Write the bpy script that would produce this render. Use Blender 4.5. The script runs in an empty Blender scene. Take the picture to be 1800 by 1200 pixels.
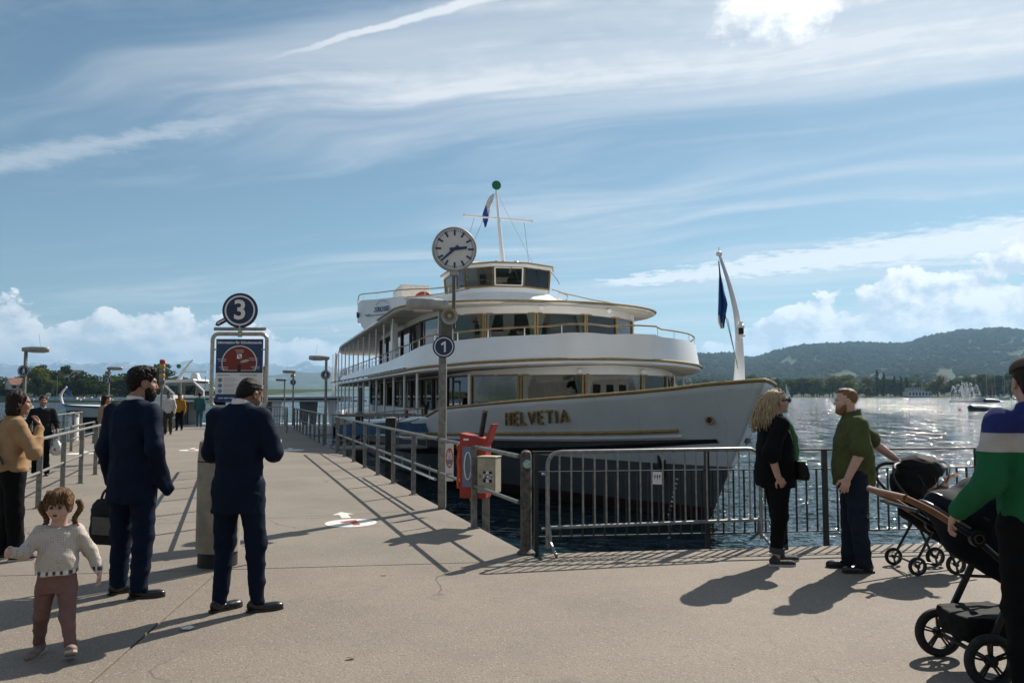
import bpy, bmesh, math, random
import numpy as np
from mathutils import Vector, Matrix, Euler

scene = bpy.context.scene
rad = math.radians
PI = math.pi
random.seed(7)
COL = scene.collection

# ---------------------------------------------------------------- camera
EYE = 1.65                       # metres above the quay
PITCH = rad(3.80)
FPX = 1400.0                     # 28 mm lens on a 36 mm frame, in photo pixels
cam_data = bpy.data.cameras.new('camera')
cam_data.lens = 28.0
cam_data.sensor_width = 36.0
cam_data.clip_start = 0.05
cam_data.clip_end = 60000.0
cam = bpy.data.objects.new('camera', cam_data)
cam.location = (0, 0, EYE)
cam.rotation_euler = (PI / 2 + PITCH, 0, 0)
COL.objects.link(cam)
scene.camera = cam

# ---------------------------------------------------------------- exposure
scene.view_settings.view_transform = 'Standard'
scene.view_settings.look = 'None'
scene.view_settings.gamma = 1.0
scene.view_settings.exposure = EXPO = 0.52
scene.view_settings.use_curve_mapping = False
scene.render.engine = 'CYCLES'
scene.cycles.max_bounces = 7
scene.cycles.transparent_max_bounces = 12
scene.cycles.volume_bounces = 0
scene.cycles.sample_clamp_indirect = 6.0
scene.cycles.caustics_reflective = False
scene.cycles.caustics_refractive = False

# ---------------------------------------------------------------- sun (ahead and to the right, 41 degrees up)
SUN_AZ = rad(37.3)               # clockwise from +Y
SUN_EL = rad(41.5)
SUN_DIR = Vector((math.sin(SUN_AZ) * math.cos(SUN_EL), math.cos(SUN_AZ) * math.cos(SUN_EL), math.sin(SUN_EL)))
sun_data = bpy.data.lights.new('sun', 'SUN')
sun_data.energy = 5.0
sun_data.angle = rad(0.53)
sun_data.color = (1.0, 0.925, 0.82)
sun = bpy.data.objects.new('sun', sun_data)
sun.rotation_euler = SUN_DIR.to_track_quat('Z', 'Y').to_euler()
sun.location = (30, 40, 45)
COL.objects.link(sun)


# ---------------------------------------------------------------- small node language
class N:
    """wraps a node output socket so that formulas can be written in python"""
    def __init__(s, nt, sock): s.nt, s.k = nt, sock
    def m(s, op, b=None, c=None, clamp=False):
        n = s.nt.nodes.new('ShaderNodeMath'); n.operation = op; n.use_clamp = clamp
        for i, v in enumerate((s, b, c)):
            if v is None: continue
            if isinstance(v, N): s.nt.links.new(v.k, n.inputs[i])
            else: n.inputs[i].default_value = v
        return N(s.nt, n.outputs[0])
    def __add__(s, o): return s.m('ADD', o)
    __radd__ = __add__
    def __sub__(s, o): return s.m('SUBTRACT', o)
    def __rsub__(s, o): return s.m('MULTIPLY', -1.0).m('ADD', o)
    def __mul__(s, o): return s.m('MULTIPLY', o)
    __rmul__ = __mul__
    def __truediv__(s, o): return s.m('DIVIDE', o)
    def __rtruediv__(s, o): return s.m('POWER', -1.0).m('MULTIPLY', o)
    def abs(s): return s.m('ABSOLUTE')
    def pow(s, e): return s.m('POWER', e)
    def max(s, o): return s.m('MAXIMUM', o)
    def min(s, o): return s.m('MINIMUM', o)
    def sat(s): return s.m('ADD', 0.0, clamp=True)
    def step(s, lo, hi, a=0.0, b=1.0):
        n = s.nt.nodes.new('ShaderNodeMapRange'); n.interpolation_type = 'SMOOTHSTEP'
        s.nt.links.new(s.k, n.inputs['Value'])
        for nm, v in (('From Min', lo), ('From Max', hi), ('To Min', a), ('To Max', b)):
            if isinstance(v, N): s.nt.links.new(v.k, n.inputs[nm])
            else: n.inputs[nm].default_value = v
        return N(s.nt, n.outputs[0])


class NT:
    def __init__(s, nt): s.nt = nt
    def node(s, t, **kw):
        n = s.nt.nodes.new(t)
        for k, v in kw.items(): setattr(n, k, v)
        return n
    def link(s, a, b): s.nt.links.new(a.k if isinstance(a, N) else a, b)
    def w(s, sock): return N(s.nt, sock)
    def xyz(s, vec):
        n = s.node('ShaderNodeSeparateXYZ'); s.link(vec, n.inputs[0])
        return [N(s.nt, o) for o in n.outputs]
    def vec(s, *v):
        n = s.node('ShaderNodeCombineXYZ')
        for i, x in enumerate(v):
            if isinstance(x, N): s.link(x, n.inputs[i])
            else: n.inputs[i].default_value = x
        return N(s.nt, n.outputs[0])
    def noise(s, v, scale=1.0, detail=4.0, rough=0.5, dist=0.0, lac=2.0, out=0):
        n = s.node('ShaderNodeTexNoise')
        if v is not None: s.link(v, n.inputs['Vector'])
        for nm, x in (('Scale', scale), ('Detail', detail), ('Roughness', rough), ('Distortion', dist), ('Lacunarity', lac)):
            n.inputs[nm].default_value = x
        return N(s.nt, n.outputs[out])
    def voronoi(s, v, scale=1.0, feature='F1', out=0, rnd=1.0):
        n = s.node('ShaderNodeTexVoronoi', feature=feature)
        if v is not None: s.link(v, n.inputs['Vector'])
        n.inputs['Scale'].default_value = scale
        n.inputs['Randomness'].default_value = rnd
        return N(s.nt, n.outputs[out])
    def mix(s, f, a, b, mode='MIX'):
        n = s.node('ShaderNodeMix', data_type='RGBA', blend_type=mode)
        for i, v in ((0, f), (6, a), (7, b)):
            if isinstance(v, N): s.link(v, n.inputs[i])
            elif i == 0: n.inputs[i].default_value = v
            else: n.inputs[i].default_value = (*v[:3], 1)
        return N(s.nt, n.outputs[2])
    def coord(s, which='Object'):
        return N(s.nt, s.node('ShaderNodeTexCoord').outputs[which])
    def position(s):
        return N(s.nt, s.node('ShaderNodeNewGeometry').outputs['Position'])


# ---------------------------------------------------------------- sky: daylight with high streaks, two contrails and cumulus banks low down
SKY_STRENGTH = 0.058
world = bpy.data.worlds.new('World')
scene.world = world
world.use_nodes = True
wt = NT(world.node_tree)
world.node_tree.nodes.clear()
wo = wt.node('ShaderNodeOutputWorld')
bg = wt.node('ShaderNodeBackground')
bg.inputs['Strength'].default_value = SKY_STRENGTH
wt.link(bg.outputs[0], wo.inputs['Surface'])
sk = wt.node('ShaderNodeTexSky', sky_type='NISHITA')
sk.sun_disc = False
sk.sun_elevation = SUN_EL
sk.sun_rotation = SUN_AZ
sk.altitude = 400.0
sk.air_density = 1.0
sk.dust_density = 0.55
sk.ozone_density = 1.6


def px_dir(px, py):
    u = (px - 900) / FPX; v = (600 - py) / FPX
    return Vector((u, math.cos(PITCH) - v * math.sin(PITCH), math.sin(PITCH) + v * math.cos(PITCH)))


def build_sky():
    d = wt.coord('Generated')
    dx, dy, dz = wt.xyz(d)
    zz = dz.max(0.012) + 0.02
    qx, qy = dx / zz, dy / zz                       # a flat layer of high cloud seen in perspective
    CA = rad(24.0)                                  # the wind direction of the high streaks
    al = qx * math.cos(CA) - qy * math.sin(CA)
    ac = qx * math.sin(CA) + qy * math.cos(CA)

    def n2(x, y, detail, rough):
        n = wt.noise(wt.vec(x, y, 0.0), 1.0, detail, rough)
        n.k.node.noise_dimensions = '2D'
        return n
    warp = n2(qx * 0.55 + 3.0, qy * 0.55, 2, 0.5) - 0.5
    ac2 = ac + warp * 0.9
    s1 = n2(al * 0.16 + 1.3, ac2 * 0.85, 5, 0.56)
    s2 = n2(al * 0.42 + 7.7, ac2 * 3.0, 6, 0.62)
    s3 = n2(qx * 8.0, qy * 8.0, 4, 0.65)
    veil = s1.step(0.40, 0.68) * 0.85
    fine = (s2 * 0.62 + s3 * 0.16 + s1 * 0.34).step(0.54, 0.80)
    cir = (veil * 0.70 + fine * 0.62 * (veil * 0.8 + 0.30))
    low = dz.step(0.02, 0.30)                      # streaks thin out towards the horizon haze
    cir = cir * (low * 0.36 + 0.64)

    def contrail(a, b, wid, fade, soft, gain):
        A, B = px_dir(*a), px_dir(*b)
        ax, ay = A.x / (A.z + .02), A.y / (A.z + .02)
        bx, by = B.x / (B.z + .02), B.y / (B.z + .02)
        L = math.hypot(bx - ax, by - ay); ux, uy = (bx - ax) / L, (by - ay) / L
        t = (qx - ax) * ux + (qy - ay) * uy
        n = (qy - ay) * ux - (qx - ax) * uy
        grow = ((t / L).sat() * 0.75 + 0.25) * wid
        k = ((n + (s3 - 0.5) * (wid * 1.1) + warp * (wid * 0.25)).abs() / grow).step(1.0, soft, 0.0, 1.0)
        return k * (t / L).step(-0.04, fade) * (t / L).step(1.6, 2.6, 1.0, 0.0) * gain
    c1 = contrail((440, 112), (850, -6), 0.034, 0.6, 0.35, 0.60)
    c2 = contrail((1068, 500), (1800, 412), 0.80, 0.06, 0.35, 0.80)
    c3 = contrail((640, 165), (-10, 282), 0.17, 0.55, 0.0, 0.40)
    c4 = contrail((1330, 470), (1810, 455), 0.12, 0.4, 0.1, 0.40)
    high = cir.max(c3 + cir * 0.4).min(0.92)
    trail = c1.max(c2).max(c4)

    # cumulus: billows standing on the horizon, higher where the bank is thicker
    phi = dx.m('ARCTAN2', dy)
    el = dz.m('ARCSINE')

    def fbm(ox, oy, det):
        return n2((phi + ox) * 13.0 + 4.0, (el * 1.45 + oy) * 13.0, det, 0.60)
    f0 = fbm(0, 0, 8)
    f1 = fbm(0.010, 0.015, 6)                       # the same field a little towards the sun
    bank = n2(phi * 1.3, phi * 0.0 + 8.0, 1, 0.5) * 0.05
    left = (phi + 0.58).abs().step(0.66, 0.14) * 0.050
    right = (phi - 0.62).abs().step(0.52, 0.06) * 0.098
    top = bank + left + right + 0.012
    rel = el / top                                  # 0 at the horizon, 1 at the mean top of the bank
    thr = rel.step(0.35, 1.70, 0.12, 0.86)
    dens = f0 - thr
    cu = dens.step(0.0, 0.05) * dz.step(0.002, 0.02)
    # small lone puffs and one larger cloud higher up
    puff = n2(qx * 3.1 + 1.7, qy * 3.1 + 0.4, 5, 0.62)
    pf = (puff * 0.62 + s3 * 0.30 + warp * 0.35 + 0.05).step(0.86, 0.95) * 0.4
    LB = px_dir(1395, -18); LB.normalize()
    ddx, ddy, ddz = dx - LB.x, dy - LB.y, dz - LB.z
    rr = (ddx * ddx + ddy * ddy + ddz * ddz * 2.2).pow(0.5)
    pf = pf.max((rr + (f0 - 0.5) * 0.20).step(0.086, 0.022))
    lit = ((f0 - f1) * 5.5 + 0.60 + (dens - 0.1) * -0.6).sat()
    lowdim = rel.step(0.0, 0.9, 0.66, 1.0)
    # radiances, divided by the sky strength because they share one Background
    g = 1.0 / SKY_STRENGTH
    cu_col = wt.mix(lit * lowdim, (0.46 * g, 0.51 * g, 0.57 * g), (0.86 * g, 0.84 * g, 0.81 * g))
    hi_col = (0.60 * g, 0.61 * g, 0.625 * g)
    blue = wt.mix(1.0, wt.w(sk.outputs[0]), (0.81, 0.955, 0.915), 'MULTIPLY')
    col = wt.mix(high, blue, hi_col)
    col = wt.mix(trail, col, (0.76 * g, 0.76 * g, 0.755 * g))
    col = wt.mix(pf, col, (0.90 * g, 0.885 * g, 0.86 * g))
    col = wt.mix(cu, col, cu_col)
    wt.link(col, bg.inputs['Color'])
    world.cycles.sampling_method = 'MANUAL'
    world.cycles.sample_map_resolution = 512


build_sky()


# ================================================================ helpers
def px_ground(px, py, z=0.0):
    d = px_dir(px, py); t = (z - EYE) / d.z
    return Vector((d.x * t, d.y * t, z))


def px_at(px, py, Y):
    d = px_dir(px, py); t = Y / d.y
    return Vector((d.x * t, Y, EYE + d.z * t))


MATS = {}


def mat(name, col, rough=0.6, metal=0.0, var=0.0, vscale=8.0, bump=0.0, bscale=60.0, col2=None, spec=0.5, coat=0.0, sheen=0.0, detail=5, trans=0.0):
    """plain procedural material: base colour broken up by noise, optional relief"""
    if name in MATS: return MATS[name]
    m = bpy.data.materials.new(name); m.use_nodes = True
    t = NT(m.node_tree); b = m.node_tree.nodes['Principled BSDF']
    b.inputs['Roughness'].default_value = rough
    b.inputs['Metallic'].default_value = metal
    b.inputs['Specular IOR Level'].default_value = spec
    b.inputs['Coat Weight'].default_value = coat
    b.inputs['Sheen Weight'].default_value = sheen
    b.inputs['Base Color'].default_value = (*col, 1)
    if trans: b.inputs['Transmission Weight'].default_value = trans
    if var or col2:
        n = t.noise(t.coord(), vscale, detail, 0.6)
        c2 = col2 if col2 else tuple(min(1, c * (1 - var)) for c in col)
        c1 = col if col2 else tuple(min(1, c * (1 + var * .6)) for c in col)
        t.link(t.mix(n.step(0.32, 0.68), c1, c2), b.inputs['Base Color'])
        r = (n - 0.5) * 0.25 + rough
        t.link(r.sat(), b.inputs['Roughness'])
    if bump:
        bn = t.node('ShaderNodeBump'); bn.inputs['Strength'].default_value = min(1, bump)
        bn.inputs['Distance'].default_value = 0.004
        t.link(t.noise(t.coord(), bscale, 4, 0.6), bn.inputs['Height'])
        t.link(bn.outputs[0], b.inputs['Normal'])
    MATS[name] = m
    return m


def glass_mat(name, tint, fres=1.0, rough=0.0):
    if name in MATS: return MATS[name]
    m = bpy.data.materials.new(name); m.use_nodes = True
    t = NT(m.node_tree); m.node_tree.nodes.clear()
    o = t.node('ShaderNodeOutputMaterial'); mx = t.node('ShaderNodeMixShader')
    tr = t.node('ShaderNodeBsdfTransparent'); tr.inputs[0].default_value = (*tint, 1)
    gl = t.node('ShaderNodeBsdfGlossy'); gl.inputs['Roughness'].default_value = rough
    lw = t.node('ShaderNodeFresnel'); lw.inputs['IOR'].default_value = 1.52
    f = (t.w(lw.outputs[0]) * fres).sat()
    t.link(f, mx.inputs[0]); t.link(tr.outputs[0], mx.inputs[1]); t.link(gl.outputs[0], mx.inputs[2])
    t.link(mx.outputs[0], o.inputs['Surface'])
    MATS[name] = m
    return m


class MB:
    """collects faces and links them as ONE mesh object"""
    def __init__(s): s.v, s.f, s.fm = [], [], []
    def add(s, vs, fs, mi=0):
        o = len(s.v); s.v += [tuple(x) for x in vs]
        s.f += [tuple(i + o for i in f) for f in fs]; s.fm += [mi] * len(fs)
        return s
    def box(s, c, size, rz=0.0, rot=None, mi=0):
        hx, hy, hz = size[0] / 2, size[1] / 2, size[2] / 2
        M = rot.to_3x3() if rot is not None else Matrix.Rotation(rz, 3, 'Z')
        vs = [Vector(c) + M @ Vector((x, y, z)) for z in (-hz, hz) for y in (-hy, hy) for x in (-hx, hx)]
        return s.add(vs, [(0, 2, 3, 1), (4, 5, 7, 6), (0, 1, 5, 4), (2, 6, 7, 3), (0, 4, 6, 2), (1, 3, 7, 5)], mi)
    def beam(s, a, b, w, h, up=(0, 0, 1), mi=0):
        a, b, up = Vector(a), Vector(b), Vector(up)
        d = (b - a).normalized(); x = d.cross(up)
        if x.length < 1e-4: x = d.cross(Vector((1, 0, 0)))
        x.normalize(); z = x.cross(d)
        vs = [p + x * (i * w / 2) + z * (j * h / 2) for p in (a, b) for (i, j) in ((-1, -1), (1, -1), (1, 1), (-1, 1))]
        return s.add(vs, [(3, 2, 1, 0), (4, 5, 6, 7), (0, 1, 5, 4), (1, 2, 6, 5), (2, 3, 7, 6), (3, 0, 4, 7)], mi)
    def tube(s, pts, r, n=10, cap=True, closed=False, mi=0, flat=1.0):
        P = [Vector(p) for p in pts]; m = len(P)
        R = list(r) if hasattr(r, '__len__') else [r] * m
        T = []
        for i in range(m):
            if closed: t = P[(i + 1) % m] - P[i - 1]
            else: t = P[min(i + 1, m - 1)] - P[max(i - 1, 0)]
            T.append(t.normalized() if t.length > 1e-9 else Vector((0, 0, 1)))
        u = T[0].cross(Vector((0, 0, 1)))
        if u.length < 1e-3: u = T[0].cross(Vector((0, 1, 0)))
        u.normalize(); vs = []
        for i in range(m):
            u = (u - T[i] * u.dot(T[i])).normalized(); w = T[i].cross(u)
            for k in range(n):
                a = 2 * PI * k / n
                vs.append(P[i] + (u * math.cos(a) + w * math.sin(a) * flat) * R[i])
        fs = []
        for i in range(m if closed else m - 1):
            j = (i + 1) % m
            for k in range(n):
                l = (k + 1) % n
                fs.append((i * n + k, i * n + l, j * n + l, j * n + k))
        if cap and not closed:
            fs.append(tuple(range(n - 1, -1, -1))); fs.append(tuple((m - 1) * n + k for k in range(n)))
        return s.add(vs, fs, mi)
    def lathe(s, prof, n=20, c=(0, 0, 0), M=None, cap=True, mi=0):
        c = Vector(c); M = M or Matrix.Identity(3); vs, fs = [], []
        for (r, z) in prof:
            for k in range(n):
                a = 2 * PI * k / n
                vs.append(c + M @ Vector((r * math.cos(a), r * math.sin(a), z)))
        for i in range(len(prof) - 1):
            for k in range(n):
                l = (k + 1) % n
                fs.append((i * n + k, i * n + l, (i + 1) * n + l, (i + 1) * n + k))
        if cap:
            fs.append(tuple(range(n - 1, -1, -1))); fs.append(tuple((len(prof) - 1) * n + k for k in range(n)))
        return s.add(vs, fs, mi)
    def prism(s, poly, a, b, f=None, mi=0):
        """poly of 2-d points between heights a and b; f maps (x, y, h) to 3-d"""
        f = f or (lambda x, y, h: Vector((x, y, h))); n = len(poly)
        vs = [f(x, y, a) for x, y in poly] + [f(x, y, b) for x, y in poly]
        fs = [tuple(range(n - 1, -1, -1)), tuple(range(n, 2 * n))]
        fs += [(i, (i + 1) % n, n + (i + 1) % n, n + i) for i in range(n)]
        return s.add(vs, fs, mi)
    def grid(s, rows, closed=False, mi=0):
        n = len(rows[0]); vs = [p for r in rows for p in r]; fs = []
        for i in range(len(rows) - 1):
            for k in range(n if closed else n - 1):
                l = (k + 1) % n
                fs.append((i * n + k, i * n + l, (i + 1) * n + l, (i + 1) * n + k))
        return s.add(vs, fs, mi)
    def build(s, name, m, parent=None, smooth=False, xf=None, bevel=0.0, solid=0.0, angle=35):
        me = bpy.data.meshes.new(name)
        vs = [tuple(xf @ Vector(v)) for v in s.v] if xf is not None else s.v
        me.from_pydata(vs, [], s.f)
        ms = m if isinstance(m, (list, tuple)) else [m]
        for x in ms: me.materials.append(x)
        if len(ms) > 1: me.polygons.foreach_set('material_index', s.fm)
        bm = bmesh.new(); bm.from_mesh(me)
        bmesh.ops.recalc_face_normals(bm, faces=bm.faces)
        if solid:
            bmesh.ops.solidify(bm, geom=bm.faces[:], thickness=solid)
        if bevel:
            es = [e for e in bm.edges if len(e.link_faces) == 2 and e.calc_face_angle(0) > rad(28)]
            bmesh.ops.bevel(bm, geom=es, offset=bevel, segments=1 if bevel < 0.006 else 2, affect='EDGES', profile=0.6, clamp_overlap=True)
        bm.to_mesh(me); bm.free()
        if smooth:
            me.polygons.foreach_set('use_smooth', [True] * len(me.polygons))
            if angle < 180: me.set_sharp_from_angle(angle=rad(angle))
        o = bpy.data.objects.new(name, me)
        COL.objects.link(o)
        if parent is not None: adopt(o, parent)
        return o


def adopt(o, parent):
    """o was modelled in world coordinates (or in its parent's frame when the parent sits there)"""
    o.parent = parent
    o.matrix_parent_inverse = world_matrix(parent).inverted()


def world_matrix(o):
    M = Matrix.LocRotScale(o.location, o.rotation_euler, o.scale)
    if o.parent is not None: M = world_matrix(o.parent) @ o.matrix_parent_inverse @ M
    return M


def tag(o, label=None, cat=None, group=None, kind=None):
    if label: o['label'] = label
    if cat: o['category'] = cat
    if group: o['group'] = group
    if kind: o['kind'] = kind
    return o


def thing(name, loc, label, cat, group=None, rz=0.0):
    o = bpy.data.objects.new(name, None); o.empty_display_size = 0.2
    o.location = loc; o.rotation_euler = (0, 0, rz)
    COL.objects.link(o)
    return tag(o, label, cat, group)


def copy_tree(o, parent=None):
    kids = [c for c in KIDS.get(o.name, [])] or [c for c in list(o.children)]
    c = o.copy(); COL.objects.link(c)
    if parent is not None: c.parent = parent
    for k in kids: copy_tree(k, c)
    return c


KIDS = {}


def smooth_curve(pts, n=6):
    """Catmull-Rom through 3-d points"""
    P = [Vector(p) for p in pts]; out = []
    for i in range(len(P) - 1):
        p0, p1, p2, p3 = P[max(i - 1, 0)], P[i], P[i + 1], P[min(i + 2, len(P) - 1)]
        for k in range(n):
            t = k / n
            out.append(0.5 * ((2 * p1) + (p2 - p0) * t + (2 * p0 - 5 * p1 + 4 * p2 - p3) * t * t + (3 * p1 - p0 - 3 * p2 + p3) * t ** 3))
    out.append(P[-1]); return out


def disc_pts(c, r, n, M): return [Vector(c) + M @ Vector((r * math.cos(2 * PI * k / n), r * math.sin(2 * PI * k / n), 0)) for k in range(n)]


def lettering(text, size, M, m, name, parent=None, depth=0.002, bold=0.0, align='CENTER', spacing=1.0, shear=0.0):
    """flat raised letters from the built-in font, turned into a mesh; M maps text plane to world"""
    cu = bpy.data.curves.new(name, 'FONT'); cu.body = text; cu.size = size
    cu.align_x = align; cu.align_y = 'CENTER'; cu.extrude = depth; cu.offset = bold; cu.space_character = spacing; cu.shear = shear
    cu.resolution_u = 3
    o = bpy.data.objects.new(name, cu); COL.objects.link(o)
    dg = bpy.context.evaluated_depsgraph_get()
    me = bpy.data.meshes.new_from_object(o.evaluated_get(dg))
    bpy.data.objects.remove(o); bpy.data.curves.remove(cu)
    me.transform(M); me.materials.clear(); me.materials.append(m)
    o = bpy.data.objects.new(name, me); COL.objects.link(o)
    if parent is not None: adopt(o, parent)
    return o


def frame_matrix(origin, xdir, updir=(0, 0, 1)):
    """4x4 whose local x/y span a plane facing the viewer: x along xdir, y along updir"""
    x = Vector(xdir).normalized(); y = Vector(updir); y = (y - x * y.dot(x)).normalized(); z = x.cross(y)
    M = Matrix((x, y, z)).transposed().to_4x4(); M.translation = Vector(origin)
    return M


# ================================================================ the setting
WATER_Z = -1.15
PIER_A = rad(19.4)                                   # the pier runs away to the left of the view axis
PU = Vector((-math.sin(PIER_A), math.cos(PIER_A), 0))   # along the pier
PN = Vector((math.cos(PIER_A), math.sin(PIER_A), 0))    # across it, to the right
PIER_0 = Vector((0.165, 8.40, 0))                    # right edge of the pier where it leaves the quay
PIER_W = 8.25
PIER_L = 36.0
QS = 0.134                                           # slope of the quay edge in plan


def pier(t, n, z=0.0):
    """t metres along the pier, n metres right of its right edge"""
    p = PIER_0 + PU * t + PN * n
    return Vector((p.x, p.y, z))


def quay_y(x, d=0.0): return 8.40 + QS * (x - 0.2) + d


def ground_material(name, base, dark, speck, joint_dir=None):
    m = bpy.data.materials.new(name); m.use_nodes = True
    t = NT(m.node_tree); b = m.node_tree.nodes['Principled BSDF']
    p = t.position()
    big = t.noise(p, 0.45, 5, 0.6)
    mid = t.noise(p, 3.2, 5, 0.65, 0.4)
    grit = t.noise(p, 75.0, 3, 0.7)
    peb = t.voronoi(p, 62.0, 'F1')
    pebc = t.voronoi(p, 62.0, 'F1', 1)
    c = t.mix(big.step(0.35, 0.68), base, dark)
    c = t.mix(mid.step(0.50, 0.78) * 0.45, c, tuple(x * 0.70 for x in base))
    sx, sy, sz = t.xyz(pebc)
    c = t.mix(sx.step(0.66, 0.95) * 0.80 * peb.step(0.60, 0.2), c, speck)
    c = t.mix(sy.step(0.72, 0.98) * 0.75 * peb.step(0.60, 0.2), c, tuple(x * 0.28 for x in base))
    c = t.mix(grit.step(0.30, 0.72) * 0.42, c, tuple(x * 0.55 for x in base))
    # old spills and trodden gum: sparse round dark marks
    gum = t.voronoi(p, 1.9, 'F1'); gumc = t.voronoi(p, 1.9, 'F1', 1)
    gx, gy, gz = t.xyz(gumc)
    c = t.mix(gum.step(0.050, 0.030) * gx.step(0.6, 0.7) * 0.55, c, tuple(x * 0.35 for x in base))
    # hairline cracks along the borders of big warped cells, only here and there
    wv = t.noise(p, 1.3, 3, 0.6, 0.0, 2.0, 1)
    vm = t.node('ShaderNodeVectorMath', operation='MULTIPLY_ADD'); t.link(wv, vm.inputs[0]); vm.inputs[1].default_value = (.9, .9, 0); t.link(p, vm.inputs[2])
    crk = t.voronoi(vm.outputs[0], 0.34, 'DISTANCE_TO_EDGE')
    c = t.mix(crk.step(0.0055, 0.0015) * t.noise(p, 0.25, 2, 0.5).step(0.50, 0.60) * 0.75, c, tuple(x * 0.22 for x in base))
    stain = t.noise(p, 0.9, 6, 0.7, 1.2)
    c = t.mix(stain.step(0.56, 0.76) * 0.55, c, tuple(x * 0.50 for x in base))
    t.link(c, b.inputs['Base Color'])
    t.link((grit * 0.25 + 0.68).sat(), b.inputs['Roughness'])
    b.inputs['Specular IOR Level'].default_value = 0.35
    bn = t.node('ShaderNodeBump'); bn.inputs['Strength'].default_value = 0.75; bn.inputs['Distance'].default_value = 0.006
    t.link(grit * 0.6 + (1.0 - peb) * 0.5 + mid * 0.5, bn.inputs['Height'])
    t.link(bn.outputs[0], b.inputs['Normal'])
    return m


M_QUAY = ground_material('quay_asphalt', (0.246, 0.209, 0.167), (0.190, 0.160, 0.128), (0.38, 0.34, 0.29))
M_PIER = ground_material('pier_concrete', (0.243, 0.209, 0.171), (0.188, 0.162, 0.132), (0.33, 0.30, 0.26))
M_GROOVE = mat('groove_tar', (0.030, 0.028, 0.026), 0.9, var=0.3)
M_QWALL = mat('quay_wall_concrete', (0.20, 0.19, 0.17), 0.85, var=0.35, vscale=2.5, bump=0.8, bscale=30)


def slab(name, poly, mtl, parent=None, depth=0.12, bevel=0.006, z=0.0):
    b = MB(); b.prism([(p[0], p[1]) for p in poly], z - depth, z)
    return b.build(name, mtl, parent, bevel=bevel)


# the quay in the foreground: two fields of asphalt either side of a tarred joint, on a solid bed
bed = MB().prism([(-60, quay_y(-60) - .02), (60, quay_y(60) - .02), (60, -60), (-60, -60)], -3.2, -0.10).build('quay', M_QWALL)
tag(bed, kind='structure')
ja = px_ground(345, 1037); jb = px_ground(158, 1200)
jd = (jb - ja).normalized(); jn = Vector((-jd.y, jd.x, 0))


def joint_y(x): return 8.02 + QS * x


def line_x(p, d, y): return p.x + d.x * (y - p.y) / d.y


# where the slanting joint meets the cross joint and the near limit
yt = ja.y
for _ in range(12): yt = joint_y(line_x(ja, jd, yt)) - 0.008
xt = line_x(ja, jd, yt); xb = line_x(ja, jd, -55)
slab('paving_field', [(xt + .009, yt), (58, joint_y(58) - .008), (58, -55), (xb + .009, -55)], M_QUAY, bed)
slab('paving_field', [(-58, joint_y(-58) - .008), (xt - .009, yt), (xb - .009, -55), (-58, -55)], M_QUAY, bed)
# the strip along the water, beyond the cross joint: quay coping on the right
e0 = pier(0, 0)
slab('coping_field', [(0.30, joint_y(.30) + .010), (58, joint_y(58) + .010), (58, quay_y(58)), (0.30, quay_y(.30))], M_QUAY, bed, depth=0.30)

# the pier deck: concrete fields with transverse joints, on piles
pr = tag(MB().prism([tuple(pier(0.2, -PIER_W + .25).xy), tuple(pier(0.2, -.25).xy), tuple(pier(PIER_L, -.25).xy), tuple(pier(PIER_L, -PIER_W + .25).xy)], -0.55, -0.14).build('pier_deck', M_QWALL), kind='structure')


def deck_field(t0, t1, first=False):
    a, b_, c, d = pier(t0 + .006, -PIER_W), pier(t0 + .006, 0), pier(t1 - .006, 0), pier(t1 - .006, -PIER_W)
    if first:
        a = Vector((-9.3, joint_y(-9.3) + .01, 0)); b_ = Vector((0.288, joint_y(.288) + .01, 0))
    slab('deck_field', [a, b_, c, d], M_PIER, pr, depth=0.145)


deck_field(0, 3.4, True)
for k in range(6): deck_field(3.4 + k * 5.45, 3.4 + (k + 1) * 5.45)
for k in range(8):
    for n in (-0.45, -4.1, -7.8):
        p = pier(1.5 + k * 4.6, n)
        MB().tube([(p.x, p.y, -4), (p.x, p.y, -0.5)], 0.17, 12).build('pile', M_QWALL, pr, smooth=True)


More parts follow.
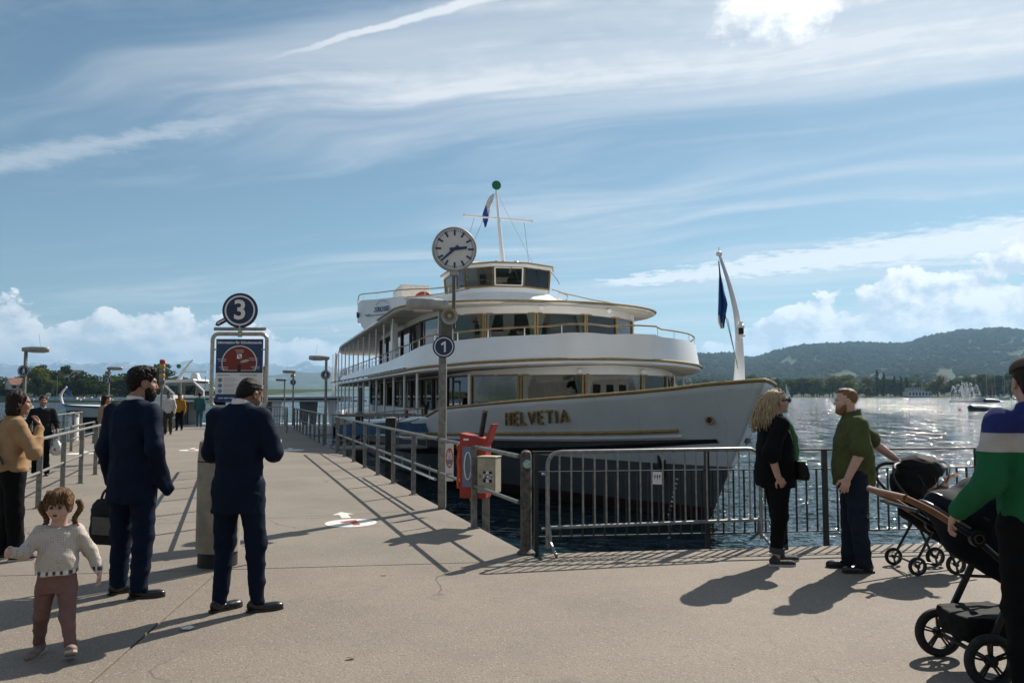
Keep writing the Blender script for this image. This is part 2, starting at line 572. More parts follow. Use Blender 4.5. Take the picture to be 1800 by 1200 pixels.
# ---------------------------------------------------------------- the lake
def water_material():
    m = bpy.data.materials.new('lake_water'); m.use_nodes = True
    t = NT(m.node_tree); b = m.node_tree.nodes['Principled BSDF']
    p = t.position()
    x, y, z = t.xyz(p)
    b.inputs['Base Color'].default_value = (0.008, 0.024, 0.030, 1)
    b.inputs['IOR'].default_value = 1.333
    w1 = t.noise(t.vec(x * 0.75, y * 1.15, 0.0), 0.62, 3, 0.5, 0.5)
    w2 = t.noise(t.vec(x * 0.9 + 7, y * 1.1, 3.0), 2.3, 3, 0.55, 0.3)
    gust = t.noise(t.vec(x * 0.02, y * 0.035, 0.0), 1.0, 3, 0.5)
    amp = gust.step(0.32, 0.66, 0.70, 1.2)
    bn = t.node('ShaderNodeBump'); bn.inputs['Strength'].default_value = 1.0; bn.inputs['Distance'].default_value = 0.80
    t.link((w1 * 0.60 + w2 * 0.20) * amp * y.step(12.0, 40.0, 0.55, 1.0), bn.inputs['Height'])

    # wavelets: facets of the chop, coarser farther out where only groups of waves can be seen
    def chop(sx, sy, seed):
        n = t.noise(t.vec(x * sx, y * sy, seed), 1.0, 2, 0.6, 0.0, 2.0, 1)
        return n
    def far_chop(sx, K, seed):
        return t.noise(t.vec(x * sx, K / y.max(8.0), seed), 1.0, 2, 0.6, 0.0, 2.0, 1)
    c1, c2, c3 = chop(5.0, 4.0, 1.0), far_chop(1.7, 900.0, 4.0), far_chop(0.75, 760.0, 8.0)
    cc = t.mix(y.step(55.0, 140.0), t.mix(y.step(18.0, 45.0), c1, c2), c3)
    nx, ny, nz = t.xyz(cc)
    k = amp * y.step(9.0, 60.0, 1.0, 2.25)
    add = t.vec((nx - 0.5) * k, (ny - 0.5) * k, 0.0)
    va = t.node('ShaderNodeVectorMath', operation='ADD'); t.link(bn.outputs[0], va.inputs[0]); t.link(add, va.inputs[1])
    vn = t.node('ShaderNodeVectorMath', operation='NORMALIZE'); t.link(va.outputs[0], vn.inputs[0])
    t.link(vn.outputs[0], b.inputs['Normal'])
    t.link(y.step(20.0, 200.0, 0.045, 0.09), b.inputs['Roughness'])
    return m


wb = MB()
ys = [-80, 0, 8, 20, 40, 80, 160, 400, 900, 2500, 8000, 24000]
wb.grid([[Vector((x, y, WATER_Z)) for x in (-24000, -6000, -1500, -400, -100, 0, 100, 400, 1500, 6000, 24000)] for y in ys])
tag(wb.build('lake_water', water_material()), kind='structure')
tag(MB().box((0, 60, -5.5), (400, 160, 0.2)).build('lake_bed', mat('lake_mud', (0.05, 0.05, 0.04), 0.9)), kind='structure')


# ---------------------------------------------------------------- hills
def interp(x, tab):
    if x <= tab[0][0]: return tab[0][1]
    for (a, va), (b, vb) in zip(tab, tab[1:]):
        if x <= b:
            f = (x - a) / (b - a); f = f * f * (3 - 2 * f) * 0.5 + f * 0.5
            return va + (vb - va) * f
    return tab[-1][1]


def vnoise(x, y, seed=0):
    def h(i, j):
        n = (i * 374761393 + j * 668265263 + seed * 144665) & 0xffffffff
        n = ((n ^ (n >> 13)) * 1274126177) & 0xffffffff
        return ((n ^ (n >> 16)) & 0xffff) / 65535.0
    i, j = math.floor(x), math.floor(y); fx, fy = x - i, y - j
    fx = fx * fx * (3 - 2 * fx); fy = fy * fy * (3 - 2 * fy)
    return (h(i, j) * (1 - fx) + h(i + 1, j) * fx) * (1 - fy) + (h(i, j + 1) * (1 - fx) + h(i + 1, j + 1) * fx) * fy


def fbm(x, y, o=4, seed=0):
    s, a, t = 0, 0.5, 0
    for k in range(o):
        s += a * vnoise(x * 2 ** k, y * 2 ** k, seed + k); t += a; a *= 0.5
    return s / t


# skylines as (photo x of the direction, metres above the eye per metre of distance)
def sky_tab(pts): return [(math.atan((x - 900) / FPX), (693 - y) / FPX) for x, y in pts]


RIDGE = sky_tab([(980, 672), (1100, 655), (1180, 636), (1220, 629), (1285, 628), (1320, 636), (1370, 622), (1410, 614), (1455, 611), (1520, 610), (1585, 612), (1640, 597), (1700, 587), (1760, 585), (1830, 590), (2000, 570), (2300, 590), (2800, 625), (4000, 660)])
FOOT = sky_tab([(900, 690), (1100, 684), (1215, 668), (1300, 675), (1400, 676), (1500, 670), (1600, 668), (1660, 658), (1720, 664), (1800, 672), (2200, 668), (4000, 685)])
FARH = sky_tab([(-1500, 690), (-200, 688), (200, 684), (330, 672), (430, 662), (480, 658), (520, 654), (555, 652), (600, 657), (680, 662), (800, 655), (950, 650), (1150, 668), (1400, 690)])
ALPS = sky_tab([(-1500, 650), (-300, 640), (0, 634), (40, 640), (85, 645), (115, 634), (128, 631), (150, 636), (170, 640), (195, 642), (225, 638), (250, 644), (285, 641), (330, 638), (350, 643), (400, 637), (450, 641), (500, 640), (540, 634), (580, 642), (640, 645), (760, 640), (1000, 655), (1200, 672)])


def shore_dist(a):
    """distance of the far shore in direction a (right-hand bank)"""
    return interp(a, [(0.0, 2600), (0.12, 1500), (0.2, 900), (0.26, 800), (0.5, 770), (0.62, 640), (0.8, 520), (1.2, 420)])


def hill_right(a, d):
    s = shore_dist(a)
    if d < s: return -6.0
    f = FOOT and interp(a, FOOT); r = interp(a, RIDGE)
    hf = f * 2100; hr = r * 4700
    k1 = min(1, max(0, (d - s) / (2100 - s))); k2 = min(1, max(0, (d - 2100) / (4700 - 2100)))
    k1 = k1 ** 1.6; k2 = k2 * k2 * (3 - 2 * k2)
    gul = (fbm(a * 26, d / 900.0, 4, 3) - 0.5)
    base = WATER_Z + 0.9 + hf * k1 + (hr - hf) * k2
    base += gul * (70 * k2 * (1 - k2) * 4 * 0.6 + 14 * k1 * (1 - k2)) + (fbm(a * 120, d / 160., 3, 9) - 0.5) * 9 * k1
    if d > 4700: base -= (d - 4700) * 0.12
    return base


def forest_material(name, c1, c2, meadow=None, scale=0.02):
    m = bpy.data.materials.new(name); m.use_nodes = True
    t = NT(m.node_tree); b = m.node_tree.nodes['Principled BSDF']
    p = t.position()
    n = t.noise(p, scale, 5, 0.62); n2 = t.noise(p, scale * 3.1, 4, 0.65)
    c = t.mix((n * 0.6 + n2 * 0.4).step(0.36, 0.64), c1, c2)
    if meadow:
        mm = t.noise(p, 0.0021, 3, 0.5, 0.6)
        c = t.mix(mm.step(0.63, 0.67), c, meadow)
    t.link(c, b.inputs['Base Color']); b.inputs['Roughness'].default_value = 0.95
    b.inputs['Specular IOR Level'].default_value = 0.1
    bn = t.node('ShaderNodeBump'); bn.inputs['Distance'].default_value = 14.0; bn.inputs['Strength'].default_value = 0.9
    t.link(n2 + n * 0.5, bn.inputs['Height']); t.link(bn.outputs[0], b.inputs['Normal'])
    return m


M_HILL = forest_material('hill_forest_floor', (0.036, 0.056, 0.026), (0.060, 0.082, 0.034), (0.072, 0.092, 0.036), 0.012)
M_FAR = forest_material('far_hill_cover', (0.040, 0.060, 0.040), (0.065, 0.085, 0.050), (0.13, 0.15, 0.08), 0.004)
hb = MB(); rows = []
angs = [-0.02 + i * 0.0085 for i in range(150)]
dists = [500, 600, 700, 780, 860, 960, 1080, 1220, 1380, 1560, 1760, 1950, 2150, 2400, 2650, 2900, 3150, 3400, 3650, 3900, 4150, 4400, 4600, 4750, 4900, 5300]
hb.grid([[Vector((math.sin(a) * d / math.cos(a), d, hill_right(a, d))) for a in angs if a < 1.2] for d in dists])
tag(hb.build('wooded_hill', M_HILL, smooth=True, angle=180), kind='structure')


def skyline_range(name, tab, near, top, a0, a1, n, mtl, rough, seed, lowest=WATER_Z - 3, nrow=9):
    b = MB(); rows = []
    for j in range(nrow + 3):
        row = []
        for i in range(n + 1):
            a = a0 + (a1 - a0) * i / n
            f = min(1.0, j / nrow)
            d = near + (top - near) * f
            h = interp(a, tab) * top + EYE
            k = f ** 1.25
            z = lowest + (h - lowest) * k
            z += (fbm(a * 60 + seed, f * 5, 4, seed) - 0.5) * rough * (0.25 + f) * (1 if f < 1 else 0.7) * (1 if j else 0)
            if j > nrow: d += (j - nrow) * 900; z -= (j - nrow) * rough * 2.0
            row.append(Vector((math.tan(a) * d, d, z)))
        rows.append(row)
    b.grid(rows)
    return tag(b.build(name, mtl, smooth=True, angle=180), kind='structure')


skyline_range('far_hills', FARH, 5200, 8200, -0.75, 0.42, 120, M_FAR, 70, 5)


def alps_material():
    m = bpy.data.materials.new('alpine_rock_and_snow'); m.use_nodes = True
    t = NT(m.node_tree); b = m.node_tree.nodes['Principled BSDF']
    p = t.position(); x, y, z = t.xyz(p)
    n = t.noise(p, 0.0032, 6, 0.65); n2 = t.noise(t.vec(x * 1.0, y * 0.4, z * 2.2), 0.0045, 6, 0.7)
    snow = (z / 850.0 + (n - 0.5) * 1.3 + (n2 - 0.5) * 1.1).step(0.80, 1.06)
    c = t.mix(n2.step(0.4, 0.6), (0.10, 0.115, 0.12), (0.20, 0.21, 0.215))
    c = t.mix(snow, c, (0.82, 0.84, 0.87))
    t.link(c, b.inputs['Base Color']); b.inputs['Roughness'].default_value = 0.9
    bn = t.node('ShaderNodeBump'); bn.inputs['Distance'].default_value = 220.0
    t.link(n2 + n, bn.inputs['Height']); t.link(bn.outputs[0], b.inputs['Normal'])
    return m


skyline_range('alps', ALPS, 14000, 19000, -0.82, 0.30, 260, alps_material(), 330, 11, nrow=12)


# ---------------------------------------------------------------- foliage
def leaf_material(name, c1, c2, scale=0.35):
    m = bpy.data.materials.new(name); m.use_nodes = True
    t = NT(m.node_tree); m.node_tree.nodes.clear()
    o = t.node('ShaderNodeOutputMaterial')
    oi = t.node('ShaderNodeObjectInfo')
    p = t.coord('Object')
    n = t.noise(p, scale, 3, 0.6); n2 = t.noise(p, scale * 5, 2, 0.6)
    c = t.mix((n * 0.55 + n2 * 0.25 + t.w(oi.outputs['Random']) * 0.22).step(0.30, 0.72), c1, c2)
    d = t.node('ShaderNodeBsdfDiffuse'); tr = t.node('ShaderNodeBsdfTranslucent'); mx = t.node('ShaderNodeMixShader')
    t.link(c, d.inputs[0]); t.link(t.mix(1.0, c, (1.0, 1.05, 0.55), 'MULTIPLY'), tr.inputs[0]); mx.inputs[0].default_value = 0.38
    t.link(d.outputs[0], mx.inputs[1]); t.link(tr.outputs[0], mx.inputs[2]); t.link(mx.outputs[0], o.inputs[0])
    MATS[name] = m
    return m


L_DARK = leaf_material('leaves_dark', (0.030, 0.050, 0.018), (0.060, 0.082, 0.026))
L_MID = leaf_material('leaves_mid', (0.050, 0.078, 0.022), (0.095, 0.115, 0.034))
L_LIGHT = leaf_material('leaves_light', (0.085, 0.110, 0.030), (0.150, 0.155, 0.045))
L_YEL = leaf_material('leaves_yellowing', (0.120, 0.120, 0.028), (0.210, 0.180, 0.045))
L_RUST = leaf_material('leaves_rust', (0.120, 0.050, 0.018), (0.190, 0.080, 0.028))
M_BARK = mat('bark', (0.065, 0.050, 0.038), 0.9, var=0.4, vscale=3)


def tree_meshes(kind, seed):
    """a crown of leaf clumps in a lumpy volume, and a trunk with limbs; height 1 x width 1 units are metres"""
    r = random.Random(seed); b = MB(); tk = MB()
    if kind == 'round': H, R, lobes = 15.0, 6.2, 13
    elif kind == 'tall': H, R, lobes = 19.0, 5.6, 15
    elif kind == 'poplar': H, R, lobes = 23.0, 2.3, 11
    else: H, R, lobes = 7.0, 4.2, 9
    L = []
    for i in range(lobes):
        if kind == 'poplar':
            z = H * (0.10 + 0.85 * i / (lobes - 1)); w = R * (0.75 + 0.35 * math.sin(i * 1.9)) * math.sin(PI * (0.14 + 0.80 * i / (lobes - 1))) ** 0.5
            L.append((Vector((r.uniform(-.5, .5), r.uniform(-.5, .5), z)), Vector((w, w, H * 0.085))))
        else:
            a = r.uniform(0, 2 * PI); q = R * math.sqrt(r.random()) * 0.66
            z = H * r.uniform(0.16, 0.86); q *= math.sqrt(max(.05, 1 - ((z / H - 0.50) / 0.52) ** 2))
            s = R * r.uniform(0.34, 0.56)
            L.append((Vector((q * math.cos(a), q * math.sin(a), z)), Vector((s, s, s * r.uniform(.62, .85)))))
    per = int(1050 / lobes)
    for c, s in L:
        for k in range(per):
            d = Vector((r.gauss(0, 1), r.gauss(0, 1), r.gauss(0, 1))).normalized()
            q = c + Vector((d.x * s.x, d.y * s.y, d.z * s.z)) * r.uniform(0.62, 1.08)
            w = r.uniform(0.38, 0.95) * (0.75 if kind == 'poplar' else 1.0)
            u = (d + Vector((r.gauss(0, .6), r.gauss(0, .6), r.gauss(0, .6)))).normalized()
            x = u.orthogonal().normalized() * w; y = u.cross(x).normalized() * w * r.uniform(.5, 1)
            b.add([q - x - y * .3, q + y * -1, q + x + y * .2, q + y], [(0, 1, 2, 3)])
    tk.tube([(0, 0, -0.5), (0.1, 0, H * .25), (-.1, .15, H * .55), (0, 0, H * .8)], [R * .085, R * .065, R * .04, R * .012], 7)
    for c, s in L[:7]:
        z0 = min(H * .5, c.z * 0.6)
        tk.tube([(0, 0, z0), Vector((0, 0, z0)).lerp(c, .55) + Vector((0, 0, -.3)), c], [R * .03, R * .02, R * .006], 5)
    return b, tk


TREES = {}


def tree_proto(kind, seed, leaf):
    key = (kind, seed, leaf.name)
    if key not in TREES:
        cb, tb = tree_meshes(kind, seed)
        c = cb.build('crown', leaf); t = tb.build('trunk', M_BARK, smooth=True)
        for o in (c, t): COL.objects.unlink(o)
        TREES[key] = (c.data, t.data); bpy.data.objects.remove(c); bpy.data.objects.remove(t)
    return TREES[key]


def plant(kind, seed, leaf, loc, h=1.0, w=1.0, label=None, group=None, name='tree', cat='tree', rz=None):
    cm, tm = tree_proto(kind, seed, leaf)
    o = thing(name, loc, label, cat, group, random.uniform(0, 6.28) if rz is None else rz)
    o.scale = (w, w, h)
    for nm, me in (('crown', cm), ('trunk', tm)):
        c = bpy.data.objects.new(nm, me); COL.objects.link(c); c.parent = o
    return o


rt = random.Random(21)
MARKS = [(30, 'above the beige-jacketed person'), (85, 'by the white villa'), (120, 'right of the nearest left lamp'), (165, 'above the moored ship\'s name'), (215, 'left of the number 2 lamp'), (250, 'right of the number 2 lamp'), (310, 'beside the bearded suit wearer'), (420, 'left of the information board'),
         (1250, 'just right of the upper deck'), (1290, 'left of the bow flagstaff'), (1345, 'right of the bow flagstaff'), (1400, 'above the blond person'), (1460, 'between the two talking people'), (1520, 'above the bearded person'), (1575, 'around the poplars'), (1625, 'above the restaurant'), (1670, 'near the yellowing willow'), (1720, 'behind the fountain'), (1765, 'above the dark blue boats'), (9999, 'at the far right edge')]


def tree_label(px, kind, leaf, where):
    tone = {'leaves_dark': 'dark green', 'leaves_mid': 'mid green', 'leaves_light': 'pale green'}[leaf.name]
    return '%s %s tree %s, %s' % (tone, 'tall' if kind == 'tall' else 'broad', where, next(t for x, t in MARKS if px < x))


# the wooded bank on the right, about 0.8 km across the lake
GB = 'trees along the far right bank'
for i in range(74):
    px = 1202 + i * 8.8 + rt.uniform(-4, 4)
    a = math.atan((px - 900) / FPX); d = shore_dist(a) + rt.uniform(14, 60)
    k = rt.choice(['round', 'round', 'tall', 'tall'])
    lf = rt.choice([L_DARK, L_MID, L_LIGHT, L_LIGHT])
    sc = rt.uniform(0.85, 1.25)
    if 1590 < px < 1655 and rt.random() < .6: continue
    plant(k, rt.randint(0, 2), lf, (math.tan(a) * d, d, WATER_Z + .6), sc * rt.uniform(.9, 1.1), sc * rt.uniform(.95, 1.25),
          tree_label(px, k, lf, 'on the waterline'), GB)
for i in range(60):
    px = 1205 + i * 10.6 + rt.uniform(-6, 6)
    a = math.atan((px - 900) / FPX); d = shore_dist(a) + rt.uniform(110, 330)
    z = hill_right(a, d)
    k, lf = rt.choice(['round', 'tall']), rt.choice([L_DARK, L_DARK, L_MID])
    plant(k, rt.randint(0, 2), lf, (math.tan(a) * d, d, z - .5), rt.uniform(.8, 1.2), rt.uniform(.9, 1.3), tree_label(px, k, lf, 'in the second row'), 'trees behind the far right bank')


def bank(px, extra=12):
    a = math.atan((px - 900) / FPX); d = shore_dist(a) + extra
    return Vector((math.tan(a) * d, d, WATER_Z + .55))


for px, h, w, lb in ((1541, 1.12, 1.05, 'tallest dark poplar of the pair left of the white restaurant'), (1553, 1.0, .9, 'second dark poplar, right next to the tallest one'),
                     (1571, .85, 1.05, 'shorter dark poplar left of the restaurant terrace'), (1583, .85, 1.0, 'dark poplar in the middle of the lower poplar group'),
                     (1593, .80, 1.1, 'dark poplar nearest the restaurant terrace')):
    plant('poplar', 1, L_DARK, bank(px, 5), h, w, lb, 'dark poplars on the far bank', 'poplar_tree', 'tree')
plant('round', 2, L_YEL, bank(1647, 2), 1.55, 1.30, 'broad yellowing willow between the restaurant and the fountain', None, 'willow_tree', 'tree')
plant('round', 0, L_LIGHT, bank(1435, 3), 1.25, 1.25, 'pale green rounded tree at the water left of the bearded man', None, 'waterside_tree', 'tree')
plant('round', 1, L_LIGHT, bank(1494, 3), 1.15, 1.2, 'pale green tree right above the bearded man', None, 'waterside_tree', 'tree')
plant('bush', 0, L_LIGHT, bank(1527, 2), 1.35, 1.4, 'low bright green bush left of the poplars on the far bank', None, 'waterside_bush', 'bush')
plant('round', 1, L_RUST, bank(1741, 6), .75, .75, 'rusty brown tree among the masts on the right', None, 'autumn_tree', 'tree')
for px, h in ((1726, 1.25), (1752, 1.15), (1776, 1.3), (1795, 1.2)):
    plant('tall', 1, L_DARK, bank(px, 22), h, 1.15, 'tall dark tree behind the marina masts, ' + {1726: 'next to the fountain', 1752: 'above the rusty brown tree', 1776: 'left of the striped top', 1795: 'right behind the striped top\'s wearer'}[px], 'tall trees behind the marina', 'tall_tree', 'tree')

# the nearer bank on the left, about 0.4 km away
LEFT_D = 400.0
lb_ = MB()
lb_.grid([[Vector((-560 + i * 24, LEFT_D + dy + 8 * math.sin(i * .7) + max(0, i - 14) * 9, z)) for i in range(18)] for dy, z in ((-2, WATER_Z - .5), (0, WATER_Z + .9), (60, WATER_Z + 2.2), (260, WATER_Z + 6), (700, WATER_Z + 10))])
tag(lb_.build('left_shore', M_HILL, smooth=True, angle=180), kind='structure')
for i in range(46):
    px = -30 + i * 8.9 + rt.uniform(-5, 5)
    if 20 < px < 70 and rt.random() < .5: continue
    d = LEFT_D + rt.uniform(12, 70) + max(0, px - 250) * .5
    h = interp(px, [(0, .82), (90, 1.0), (125, 1.15), (160, .75), (200, .85), (240, 1.05), (300, .95), (380, .55)])
    k, lf = rt.choice(['round', 'round', 'tall']), rt.choice([L_DARK, L_DARK, L_MID])
    plant(k, rt.randint(0, 2), lf, ((px - 900) / FPX * d, d, WATER_Z + 1),
          h * rt.uniform(.82, 1.08) * .95, rt.uniform(.85, 1.15), tree_label(px, k, lf, 'on the left bank'), 'trees along the left bank')
plant('round', 1, L_LIGHT, ((62 - 900) / FPX * 415, 415, WATER_Z + 1), 1.12, 1.0, 'pale yellow-green tree above the others near the white villa', None, 'bank_tree', 'tree')
plant('round', 2, L_RUST, ((296 - 900) / FPX * 300, 300, WATER_Z + .4), .62, .72, 'rust coloured autumn tree right of the bearded suit wearer\'s head', None, 'autumn_tree', 'tree')
plant('tall', 1, L_MID, ((285 - 900) / FPX * 420, 420, WATER_Z + 1), 1.05, 1.0, 'green tree standing behind the rust coloured one', None, 'bank_tree', 'tree')
tag(MB().prism([(-190, 296), (-100, 290), (-60, 330), (-140, 402)], WATER_Z - 1, WATER_Z + .45).build('left_spit', M_HILL), kind='structure')

# forest on the hill: far too many crowns to count
fo = MB(); rf = random.Random(4)
ICO = None
for k in range(9500):
    a = rf.uniform(0.16, 0.66); d = 1500 + 3300 * rf.random() ** 0.7
    if d < 2300 and rf.random() < .45: continue
    if fbm(a * 30, d / 420., 3, 77) > 0.66 and d < 4300: continue     # meadows stay open
    z = hill_right(a, d); s = rf.uniform(8, 15) * (0.8 + d / 9000); x = math.tan(a) * d
    h = s * rf.uniform(1.0, 1.6)
    vs = [(x, d, z + h)]
    for j, (q, zz) in enumerate(((.62, .70), (.85, .30))):
        for i in range(5):
            t = 2 * PI * (i + .5 * j) / 5 + k
            w = s * q * rf.uniform(.8, 1.2)
            vs.append((x + w * math.cos(t), d + w * math.sin(t), z + h * zz * rf.uniform(.85, 1.1)))
    fs = [(0, 1 + i, 1 + (i + 1) % 5) for i in range(5)]
    for i in range(5):
        fs += [(1 + i, 6 + i, 1 + (i + 1) % 5), (1 + (i + 1) % 5, 6 + i, 6 + (i + 1) % 5)]
    fo.add(vs, fs)
tag(fo.build('hill_forest', leaf_material('hill_leaves', (0.030, 0.048, 0.020), (0.070, 0.088, 0.030), 0.006), smooth=True, angle=180),
    'continuous forest covering the long hill on the right', 'forest', None, 'stuff')


# ================================================================ the passenger ship alongside
SHIP_A = rad(17.0)
BOW = Vector((5.06, 16.0, 0))
SH = Matrix.Translation(BOW) @ Matrix.Rotation(SHIP_A, 4, 'Z')      # ship frame: x across (viewer's right), y aft from the bow, z as in the world
M_WHITE = mat('ship_white_paint', (0.86, 0.855, 0.84), 0.38, var=0.05, vscale=0.9, coat=0.15, bump=0.12, bscale=1.6)
M_GOLD = mat('ship_gold_trim', (0.30, 0.195, 0.060), 0.42, var=0.22, vscale=6, spec=0.5)
M_BROWN = mat('ship_brown_frame', (0.085, 0.052, 0.026), 0.5, var=0.3, vscale=6)
M_RUBBER = mat('black_rubber', (0.016, 0.016, 0.017), 0.7, var=0.3)
M_DECK = mat('ship_deck', (0.20, 0.19, 0.17), 0.8, var=0.2)
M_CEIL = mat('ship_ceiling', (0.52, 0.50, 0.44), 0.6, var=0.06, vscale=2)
M_INT = mat('saloon_panelling', (0.09, 0.055, 0.035), 0.5, var=0.3, vscale=4)
M_GLASS = glass_mat('window_glass', (0.66, 0.71, 0.70), 1.25)
M_CURT = mat('curtain_cloth', (0.84, 0.81, 0.75), 0.9, var=0.1, sheen=0.2)
M_BLUE = mat('ship_blue', (0.012, 0.045, 0.145), 0.55, var=0.15)
M_GREEN = mat('signal_green', (0.010, 0.14, 0.060), 0.45, var=0.15)
M_RED = mat('signal_red', (0.46, 0.045, 0.025), 0.5, var=0.15)
M_STEEL = mat('galvanised_steel', (0.30, 0.31, 0.30), 0.42, 0.75, var=0.25, vscale=9, bump=0.1)
M_CHROME = mat('bright_steel', (0.60, 0.60, 0.58), 0.22, 0.95, var=0.1)
HULL_L = 51.5


def zg(s):
    return interp(s, [(0, 1.92), (.7, 1.85), (1.6, 1.74), (2.6, 1.645), (4.2, 1.54), (5.8, 1.44), (8.6, 1.27), (9.5, 1.20), (10.6, .965), (14.7, .80), (25, .46), (36, .38), (52, .42)])


def stem(z): return 2.15 * (1 - min(1.05, max(-.4, (z - WATER_Z) / 3.07))) ** 1.0


def hull_w(s, z):
    f = min(1.0, max(-.3, (z - WATER_Z) / (zg(s) - WATER_Z)))
    L = 13 + (1 - f) * 3.6; e = 0.83 + 0.15 * (1 - f)
    A = 5.05 - 0.30 * max(0, .5 - f)
    if f < 0: A *= (1 + f)
    t = min(1, max(0, (s - stem(z)) / L))
    w = A * (1 - (1 - t) ** 2) ** e
    if s > 41: w *= 1 - 0.30 * ((s - 41) / 10.5) ** 2
    return w


def SP(r, s, z): return Vector((r, s, z))


ship = thing('passenger_ship', (BOW.x, BOW.y, WATER_Z), 'large white passenger ship with gold trim and raised name letters, bow towards the camera', 'ship', rz=SHIP_A)


def hull_material():
    m = bpy.data.materials.new('hull_paint'); m.use_nodes = True
    t = NT(m.node_tree); b = m.node_tree.nodes['Principled BSDF']
    p = t.position(); x, y, z = t.xyz(p)
    n = t.noise(p, 0.8, 5, 0.6); st = t.noise(t.vec(x * 5, y * 5, z * .35), 1.0, 4, 0.6)
    white = t.mix(n.step(0.3, 0.7), (0.78, 0.785, 0.78), (0.70, 0.71, 0.705))
    white = t.mix(st.step(0.58, 0.80) * 0.50, white, (0.50, 0.47, 0.41))
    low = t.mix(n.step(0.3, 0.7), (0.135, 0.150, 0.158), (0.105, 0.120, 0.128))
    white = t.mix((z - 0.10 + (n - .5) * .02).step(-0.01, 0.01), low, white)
    c = t.mix((z + (n - .5) * .05).step(-0.86, -0.85), (0.055, 0.020, 0.018), white)
    c = t.mix((z + (n - .5) * .12).step(-1.10, -0.98), (0.035, 0.035, 0.026), c)
    t.link(c, b.inputs['Base Color']); b.inputs['Roughness'].default_value = 0.36
    b.inputs['Coat Weight'].default_value = 0.1
    bn = t.node('ShaderNodeBump'); bn.inputs['Distance'].default_value = 0.02; bn.inputs['Strength'].default_value = 0.5
    sl = (x - BOW.x) * -math.sin(SHIP_A) + (y - BOW.y) * math.cos(SHIP_A)
    seam = (sl / 1.75).m('FRACT').step(0.0, 0.010) + ((z + 3.0) / 0.82).m('FRACT').step(0.0, 0.018) * 0.6   # welded plate seams
    t.link(t.noise(p, 1.1, 3, 0.5) + seam * 0.16, bn.inputs['Height']); t.link(bn.outputs[0], b.inputs['Normal'])
    return m


def hull_station(tau, f):
    """surface point (r, s, z) at length fraction tau and height fraction f"""
    s = tau * HULL_L
    for _ in range(3):
        z = WATER_Z - .9 + f * (zg(s) - WATER_Z + .9)
        s = stem(z) + tau * (HULL_L - stem(z))
    return s, z


hb = MB(); taus = [0, .001, .003, .006] + [.01 + .004 * i for i in range(50)] + [.215, .23, .25, .27, .3, .33, .36, .4, .45, .5, .6, .7, .8, .87, .93, .97, 1]
lv = [1 - .04 * i for i in range(25)] + [0]
rows = []
for tau in taus:
    L, Rr = [], []
    for f in lv:
        s, z = hull_station(tau, f); w = hull_w(s, z) if tau else 0.0
        L.append(SP(-w, s, z)); Rr.append(SP(w, s, z))
    rows.append(L + Rr[::-1])
hb.grid(rows)
hb.add(rows[-1], [tuple(range(len(rows[-1])))])
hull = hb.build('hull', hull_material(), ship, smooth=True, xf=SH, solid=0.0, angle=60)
md = hull.modifiers.new('plate', 'SOLIDIFY'); md.thickness = 0.05; md.offset = -1


def along_hull(zf, s0, s1, n, off=0.02, side=-1):
    out = []
    for i in range(n + 1):
        s = s0 + (s1 - s0) * i / n; z = zf(s)
        out.append(SP(side * (hull_w(s, z) + off), s, z))
    return out


def zs(s): return interp(s, [(0, .97), (1.78, .86), (2.96, .78), (4.44, .70), (6.38, .62), (9.64, .48), (14, .28), (23, .0), (51, -.2)])


# gunwale cap, rubbing strakes
cap_l = [SP(-hull_w(s, zg(s)) - .005, s, zg(s) + .015) for s in [0.03, .15, .4, .8, 1.4, 2.2, 3.2, 4.5, 6, 7.5, 9, 9.6, 10.1, 10.6]]
cap_r = [SP(-p.x, p.y, p.z) for p in cap_l]
MB().tube(cap_l[::-1] + [SP(0, -.03, 1.935)] + cap_r, 0.040, 8).build('gunwale_cap', M_GOLD, hull, smooth=True, xf=SH)
for side in (-1, 1):
    MB().tube(along_hull(zs, 1.80, 50.5, 46, .035, side), 0.055, 8, flat=.8).build('gold_strake', M_GOLD, hull, smooth=True, xf=SH)
    MB().tube(along_hull(lambda s: zs(s) - .12, 1.80, 50.5, 46, .02, side), 0.035, 8).build('white_strake', M_WHITE, hull, smooth=True, xf=SH)
    b = MB()
    top = along_hull(lambda s: zs(s) - .19, 1.20, 50.5, 46, .05, side)
    bot = along_hull(lambda s: zs(s) - .22 - min(.42, .02 + .055 * (s - .6)), 1.20, 50.5, 46, .03, side)
    mid = [(a + c) / 2 + Vector((side * .12 * min(1, i / 2), 0, 0)) for i, (a, c) in enumerate(zip(top, bot))]
    b.grid([top, mid, bot, [p + Vector((-side * .12, 0, 0)) for p in bot], [p + Vector((-side * .12, 0, 0)) for p in top], top])
    b.build('fender_strake', M_RUBBER, hull, xf=SH)

# the name in raised strokes on both bows
GL = {'H': [[(0, 0), (0, 1)], [(.6, 0), (.6, 1)], [(0, .5), (.6, .5)]], 'E': [[(.5, 0), (0, 0), (0, 1), (.5, 1)], [(0, .52), (.42, .52)]],
      'L': [[(0, 1), (0, 0), (.5, 0)]], 'V': [[(0, 1), (.33, 0), (.66, 1)]], 'T': [[(0, 1), (.62, 1)], [(.31, 1), (.31, 0)]], 'I': [[(0, 0), (0, 1)]],
      'A': [[(0, 0), (.33, 1), (.66, 0)], [(.12, .32), (.54, .32)]]}


